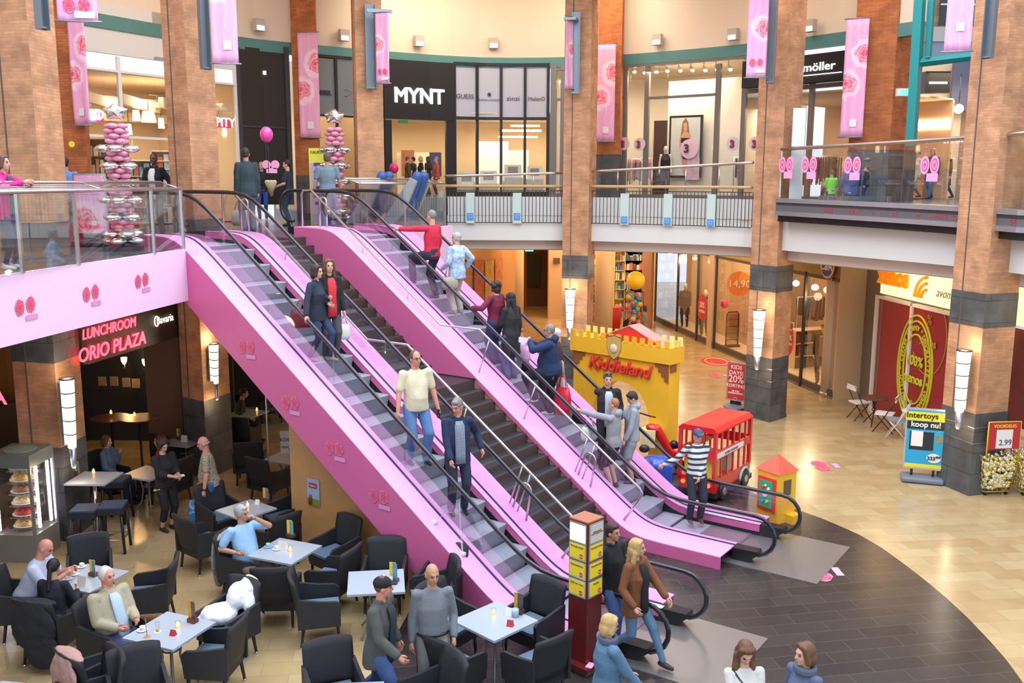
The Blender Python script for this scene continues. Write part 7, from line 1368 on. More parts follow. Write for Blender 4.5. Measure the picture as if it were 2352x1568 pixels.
def blotch_mat(name,cs,sc=14):
    if name in MATS: return MATS[name]
    m=mat(name,cs[0],.85); nd,lk,b=nodes(m); tc=nd.new('ShaderNodeTexCoord'); n=nd.new('ShaderNodeTexNoise'); n.inputs['Scale'].default_value=sc; n.inputs['Detail'].default_value=1; lk.new(tc.outputs['Object'],n.inputs['Vector'])
    r=ramp(m.node_tree,[(.35+.3*i/(len(cs)-1),c) for i,c in enumerate(cs)],'CONSTANT'); lk.new(n.outputs['Fac'],r.inputs['Fac']); lk.new(r.outputs['Color'],b.inputs['Base Color']); return m
SHOEB=mat('shoe_dark',(.02,.018,.018),.5); SHOEW=mat('shoe_white',(.65,.65,.65),.5); SHOEBR=mat('shoe_brown',(.12,.06,.03),.5); SHOEGR=mat('shoe_grey_beige',(.35,.30,.26),.6)
EYEM=mat('eye_dark',(.03,.02,.015),.2); LIPM=mat('lips',(.42,.12,.10),.5); BROWM=mat('brow',(.08,.05,.035),.7); GLFR=mat('spectacle_frame',(.02,.02,.02),.3)
def ik(a,b,l1,l2,pole):
    a=Vector(a);b=Vector(b);d=b-a;L=d.length
    if L>(l1+l2)*.995: b=a+d*((l1+l2)*.995/L); d=b-a; L=d.length
    L=max(L,abs(l1-l2)+.03); d.normalize(); x=(l1*l1-l2*l2+L*L)/(2*L); h=math.sqrt(max(l1*l1-x*x,0)); p=Vector(pole); p=(p-d*p.dot(d)); p=p.normalized() if p.length>1e-5 else d.orthogonal().normalized()
    return a+d*x+p*h,b
def bake(mb,name,mats,parent,vox,smooth=3,wr=0,seed=0,inside=None):
    "one continuous skin over the joined volumes"
    me=mb.mesh(name,[]); o=bpy.data.objects.new(name,me); COL.objects.link(o); r=o.modifiers.new('r','REMESH'); r.mode='VOXEL'; r.voxel_size=vox; r.use_smooth_shade=True
    if smooth: s=o.modifiers.new('s','SMOOTH'); s.iterations=smooth; s.factor=.5
    dg=bpy.context.evaluated_depsgraph_get(); me2=bpy.data.meshes.new_from_object(o.evaluated_get(dg)); me2.name=name; bpy.data.objects.remove(o); bpy.data.meshes.remove(me)
    if wr:
        n=len(me2.vertices); co=np.empty(n*3,dtype=np.float32); me2.vertices.foreach_get('co',co); co=co.reshape(-1,3); no=np.empty(n*3,dtype=np.float32); me2.vertices.foreach_get('normal',no); no=no.reshape(-1,3)
        rs=np.random.RandomState(seed); d=np.zeros(n)
        for k in range(7):
            f=rs.normal(size=3); f/=np.linalg.norm(f); fr=rs.uniform(18,55); f[2]*=.55; d+=np.sin(co@f*fr+rs.uniform(0,6)+1.5*np.sin(co@rs.normal(size=3)*9))*(1/ (1+fr/22))
        co+=no*(d[:,None]*wr); me2.vertices.foreach_set('co',co.ravel()); me2.update()
    me2.materials.clear(); [me2.materials.append(m) for m in (mats if hasattr(mats,'__len__') else [mats])]
    o=bpy.data.objects.new(name,me2); COL.objects.link(o); o.parent=parent; return o
def loft(mb,secs,n=16):
    "closed body of elliptical sections (center, side vec, front vec)"
    vs=[]
    for c,sx,fx in secs:
        for j in range(n): a=2*PI*j/n; ca,sa=math.cos(a),math.sin(a); k=1.0; vs.append(c+sx*(ca*k)+fx*(sa*k))
    fs=[(i*n+j,i*n+(j+1)%n,(i+1)*n+(j+1)%n,(i+1)*n+j) for i in range(len(secs)-1) for j in range(n)]+[tuple(range(n))[::-1],tuple(range((len(secs)-1)*n,len(secs)*n))]
    mb.add(vs,fs,0,True)
PEOPLE=0
def person(label,pos,yaw,h=1.74,skin='l',hair='dark',hs='short',top=None,tops='tee',bot=None,bots='trousers',shoe=SHOEB,build=1.0,sit=0,lean=0,LH=None,RH=None,LF=None,RF=None,look=0,nod=0,extra=(),vox=.011,inner=None,belly=0,female=False,group=None,Lp=None,Rp=None,seatz=.47,hipy=None,hsc=1.2):
    """pos world (feet floor), yaw deg facing; hands/feet in metres in body frame x fwd, y left, z up (for a 1.75 m figure, scaled)"""
    global PEOPLE; PEOPLE+=1; S=h/1.75*hsc; k=build
    t=thing('person',label,'person',pos,math.radians(yaw),group=group); X=Vector((1,0,0));Y=Vector((0,1,0));Z=Vector((0,0,1))
    hipz=.93 if not sit else seatz*1.15/(S)+.11 if seatz>.3 else seatz*HS/S+.11; 
    if not sit and (LF or RF): hipz=.90
    if hipy: hipz=hipy
    P=Vector((0,0,hipz)); Rl=Matrix.Rotation(math.radians(lean),3,'Y')
    up=lambda x,y,z:P+Rl@Vector((x,y,z))
    fm=.93 if female else 1.0
    sh=.180*k*fm; neck=up(0,0,.545); headc=up(.012,0,.705)
    hd=Matrix.Rotation(math.radians(look),3,'Z')@Matrix.Rotation(math.radians(nod+lean*.35),3,'Y')
    SL_,SR_=up(0,sh,.49),up(0,-sh,.49)
    dh=lambda s:(.03,s*(.235*k),hipz-.18) if not sit else (.30,s*.20,hipz+.08)
    LHt=Vector(LH) if LH else Vector(dh(1)); RHt=Vector(RH) if RH else Vector(dh(-1))
    LHt=LHt if LH is not None else LHt; 
    EL,WL_=ik(SL_,LHt,.30,.26,Lp or (-1,.5,-.3)); ER,WR_=ik(SR_,RHt,.30,.26,Rp or (-1,-.5,-.3))
    HL,HR=P+Vector((0,.095*k,-.03)),P+Vector((0,-.095*k,-.03))
    if sit: dl=(.44,.13,.09);dr=(.44,-.13,.09)
    else: dl=(-.01,.10,.09);dr=(-.01,-.10,.09)
    KL_,AL=ik(HL,LF or dl,.43,.42,(1,.05,.1)); KR_2,AR=ik(HR,RF or dr,.43,.42,(1,-.05,.1))
    bare=bots in('shorts','shorts_long')
    # ---- body skin
    m=MB(); R3=hd
    def hp(x,y,z): return headc+hd@Vector((x,y,z))
    m.ell(hp(-.005,0,.022),(.094,.074,.102),18,14,0,hd); m.ell(hp(.018,0,-.040),(.072,.058,.078),16,12,0,hd)     # cranium, face
    m.ell(hp(.062,0,-.088),(.026,.028,.024),10,8,0,hd)                                                         # chin
    m.cap(hp(.090,0,.012),hp(.106,0,-.028),.009,.014,8); m.ell(hp(.083,0,.030),(.016,.046,.010),10,6,0,hd)      # nose, brow
    m.ell(hp(.080,0,-.062),(.014,.026,.012),10,6,0,hd)                                                          # mouth mound
    for s in (-1,1): m.ell(hp(-.005,s*.076,-.012),(.020,.011,.031),8,8,0,hd); m.ell(hp(.060,s*.036,-.030),(.022,.020,.024),8,6,0,hd)
    m.cap(up(-.005,0,.50),hp(-.022,0,-.06),.058*k**.5,.054,12)
    loft(m,[(up(0,0,-.10),Y*.14*k,X*.10*k),(up(0,0,.0),Y*.165*k,X*.115*k),(up(.01,0,.14),Y*.14*k,Rl@X*(.10+belly)*k),(up(.0,0,.32),Y*.165*k*fm,Rl@X*.11*k),(up(-.01,0,.45),Y*.14*k*fm,Rl@X*.075*k),(up(-.01,0,.53),Y*.06*k,Rl@X*.055)])
    for a,b,c,w in ((SL_,EL,WL_,1),(SR_,ER,WR_,1)): m.cap(a.lerp(up(0,0,.44),.12) if tops!='sleeveless' else a,b,(.038 if tops!='sleeveless' else .05)*k,.040*k,10); m.cap(b,c,.041*k,.028*k,10)
    for a,b,c in ((HL,KL_,AL),(HR,KR_2,AR)): m.cap(a,b,.080*k,.056*k,12); m.cap(b.lerp(b,0),b.lerp(c,.35),.054*k,.056*k,12); m.cap(b.lerp(c,.3),c,.056*k,.038*k,12)
    # palms
    hands=[]
    for w,e,s in ((WL_,EL,1),(WR_,ER,-1)):
        d=(w-e).normalized(); side=(Vector((0,s,0))-d*(d.y*s)); side=side.normalized() if side.length>.2 else Vector((0,0,1)); q=d.cross(side).normalized()
        wide=q; m.cap(w+d*.01,w+d*.085,.026,.030,10); m.ell(w+d*.055,(.05,.04,.02),10,8,0,Matrix((d,wide,side)).transposed()); hands.append((w,d,wide,side,s))
    ex=MB()
    bakeobj=bake(m,'body',SKIN[skin],t,vox,2)
    # ---- fingers, added to the same mesh
    bm=bmesh.new(); bm.from_mesh(bakeobj.data); f=MB()
    for w,d,wide,side,s in hands:
        for q,(o_,L_) in enumerate(((-.030,.062),(-.010,.074),(.010,.070),(.028,.055))):
            a=w+d*.085+wide*o_; b=a+d*(L_*.5)-side*.012; c=b+d*(L_*.35)-side*.026; f.tube([a-d*.02,a,b,c],[.010,.0095,.009,.007],6)
        tdir=-1 if wide.dot(Vector((1,0,0)))<0 else 1
        a=w+d*.035+wide*(.03*tdir); b=a+d*.03+wide*(.022*tdir)-side*.01; c=b+d*.03+wide*.002-side*.012; f.tube([a,b,c],[.013,.011,.009],6)
    fm_=f.mesh('f',[]); bm.from_mesh(fm_); [setattr(q,'smooth',True) for q in bm.faces]; bm.to_mesh(bakeobj.data); bm.free(); bpy.data.meshes.remove(fm_)
    # ---- face
    for s in (-1,1): MB().ell(hp(.081,s*.031,.008),(.010,.014,.008),8,6,0,hd).obj('eye',EYEM,t)
    for s in (-1,1): MB().cap(hp(.088,s*.018,.030),hp(.080,s*.048,.030),.005,.004,6).obj('eyebrow',BROWM,t)
    MB().ell(hp(.090,0,-.062),(.008,.022,.007),8,6,0,hd).obj('mouth',LIPM,t)
    # ---- clothes
    top=top or cloth('grey',(.2,.2,.2)); bot=bot or cloth('navy',(.02,.03,.06)); g=.014 if tops in('tee','sweater','top') else .026
    if tops in ('jacket','coat','open','hoodie'): g=.028
    if tops=='top': g=.010
    m=MB(); hem={'coat':-.42,'jacket':-.16,'open':-.20,'hoodie':-.09}.get(tops,-.07)
    if sit: hem=max(hem,-.10)
    fl=.02 if tops in('coat','open') else 0
    br=.025 if female else 0
    secs=[(up(0,0,hem),Y*(.17*k+g+fl),Rl@X*(.125*k+g+belly*.6)),(up(0,0,0),Y*(.165*k+g),Rl@X*(.12*k+g+belly*.9)),(up(.01+belly*.3,0,.13),Y*((.145 if female else .152)*k+g),Rl@X*(.105*k+g+belly)),(up(.005+br*.4,0,.32),Y*(.165*k*fm+g),Rl@X*(.115*k+g+br)),(up(-.01,0,.45),Y*(.165*k*fm+g*.4),Rl@X*(.090*k+g*.6)),(up(-.01,0,.515),Y*(.10*k+g*.4),Rl@X*(.065*k+g*.4)),(up(-.008,0,.545),Y*(.066+g*.3),Rl@X*(.062+g*.3))]
    loft(m,secs)
    for a,b,c,s in ((SL_,EL,WL_,1),(SR_,ER,WR_,-1)):
        if tops=='sleeveless': continue
        a2=a+Vector((0,0,-.008)); m.cap(a2.lerp(up(0,0,.44),.25),a2,.052*k+g*.5,.052*k+g*.5,10)
        if tops in('tee','top') : m.cap(a2,a2.lerp(b,.74),.053*k+g*.9,.050*k+g*.7,12)
        elif tops=='threeq': m.cap(a2,b,.052*k+g,.045*k+g,12); m.cap(b,b.lerp(c,.45),.045*k+g,.040*k+g,12)
        else: m.cap(a2,b,.050*k+g*.55,.044*k+g*.6,12); m.cap(b,c.lerp(b,.05),.044*k+g*.6,.034*k+g*.6,12)
    if tops=='hoodie': m.ell(up(-.09,0,.56),(.075,.12,.075),14,10,0,Rl); m.ell(up(-.03,0,.565),(.09,.10,.035),14,8,0,Rl)
    if 'hood_up' in extra: pass
    if tops in('jacket','open','coat'): m.tube([up(.055*math.cos(a)-.0,.075*math.sin(a),.55+.01*math.cos(a)) for a in frange(.6,2*PI-.6,12)],.022,8)
    bake(m,{'tee':'shirt','top':'shirt','sweater':'sweater','threeq':'shirt','sleeveless':'shirt','jacket':'jacket','open':'jacket','coat':'coat','hoodie':'hoodie'}[tops],top,t,max(vox,.012),4,.0035,PEOPLE)
    if inner is not None:
        m=MB(); pts=[]
        f_=.115*k+g+br+.006
        for z,w,x in ((.50,.035,.075*1+g*.5),(.44,.055,.10*k+g),(.33,.055,f_),(.15,.055,.108*k+g+belly+.012),(.0,.06,.122*k+g+belly*.9+.01),(hem+.04,.06,.128*k+g+belly*.6+.008)): pts.append((up(x-.012+( .01 if z>.1 else 0),0,z),w))
        for a,b in zip(pts[:-1],pts[1:]): m.cap(a[0]-Rl@X*.02,b[0]-Rl@X*.02,.012,.012,6)
        vs=[];fs=[]
        for c,w in pts:
            for q in (-1,-.5,0,.5,1): vs.append(c+Y*(w*q*1.25)+Rl@X*(.010*(1-q*q)))
        nn=len(pts)
        for i in range(nn-1):
            for j in range(4): fs.append((i*5+j,i*5+j+1,(i+1)*5+j+1,(i+1)*5+j))
        m=MB(); m.add(vs,fs,0,True); o=m.obj('inner_shirt',inner,t); sd2=o.modifiers.new('th','SOLIDIFY'); sd2.thickness=.02; sd2.offset=-1
    # legs
    m=MB(); gl=.016; loft(m,[(P+Vector((0,0,-.12)),Y*(.135*k+gl),X*(.105*k+gl)),(P+Vector((0,0,-.02)),Y*(.165*k+gl),X*(.120*k+gl)),(P+Vector((0,0,.09)),Y*(.15*k+gl*.6),X*(.11*k+gl*.6+belly*.4))])
    wl=.012 if bots=='tight' else .022
    for a,b,c in ((HL,KL_,AL),(HR,KR_2,AR)):
        m.cap(a,b,.088*k+wl*.5,.062*k+wl*.6,12)
        if bots in('shorts',): m.cap(a.lerp(b,.3),b.lerp(a,.12),.085*k+wl,.080*k+wl,12)
        elif bots=='capri': m.cap(b,b.lerp(c,.6),.058*k+wl*.6,.052*k+wl*.6,12)
        else: m.cap(b,c.lerp(b,.02),.058*k+wl*.6,(.040 if bots=='tight' else .052)*k+wl*.5,12)
    if bots in('shorts',):
        m2=MB(); 
    bake(m,'shorts' if bots=='shorts' else 'trousers',bot,t,max(vox,.012),3,.003,PEOPLE+50)
    for (a,kn_) in ((AL,KL_),(AR,KR_2)):
        lw=(a-kn_).normalized(); fwd=Vector((1,0,0)); m=MB(); tilt=0
        zt=a.z-.055; m.cap(a+Vector((-.035,0,-.052)),a+Vector((.06,0,-.058)),.036,.042,10); m.cap(a+Vector((.06,0,-.058)),a+Vector((.150,0,-.066)),.042,.030,10); m.cap(a+Vector((-.01,0,-.01)),a+Vector((-.01,0,-.05)),.042,.040,10)
        bake(m,'shoe',shoe,t,.011,2)
    # ---- hair
    HM=HAIR.get(hair)
    if hs!='bald':
        m=MB(); m.ell(hp(-.018,0,.036),(.098,.084,.103),18,14,0,hd)
        if hs in('short','fringe'): m.ell(hp(.045,0,.088),(.045,.062,.030),12,8,0,hd); m.ell(hp(-.05,0,-.015),(.062,.075,.06),12,10,0,hd)
        if hs=='crop': m=MB(); m.ell(hp(-.016,0,.030),(.094,.080,.102),18,14,0,hd)
        if hs in('bob','long','curly'):
            for s in (-1,1): m.cap(hp(.03,s*.06,.08),hp(.01,s*.082,-.06),.030,.030,10)
            m.ell(hp(-.05,0,-.04),(.07,.092,.10),14,10,0,hd); m.ell(hp(.02,0,.095),(.06,.07,.03),12,8,0,hd)
        if hs=='curly': [m.ell(hp(-.03+.07*math.cos(a),.085*math.sin(a),.06+.03*math.sin(3*a)),(.045,.045,.045),8,8) for a in frange(.9,2*PI-.9,9)]; m.ell(hp(-.02,0,.12),(.07,.075,.04),10,8)
        if hs=='long':
            for s in (-1,-.4,.4,1): m.cap(hp(-.04+.03*abs(s),s*.070,-.05),up(-.075+.07*abs(s),s*.10,.40),.042,.036,10)
            m.cap(hp(-.07,0,-.03),up(-.11,0,.36),.06,.045,10)
        if hs=='bun': m.ell(hp(-.115,0,.03),(.04,.045,.045),10,8); m.ell(hp(.02,0,.085),(.06,.06,.03),12,8,0,hd)
        if hs=='pony': m.ell(hp(.02,0,.088),(.06,.06,.028),12,8,0,hd); m.cap(hp(-.10,0,.03),up(-.12,0,.42),.032,.022,10)
        bake(m,'hair',HM,t,.010,2,.0028,PEOPLE+9)
    elif HM: m=MB(); m.tube([hp(-.015+.088*math.cos(a),.078*math.sin(a),-.005) for a in frange(1.5,2*PI-1.5,12)],.014,8); bake(m,'hair',HM,t,.010,2)
    for e in extra:
        if e=='glasses':
            m=MB()
            for s in (-1,1): m.tube([hp(.096,s*.032+.021*math.cos(a),.008+.016*math.sin(a)) for a in frange(0,2*PI*.95,12)],.0025,4,closed=True); m.tube([hp(.094,s*.052,.010),hp(.0,s*.080,.012)],.0025,4)
            m.obj('spectacles',GLFR,t)
        if e=='sunglasses_up': m=MB(); [m.ell(hp(.070,s*.035,.112),(.018,.028,.016),10,8,0,hd) for s in (-1,1)]; m.obj('sunglasses',GLFR,t)
        if e[:3]=='cap': m=MB(); m.ell(hp(-.012,0,.052),(.106,.088,.078),18,12,0,hd); m.ell(hp(.105,0,.050),(.060,.062,.012),14,8,0,hd@Matrix.Rotation(.2,3,'Y')); bake(m,'cap',cloth('cap_'+e[4:],(.012,.012,.014) if e=='cap_black' else (.05,.09,.18)),t,.009,1)
        if e=='beard': m=MB(); m.ell(hp(.035,0,-.075),(.055,.055,.042),12,10,0,hd); bake(m,'beard',HM,t,.009,1)
        if e=='belt': m=MB(); m.tube([P+Vector(((.13*k+belly*.5)*math.cos(a),.178*k*math.sin(a),.02)) for a in frange(0,2*PI*.97,24)],.018,6,closed=True); m.obj('belt',BLACK,t)
        if e=='scarf': m=MB(); [m.tube([up(.085*math.cos(a),.10*math.sin(a),.535+.03*q) for a in frange(0,2*PI*.96,16)],.03,8,closed=True) for q in (0,1)]; bake(m,'scarf',cloth('scarf_blue',(.10,.12,.18)),t,.012,2)
        if e=='watch': m=MB(); m.lathe([(.036,-.012),(.036,.012)],WL_-(WL_-EL).normalized()*.01,12,axis=(WL_-EL)); m.obj('wristwatch',BLACK,t)
        if e=='strap': m=MB(); m.tube([up(.13*k+.02,.10,.1),up(.12*k+.02,-.0,.36),up(.02,-.13,.53),up(-.12,-.05,.4),up(-.14,.1,.1)],.012,5); m.obj('bag_strap',BLACK,t)
        if e=='backpack': m=MB(); m.ell(up(-.20,0,.28),(.12,.16,.23),14,10,0,Rl); bake(m,'backpack',cloth('backpack',(.015,.015,.018)),t,.014,2)
    for o in t.children: 
        o.data.transform(Matrix.Scale(S,4)) if o.type=='MESH' else None
    t['_hl']=tuple(Rz(WL_*S,yaw)+Vector(pos)); t['_hr']=tuple(Rz(WR_*S,yaw)+Vector(pos)); return t
def Rz(v,deg): return Matrix.Rotation(math.radians(deg),3,'Z')@v
def loc(world,pos,yaw,h): 
    "world point in the figure's unscaled frame"
    return tuple((Matrix.Rotation(-math.radians(yaw),3,'Z')@(Vector(world)-Vector(pos)))*(1.75/h/HS))
def bag(pt,label,cat,mm,size=(.34,.12,.34),handle=.2,soft=True,rz=0,hm=None,top=None):
    "bag hanging under point pt"
    p=Vector(pt); t=thing('bag',label,cat,(p.x,p.y,p.z),rz); t.scale=(HS,)*3; w,d,h=size; m=MB()
    vs=[];n=14
    for q,z in ((.80,-handle-h),(1.0,-handle-h*.75),(.95,-handle-h*.35),(.82,-handle)):
        for j in range(n): a=2*PI*j/n; cx=math.copysign(abs(math.cos(a))**.5,math.cos(a)); sy=math.copysign(abs(math.sin(a))**.5,math.sin(a)); vs.append((w/2*q*cx,d/2*q*sy*(1 if z<-handle-.05 else .5),z))
    m.add(vs,[(i*n+j,i*n+(j+1)%n,(i+1)*n+(j+1)%n,(i+1)*n+j) for i in range(3) for j in range(n)]+[tuple(range(n))[::-1],tuple(range(3*n,4*n))],0,True); m.obj('bag_body',mm,t)
    for s in (-1,1): m=MB(); m.tube([(-w*.28,s*d*.2,-handle-.01),(-w*.12,s*.01,-.02),(0,0,0),(w*.12,s*.01,-.02),(w*.28,s*d*.2,-handle-.01)],.008,5); m.obj('handle',hm or mm,t)
    return t
DL=DZ+.006
C=cloth
def stepz(s):
    i=math.floor((s+11.3)/.48); sa=-11.3+.48*i; return ztop(sa+.19,.10)-.235
def onstep(px,py,h):
    h*=HS; r=ray(px,py); cc=C0-.20+h; T=(cc+K*(EU.dot(EG))-CAMH)/(r.z+K*(EU.dot(r))); Q=Vector((0,0,CAMH))+r*T; d=Q-EG; s=EU.dot(d); tt=EN.dot(d); 
    lo,hi=(-3.60,-3.02) if tt<-1 else (1.10,1.78); tc=min(max(tt,lo),hi)
    if tc!=tt:   # keep the figure between the balustrades, on the same line of sight
        nx=Vector((r.x,r.y,0)); den=EU.x*r.y-EU.y*r.x; o=EG+EN*tc; s=-(o.x*r.y-o.y*r.x)/den; tt=tc
    p=W(s,tt,stepz(s)); return s,tt,p
def onfloor(px,py,h,z=0.0): 
    p=gz(px,py,z+h*HS*.985); return Vector((p.x,p.y,z+(.006 if z==0 else 0)))
def atdepth(px,Y,z): p=gy(px,411,Y); return Vector((p.x,Y,z))
def railpt(t_,s,dz=.93): return W(s,t_,ztop(s)+dz)
UPY=180-34.75; DNY=-34.75
# -- escalator going down
s,tt,p=onstep(755,611,1.66); person('woman in red top and open black jacket, long wavy hair, riding down',p,-62,1.66,hair='brown',hs='long',top=C('black_jacket',(.014,.014,.018)),tops='open',inner=C('red_top',(.62,.03,.05)),bot=C('dark_grey_slacks',(.07,.07,.08)),female=True,build=.92,LH=(.10,.24,.72),RH=(.20,-.10,1.02),shoe=SHOEGR)
hp_=Vector((0,0,0)); T_=[o for o in COL.objects if o.name.startswith('person')]; bag(Vector(T_[-1]['_hl'])-Vector((0,0,.12)),'small pale paper bag carried by the woman in the red top','bag',mat('paper_bag_white',(.62,.64,.60),.6),(.20,.10,.26),.14,rz=.5)
s,tt,p=onstep(727,661,1.60); q=(p.x,p.y,p.z); yw=-25; hn=railpt(-4.04,s+.15,.94); rh=loc(hn,q,yw,1.6); a_=person('woman with dark bob and dark red bags, holding the black handrail',p,yw,1.60,hair='dark',hs='bob',top=C('navy_cardigan',(.02,.03,.055)),tops='jacket',bot=C('dark_jeans',(.03,.05,.12)),bots='tight',female=True,RH=rh,LH=(.22,.05,1.15),LF=(.18,.10,.09),RF=(-.12,-.1,.09),shoe=SHOEGR,look=15)
bag(Vector(a_.location)+Vector((-.30,.02,1.22)),'dark red leather handbag of the woman with the dark bob','bag',mat('bag_dark_red',(.28,.025,.04),.45),(.42,.14,.30),.16,rz=.3)
s,tt,p=onstep(953,804,1.82); b_=person('man in cream polo shirt, blue jeans and glasses, riding down',p,-62,1.82,skin='r',hair='short',hs='crop',top=C('cream_polo',(.66,.60,.42)),tops='tee',bot=C('blue_jeans',(.10,.20,.42)),build=1.10,belly=.05,LH=(.10,.33,.80),RH=(.12,-.34,.80),shoe=SHOEB,look=12,extra=('glasses',),LF=(.1,.12,.09),RF=(-.02,-.12,.09))
t=thing('phone','black phone in the hand of the man in the cream polo shirt','phone'); m=MB(); m.box((0,0,0),(.02,.09,.17),.6); m.obj('case',BLACK,t); t.location=Vector(b_['_hl'])+Vector((.02,-.05,-.12))
s,tt,p=onstep(1050,951,1.78); q=(p.x,p.y,p.z); yw=-72; hn=railpt(-2.60,s+.22); hn=railpt(-4.04,s+.15) if False else hn; rh=loc(railpt(-2.60,s+.30,.93),q,yw,1.78)
person('man in dark blue blazer and checked shirt, looking down to the left',p,yw,1.78,skin='r',hair='salt',hs='short',top=C('navy_blazer',(.012,.025,.07)),tops='jacket',inner=check_mat('wear_checked_shirt',(.60,.66,.72),(.03,.05,.12),46),bot=C('dark_navy_trousers',(.02,.03,.06)),RH=loc(railpt(-4.04,s+.25,.94),q,yw,1.78),LH=(.02,.36,.98),look=-48,nod=18,shoe=SHOEB,extra=('belt',),belly=.02)
# -- escalator going up
s,tt,p=onstep(992,518,1.80); q=(p.x,p.y,p.z); lh=loc(railpt(.67,s-.85,.95),q,UPY,1.8); person('man in red sweater seen from behind, one leg a step higher',p,UPY,1.80,hair='salt',hs='crop',top=C('red_sweater',(.62,.02,.055)),tops='sweater',bot=C('black_trousers',(.025,.028,.045)),LH=lh,RH=(.12,-.30,.86),LF=(.38,.13,.38),shoe=SHOEBR,build=1.05)
s,tt,p=onstep(1049,548,1.62); a_=person('grey haired woman in pale blue knitted sweater and beige trousers, riding up',p,UPY-5,1.62,hair='grey',hs='short',top=blotch_mat('wear_blue_knit',[(.45,.58,.70),(.30,.45,.62),(.55,.65,.74)],9),tops='jacket',bot=C('beige_trousers',(.48,.42,.34)),female=True,build=1.12,shoe=SHOEGR,LH=(.22,.20,1.0),RH=(.02,-.34,1.0),look=20)
bag(Vector(a_.location)+Vector((-.16,-.20,1.18)),'slouchy grey beige shoulder bag of the woman in the pale blue sweater','bag',mat('bag_taupe',(.36,.32,.26),.6),(.36,.14,.26),.22,rz=.4)
s,tt,p=onstep(1139,674,1.60); person('woman in dark red jumper with short dark hair, riding up',p,UPY,1.60,hair='dark',hs='curly',top=C('burgundy_jumper',(.16,.012,.04)),tops='sweater',bot=C('dark_blue_jeans',(.03,.05,.13)),female=True,build=1.2,LH=loc(railpt(.67,s-.35,.95),(p.x,p.y,p.z),UPY,1.6),shoe=SHOEB)
s,tt,p=onstep(1174,669,1.68); a_=person('woman in long black hooded coat with black hair, riding up',p,UPY-8,1.68,hair='black',hs='long',top=C('black_coat',(.022,.024,.024)),tops='coat',bot=C('mid_blue_jeans',(.06,.12,.28)),female=True,build=1.08,shoe=SHOEBR,LH=(.25,.1,1.30))
bag(Vector(a_['_hr'])+Vector((.12,.05,-.05)),'pink paper bag beside the woman in the long black coat','bag',mat('paper_bag_pink',(.80,.45,.70),.6),(.30,.10,.34),.16,rz=-.5)
s,tt,p=onstep(1278,760,1.62); q=(p.x,p.y,p.z); rh=loc(railpt(2.19,s-.55,.96),q,168,1.62); a_=person('grey haired woman with glasses in dark plum jacket, hand on the far handrail',p,168,1.62,skin='r',hair='white',hs='short',top=C('plum_jacket',(.075,.03,.04)),tops='jacket',bot=C('dark_trousers',(.02,.02,.03)),female=True,build=1.05,RH=rh,shoe=SHOEB,extra=('glasses',))
bag(Vector(a_.location)+Vector((.12,-.22,1.25)),'white canvas bag of the grey haired woman with glasses','bag',mat('bag_canvas',(.60,.58,.52),.7),(.24,.10,.36),.32,rz=-.9)
s,tt,p=onstep(1263,798,1.78); a_=person('large man in navy fleece with glasses, holding white paper near his face',p,172,1.78,skin='m',hair='salt',hs='crop',top=C('navy_fleece',(.012,.03,.085)),tops='hoodie',bot=C('navy_trousers',(.015,.02,.035)),build=1.30,belly=.05,LH=(.36,.10,1.42),RH=(.36,-.08,1.36),Lp=(-.2,1,-.6),Rp=(-.2,-1,-.6),shoe=SHOEW,extra=('glasses',),LF=(.26,.12,.38))
t=thing('paper_sheet','white paper held up by the man in the navy fleece','paper',tuple(Vector(a_['_hl'])+Vector((-.14,0,.02)))); m=MB(); m.box((0,0,0),(.24,.01,.12),-.5); m.obj('sheet',WHITE,t)
bag(Vector(a_.location)+Vector((.30,.0,.95)),'bright red shopping bag beside the man in the navy fleece','bag',mat('bag_bright_red',(.60,.02,.04),.4),(.34,.16,.52),.24,rz=-.6)
s,tt,p=onstep(1396,861,1.80); q=(p.x,p.y,p.z); rh=loc(railpt(2.19,s-.45,.96),q,-80,1.8); person('man in black jacket with sunglasses on his hair, arm along the far handrail',p,-84,1.80,hair='short',hs='short',top=C('black_zip_jacket',(.018,.018,.02)),tops='jacket',inner=C('pale_blue_shirt',(.40,.48,.56)),bot=C('black_jeans',(.02,.02,.025)),RH=rh,LH=(.15,.2,.95),extra=('sunglasses_up',),shoe=SHOEB,Rp=(0,-.3,1))
s,tt,p=onstep(1412,914,1.68); q=(p.x,p.y,p.z); a_=person('ginger haired boy in grey hoodie and black shorts, arm stretched to the near handrail',p,150,1.68,hair='ginger',hs='crop',top=C('grey_hoodie',(.30,.31,.33)),tops='hoodie',bot=C('black_shorts',(.02,.02,.025)),bots='shorts',LH=loc(railpt(.67,s-.75,.95),q,150,1.68),RH=(.10,-.28,.80),shoe=SHOEB)
bag(Vector(a_['_hl'])+Vector((.16,-.1,-.12)),'white patterned bag below the arm of the ginger haired boy','bag',mat('bag_white_pattern',(.50,.52,.48),.7,var=.4,vscale=22),(.32,.12,.26),.16,rz=.3)
s,tt,p=onstep(1454,901,1.72); a_=person('boy in grey hoodie and grey shorts with dark hair, looking down',p,186,1.72,hair='dark',hs='short',top=C('pale_grey_hoodie',(.33,.35,.40)),tops='hoodie',bot=C('grey_shorts',(.26,.28,.33)),bots='shorts',LH=(.22,.22,.78),RH=(.45,.05,1.30),nod=28,shoe=SHOEB,extra=('watch',))
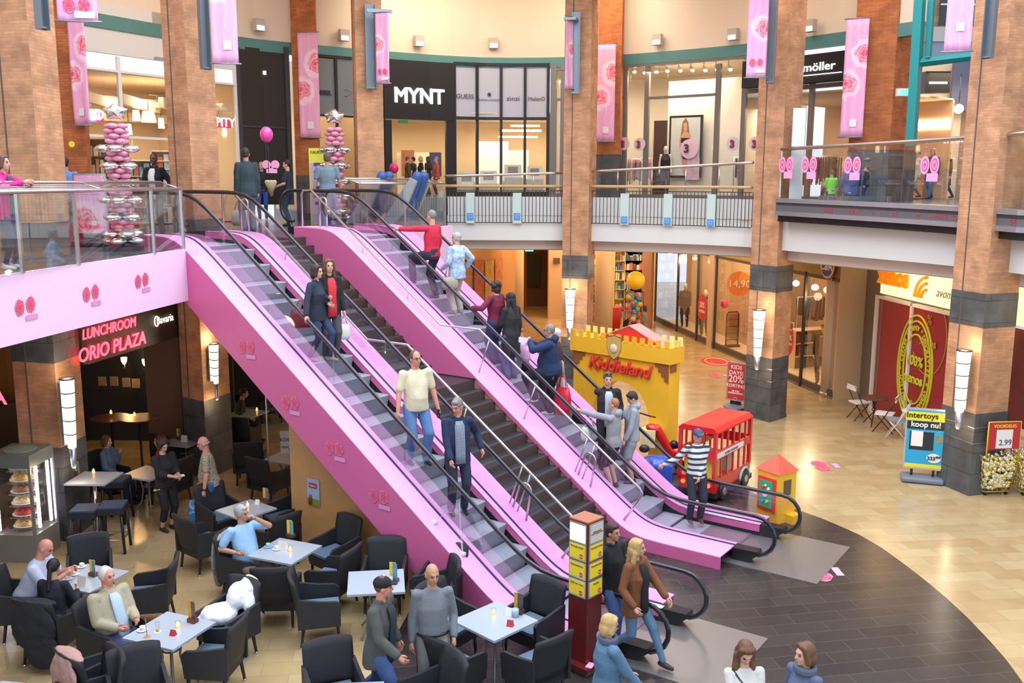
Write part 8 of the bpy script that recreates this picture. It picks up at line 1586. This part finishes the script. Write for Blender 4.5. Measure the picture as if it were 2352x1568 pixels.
s,tt,p=onstep(1602,1024,1.74); p.z=stepz(s) if s<-1.4 else .12; q=(p.x,p.y,p.z); person('older man in white and dark striped sweater, blue cap and glasses, on the escalator',p,-82,1.72,skin='r',hair='grey',hs='crop',top=stripe_mat('wear_striped_sweater',(.66,.68,.66),(.03,.045,.07),2.6),tops='sweater',bot=C('charcoal_trousers',(.025,.03,.045)),RH=(-.18,-.56,1.06),Rp=(0,-.3,-1),LH=(.18,-.02,.86),extra=('glasses','cap_blue','beard'),shoe=SHOEBR,build=1.02)
# -- landing, upper left
def dep(px,yh,yf,h): return h*HS*2171/(yf-yh)
def lp(px,yh,yf,h,z=DL): return atdepth(px,dep(px,yh,yf,h)*.985,z)
p=Vector((-7.86,14.8,DZ)); person('girl in bright pink jacket leaning on the steel rail at the far left',p,-8,1.46,hair='brown',hs='bob',top=C('pink_jacket',(.62,.03,.22)),tops='jacket',inner=C('dark_scarf_top',(.05,.05,.06)),bot=C('faded_dark_jeans',(.06,.08,.13)),bots='tight',female=True,build=.85,LH=(.40,.10,1.34),RH=(.40,-.12,1.34),look=12,shoe=SHOEW,Lp=(0,1,-.5),Rp=(0,-1,-.5))
person('man in blue shirt behind the left pillar, back to the camera',atdepth(152,21.9,DL),110,1.76,hsc=1.06,skin='m',hair='black',hs='short',top=C('blue_shirt',(.10,.24,.50)),tops='tee',bot=C('grey_jeans',(.20,.19,.18))); p=atdepth(139,22.2,DL); person('person in white top beside the blue shirted man, partly hidden by the pillar',p,160,1.62,hsc=1.06,hair='dark',hs='bob',top=C('white_top',(.66,.66,.64)),tops='tee',bot=C('pale_trousers',(.45,.42,.38)),female=True)
person('woman in black blazer and white shirt, right of the balloon column',lp(356,356,536,1.68),-95,1.68,skin='d',hair='black',hs='crop',top=C('black_blazer',(.012,.012,.018)),tops='open',inner=C('white_shirt',(.70,.70,.70)),bot=C('grey_blue_jeans',(.10,.15,.20)),female=True,RH=(.12,-.30,.84),LH=(.1,.34,.96))
person('child in white cardigan with dark braids, beside the second pillar',lp(440,404,528,1.22),-60,1.22,skin='d',hair='black',hs='bob',top=C('white_cardigan',(.62,.60,.58)),tops='sweater',bot=C('child_jeans',(.05,.07,.20)),female=True,build=.95)
person('man in dark green jacket and jeans, seen from behind at the escalator head',lp(567,342,530,1.82),120,1.82,skin='m',hair='dark',hs='short',top=C('dark_teal_jacket',(.03,.055,.065)),tops='jacket',bot=C('washed_jeans',(.09,.16,.20)),look=-25,shoe=SHOEB)
bag(lp(545,440,520,.8)+Vector((0,.1,.85)),'white plastic bag carried by the man in the dark green jacket','bag',mat('plastic_bag_white',(.50,.52,.52),.4),(.42,.14,.36),.22)
person('blonde woman in black top and blue jeans talking at the escalator head',lp(601,367,497,1.64),-80,1.64,hair='blonde',hs='pony',top=C('black_tee',(.014,.014,.018)),tops='tee',bot=C('bright_blue_jeans',(.03,.07,.30)),bots='tight',female=True,LH=(.08,.30,.84),RH=(.25,-.1,1.05),shoe=SHOEW,look=-10)
a_=person('woman in dark navy outfit holding a bouquet in brown paper',lp(657,360,505,1.64)+Vector((0,.2,0)),185,1.64,hair='black',hs='pony',top=C('navy_tunic',(.02,.025,.05)),tops='tee',bot=C('navy_slacks',(.015,.015,.03)),female=True,LH=(.30,.12,1.05),RH=(.30,-.05,1.05),shoe=SHOEB)
t=thing('bouquet','bouquet wrapped in brown paper held by the woman in navy','bouquet',tuple(Vector(a_['_hl'])+Vector((-.12,-.12,-.02)))); m=MB(); m.lathe([(.02,-.28),(.10,-.05),(.19,.16)],(0,0,0),14); m.obj('paper_wrap',mat('kraft_paper',(.42,.33,.20),.8),t); m=MB(); [m.ell((.12*math.cos(a),.12*math.sin(a),.17),(.06,.06,.05),8,6) for a in frange(0,5.2,6)]; m.obj('flowers',mat('flower_cream',(.62,.55,.42),.8),t)
t=thing('rose_card','pair of pink rose cards held beside the bouquet','sticker',tuple(gy(622,378,26.5))); [MB().lathe([(.12,0),(.12,.01)],(q,0,0),16,axis=(0,-1,0)).obj('rose_disc',mat('sticker_pink2'),t) for q in (-.12,.12)]; MB().box((.02,-.005,-.16),(.3,.01,.14)).obj('pink_tag',FM,t)
person('man in blue striped polo shirt, back to the camera, at the escalator exit',lp(752,356,524,1.76),100,1.76,skin='m',hair='short',hs='short',top=stripe_mat('wear_blue_stripe',(.10,.17,.22),(.26,.33,.37),9),tops='tee',bot=C('light_jeans',(.13,.23,.40)),build=1.08,LH=(.06,.33,.80),RH=(.1,-.32,.85),look=20,shoe=SHOEB)
# -- in and near the jeweller
def farp(px,yh,Y,h,z,**k): p=atdepth(px,Y,z); return p
for px,yh,Y,lab,kw in [(937,364,35.5,'shopper in brown jacket inside the jeweller doorway, leftmost',dict(hair='brown',hs='short',top=C('brown_jacket',(.10,.06,.04)),tops='jacket',yaw=20)),(950,370,36.4,'shopper in dark clothes inside the jeweller doorway, second from the left',dict(hair='black',hs='short',top=C('black_tee2',(.015,.015,.015)),yaw=160)),(967,374,35.0,'blonde shopper in black top inside the jeweller doorway',dict(hair='blonde',hs='bob',top=C('black_tee2',(.015,.015,.015)),yaw=200,female=True)),(984,380,35.6,'dark haired shopper seated low in the jeweller doorway',dict(hair='dark',hs='long',top=C('dark_dress',(.03,.01,.01)),yaw=150,female=True)),(1003,370,36.2,'shopper in orange red shawl inside the jeweller doorway, rightmost',dict(hair='salt',hs='short',top=C('orange_shawl',(.50,.08,.04)),tops='jacket',yaw=190))]:
    yaw=kw.pop('yaw'); z=RZ-.0; h=gy(px,yh,Y).z-z; h=min(max(h,1.45),2.1); person(lab,atdepth(px,Y,z),yaw,h,hsc=1,vox=.016,**kw)
for px,l in ((842,'left'),(922,'right')):
    a=atdepth(px,28.5,DL); t=thing('massage_chair','blue padded massage chair with slanted grey sides behind the landing balustrade, '+l,'chair',(a.x,a.y,DL),PI-.4); bl_=mat('chair_blue',(.03,.10,.30),.5)
    MB().box((.05,0,.55),(.65,.7,.25)).obj('seat',bl_,t); m=MB(); m.cap((-.3,-.2,.7),(-.65,-.2,1.5),.17,.15,10); m.cap((-.3,.2,.7),(-.65,.2,1.5),.17,.15,10); m.obj('backrest',bl_,t)
    for q in (-.42,.42): MB().extr([(-.75,1.35),(-.55,1.45),(.5,.1),(.2,0),(-.3,.4)],(0,q-.05,0),(1,0,0),(0,0,1),(0,.1,0)).obj('side_panel',mat('chair_grey_side',(.35,.38,.38),.4),t)
# -- right balcony
def rp(px,Y,z=RZ): return atdepth(px,Y,z)
person('child in bright green shirt sitting at the balcony edge, back to camera',rp(1910,28.2,RZ),100,1.15,hair='brown',hs='short',top=C('neon_green',(.20,.85,.08)),tops='tee',bot=C('child_jeans',(.05,.07,.20)),sit=1,seatz=.16,vox=.013)
person('person in blue jacket sitting beside the green shirted child, back to the camera',rp(1957,27.0,RZ),95,1.60,hair='brown',hs='bob',top=C('mid_blue_jacket',(.04,.10,.30)),tops='jacket',bot=C('dark_jeans',(.03,.05,.12)),sit=1,seatz=.16,female=True,vox=.013,build=1.1)
person('toddler in dark jacket beside the person in blue, by the wide pillar',rp(1990,26.6,RZ),150,.85,hair='brown',hs='short',top=C('black_tee2',(.015,.015,.015)),tops='jacket',bot=C('dark_jeans',(.03,.05,.12)),vox=.014)
a_=person('woman in white jacket and light trousers walking left on the right balcony',rp(2104,34.3,RZ),200,1.66,hair='brown',hs='bun',top=C('white_jacket',(.60,.58,.56)),tops='jacket',bot=C('light_grey_trousers',(.42,.40,.38)),bots='tight',female=True,LF=(.28,.1,.10),RF=(-.30,-.1,.14),vox=.013,hsc=1.03)
bag(Vector(a_['_hr'])+Vector((0,-.1,0)),'white shoulder bag of the woman in the white jacket','bag',mat('bag_canvas'),(.36,.14,.28),.14)
person('blonde woman with black backpack walking on the right balcony',rp(2140,33.8,RZ),215,1.72,hair='blonde',hs='long',top=C('dark_coat_far',(.03,.035,.045)),tops='jacket',bot=C('blue_jeans',(.10,.20,.42)),bots='tight',female=True,LF=(.26,.1,.09),RF=(-.24,-.1,.12),vox=.013,hsc=1.03,extra=('backpack',))
person('woman in dark coat walking behind the blonde woman, right balcony',rp(2172,34.5,RZ),200,1.66,hair='brown',hs='bun',top=C('dark_coat_far',(.03,.035,.045)),tops='coat',bot=C('dark_jeans',(.03,.05,.12)),bots='tight',female=True,LF=(-.28,.1,.12),RF=(.26,-.1,.09),vox=.013,hsc=1.03,inner=C('white_shirt',(.70,.70,.70)))
person('shopper in black clothes at the right edge of the balcony',rp(2346,24.5,RZ),170,1.66,hair='dark',hs='bob',top=C('black_coat',(.022,.024,.024)),tops='coat',bot=C('black_jeans',(.02,.02,.025)),female=True,vox=.014)
# -- ground floor, far
p=onfloor(1184,790,1.6) if False else gz(1458,765); 
for px,py,yaw,h,lab,kw in [(1442,775,200,1.62,'shopper in pale pink jacket behind the red castle roof, left',dict(hair='dark',hs='bob',top=C('pale_pink_jacket',(.55,.36,.34)),tops='jacket',female=True)),(1478,800,160,1.6,'shopper with black and white scarf behind the red castle roof, right',dict(hair='dark',hs='bob',top=check_mat('wear_bw',(.5,.5,.5),(.05,.05,.05),60),tops='jacket',female=True)),(1352,742,60,1.7,'shopper in black coat beside the middle pillar, far behind',dict(hair='dark',hs='short',top=C('black_coat',(.022,.024,.024)),tops='coat')),(1462,718,30,1.65,'shopper in brown coat in front of the ball rack',dict(hair='brown',hs='bob',top=C('brown_coat_far',(.09,.05,.04)),tops='coat',female=True)),]:
    g=gz(px,py); person(lab,Vector((g.x,g.y,.006)),yaw,h,vox=.018,**kw)
# -- cafe
a_=person('waitress in black outfit writing an order between the cafe tables',Vector((*gz(385,1216).xy,0)),-35,1.66,hair='dark',hs='curly',top=C('black_uniform',(.014,.014,.018)),tops='threeq',bot=C('black_uniform_trousers',(.014,.014,.018)),bots='capri',female=True,LH=(.34,.08,1.10),RH=(.34,-.06,1.12),nod=22,shoe=SHOEB,build=1.02,extra=('belt',))
t=thing('order_pad','small white order pad in the hands of the waitress','notepad',tuple(Vector(a_['_hl'])+Vector((.08,-.05,.02)))); MB().box((0,0,0),(.09,.13,.015),.5).obj('pad',WHITE,t)
t=thing('yellow_cloth','yellow cloth tucked at the waist of the waitress','cloth',tuple(Vector(a_.location)+Vector((-.12,-.17,.93)))); MB().cap((-.05,0,0),(.07,-.02,.03),.02,.025,8).obj('cloth_fold',mat('cloth_yellow',(.70,.60,.05),.8),t)
p=gz(497,1212); p=onfloor(478,1006,1.74); a_=person('bald man in floral camouflage shirt and blue jeans, carrying a blue bag',p,195,1.74,skin='r',hair='grey',hs='bald',top=blotch_mat('wear_floral',[(.30,.27,.18),(.45,.40,.30),(.20,.17,.10),(.50,.46,.38),(.40,.12,.08)],16),tops='tee',bot=C('mid_blue_jeans',(.06,.12,.28)),LH=(.10,.30,.80),RH=(.16,-.26,.84),nod=10,lean=6,belly=.04,build=1.1,extra=('watch',),shoe=SHOEB)
bag(Vector(a_['_hr'])+Vector((-.05,0,-.05)),'blue and green shopping bag carried by the man in the floral shirt','bag',blotch_mat('bag_blue_green',[(.06,.22,.62),(.25,.50,.75),(.06,.22,.62),(.15,.40,.10)],5),(.46,.20,.46),.30,rz=.3)
def seated(label,pos,yaw,h,**k): return person(label,pos,yaw,h,sit=1,**k)
def seatpos(px,py,back=.02): g=gz(px,py,.54); return Vector((g.x,g.y,0))
c1=seatpos(262,1468); fy=math.degrees(math.atan2(tA[1]-c1.y,tA[0]-c1.x)); seated('white haired man in beige jacket and checked shirt, sitting with hands on his lap',c1,fy-12,1.78,skin='r',hair='white',hs='crop',top=C('beige_jacket',(.38,.34,.24)),tops='jacket',inner=check_mat('wear_blue_check',(.66,.72,.80),(.30,.45,.65),40),bot=C('dark_blue_jeans',(.03,.05,.13)),belly=.06,build=1.15,LH=(.30,.12,.76),RH=(.26,-.12,.72),look=14,shoe=SHOEB,lean=-6)
c2=seatpos(565,1300); fy=math.degrees(math.atan2(tB[1]-c2.y,tB[0]-c2.x)); seated('grey haired man in light blue shirt, hand raised to his mouth',c2,fy-30,1.76,skin='m',hair='grey',hs='short',top=C('light_blue_shirt',(.30,.52,.80)),tops='tee',bot=C('khaki_trousers',(.20,.16,.11)),belly=.07,build=1.12,LH=(.22,.06,1.23),RH=(.14,-.26,.78),Lp=(0,1,-.8),look=25,nod=4,shoe=SHOEBR,extra=('belt',),lean=-5)
c3=rel((-8.02,14.95)); seated('bald man in pale blue shirt, leaning over his food',c3,5,1.80,skin='r',hair=None,hs='bald',top=C('pale_lilac_shirt',(.50,.54,.70)),tops='tee',bot=C('dark_trousers',(.02,.02,.03)),belly=.05,build=1.2,lean=20,nod=22,LH=(.52,.12,.86),RH=(.50,-.10,.86),shoe=SHOEB)
c4=rel((-7.30,14.22)); seated('woman with dark pulled back hair and black cardigan at the food table',c4,85,1.64,skin='m',hair='black',hs='pony',top=C('black_cardigan',(.012,.014,.022)),tops='sweater',bot=C('charcoal_slacks',(.04,.045,.05)),female=True,LH=(.38,.15,.84),RH=(.36,-.16,.84),lean=8,shoe=SHOEW)
c5=seatpos(250,1100); seated('woman in denim jacket sitting in the dim lunchroom, hand at her chin',c5,-5,1.62,hair='brown',hs='bob',top=C('denim_jacket',(.10,.16,.26)),tops='jacket',bot=C('dark_jeans',(.03,.05,.12)),female=True,LH=(.25,.05,1.05),vox=.013)
c6=seatpos(372,1098); seated('woman in dark red top sitting in the dim lunchroom',c6,190,1.6,hair='dark',hs='curly',top=C('dark_red_top',(.30,.02,.03)),tops='sweater',bot=C('dark_trousers',(.02,.02,.03)),female=True,vox=.013)
c7=seatpos(548,975); seated('person with dark hair sitting at the dim table with a candle, under the escalator',c7,10,1.66,hair='dark',hs='short',top=C('dark_grey_top',(.04,.04,.045)),tops='sweater',vox=.014,lean=12)
# -- foreground walkers
p=onfloor(866,1323,1.78); person('man in black cap and dark grey jacket, striding to the right',p,-18,1.78,skin='r',hair='short',hs='crop',top=C('dark_green_grey_jacket',(.075,.080,.075)),tops='open',inner=C('dark_tee',(.02,.035,.05)),bot=C('royal_jeans',(.05,.10,.26)),lean=5,LH=(.10,.28,.86),RH=(.34,-.24,.95),LF=(-.38,.1,.16),RF=(.30,-.1,.09),extra=('cap_black',),look=25,build=1.08,shoe=SHOEB)
p=onfloor(992,1296,1.80); person('man with shaved head in tight grey sweater and grey jeans, walking towards the camera',p,-75,1.80,skin='m',hair='short',hs='bald',top=C('mid_grey_sweater',(.17,.19,.22)),tops='sweater',bot=C('stone_grey_jeans',(.22,.23,.22)),LH=(.12,.22,.88),RH=(.02,-.25,.80),look=10,nod=6,extra=('watch','belt'),LF=(.18,.1,.09),RF=(-.22,-.1,.12),shoe=SHOEB,build=1.03)
p=onfloor(1462,1238,1.70); person('blonde woman in brown jacket, black top and ripped jeans, striding to the right',p,-42,1.70,hair='blonde',hs='long',top=C('rust_brown_jacket',(.19,.07,.025)),tops='open',inner=C('black_tee',(.014,.014,.018)),bot=C('faded_blue_jeans',(.10,.19,.30)),bots='tight',female=True,LH=(.36,.20,.95),RH=(.16,-.26,.92),LF=(.42,.08,.10),RF=(-.30,-.1,.18),look=30,shoe=SHOEB)
p=onfloor(1424,1216,1.74)+Vector((-.1,.25,0)); person('dark haired person in black jacket and jeans behind the blonde woman',p,-50,1.74,skin='m',hair='dark',hs='short',top=C('black_jacket',(.014,.014,.018)),tops='jacket',bot=C('mid_blue_jeans',(.06,.12,.28)),look=20,LF=(-.2,.1,.12),RF=(.2,-.1,.09))
p=onfloor(1398,1420,1.64); a_=person('blonde woman with short hair in denim jacket, carrying a green bag',p,15,1.64,hair='blonde',hs='bob',top=C('denim_blue_jacket',(.09,.19,.31)),tops='jacket',bot=C('dark_jeans',(.03,.05,.12)),female=True,build=1.15,LH=(.32,.1,.95),RH=(.34,-.2,.90),nod=12,extra=('scarf','glasses'))
bag(Vector(a_['_hr'])+Vector((.05,0,0)),'pale green plastic bag carried by the woman in the denim jacket','bag',mat('bag_mint',(.22,.58,.38),.45),(.32,.15,.40),.10)
p=onfloor(1712,1479,1.70); person('young woman with long brown hair in white sweater, looking down, bottom edge',p,-85,1.70,hair='brown',hs='long',top=C('white_sweater',(.62,.62,.60)),tops='sweater',bot=C('dark_jeans',(.03,.05,.12)),female=True,nod=30,extra=('strap',),build=.96,LH=(.3,.1,.95),RH=(.3,-.1,.95))
p=onfloor(1852,1484,1.70); person('woman with wavy brown hair in blue cowl neck sweater at the bottom edge',p,-150,1.70,hair='brown',hs='bob',top=C('slate_blue_sweater',(.10,.14,.24)),tops='sweater',bot=C('dark_jeans',(.03,.05,.12)),female=True,look=-15,extra=('scarf',),build=1.0)
# ------------------------------------------------------------------ mannequins (shop figures)
MANN=mat('mannequin_ivory',(.72,.62,.48),.35); SKIN['w']=MANN; HAIR['none']=MANN
def mannequin(label,pos,yaw,**k):
    k.setdefault('hair',None); k.setdefault('hs','bald'); o=person(label,pos,yaw,1.78,skin='w',**k); o.name='mannequin'; o['category']='mannequin'
    for c in list(o.children):
        if c.name.split('.')[0] in ('eye','eyebrow','mouth'): bpy.data.objects.remove(c)
    return o
P_=capt(1572,750); A=Vector((P_.x,P_.y,0)).normalized(); mannequin('ivory mannequin in black patterned poncho in the fashion window, left',Vector((P_.x+A.x*.9,P_.y+A.y*.9,.28)),-110,top=check_mat('wear_poncho',(.03,.03,.03),(.30,.22,.16),16),tops='coat',bot=C('black_leggings',(.012,.012,.014)),bots='tight',vox=.016)
P_=capt(1618,770); mannequin('ivory mannequin in grey scarf and coat behind the red oval sticker',Vector((P_.x+A.x*.9,P_.y+A.y*.9,.28)),-110,top=C('taupe_coat',(.20,.15,.11)),tops='coat',bot=C('black_leggings',(.012,.012,.014)),vox=.016,extra=('scarf',))
P_=capt(1893,870); mannequin('mannequin in dark jacket, red checked shirt and black beanie, right fashion window',Vector((P_.x+A.x*.8,P_.y+A.y*.8,.28)),-120,top=C('black_bomber',(.02,.015,.018)),tops='jacket',inner=check_mat('wear_red_check',(.20,.02,.03),(.50,.35,.35),34),bot=C('brown_grey_trousers',(.12,.10,.08)),vox=.014,extra=('cap_black',),shoe=SHOEB)
m=MB(); P_=capt(1890,880); 
X,Y=onpoly(1527,offs(UWALL,-.9)); 
o=mannequin('pale mannequin in dark lingerie and stockings in the upper shop window',Vector((X,Y,RZ+.1)),-90,top=C('black_bra',(.015,.012,.012)),tops='sleeveless',bot=C('dark_grey_stockings',(.06,.055,.06)),bots='tight',female=True,vox=.016,hsc=1)
# motion of hidden meta props
for o in COL.objects:
    for k_ in ('_hl','_hr'):
        if k_ in o: del o[k_]
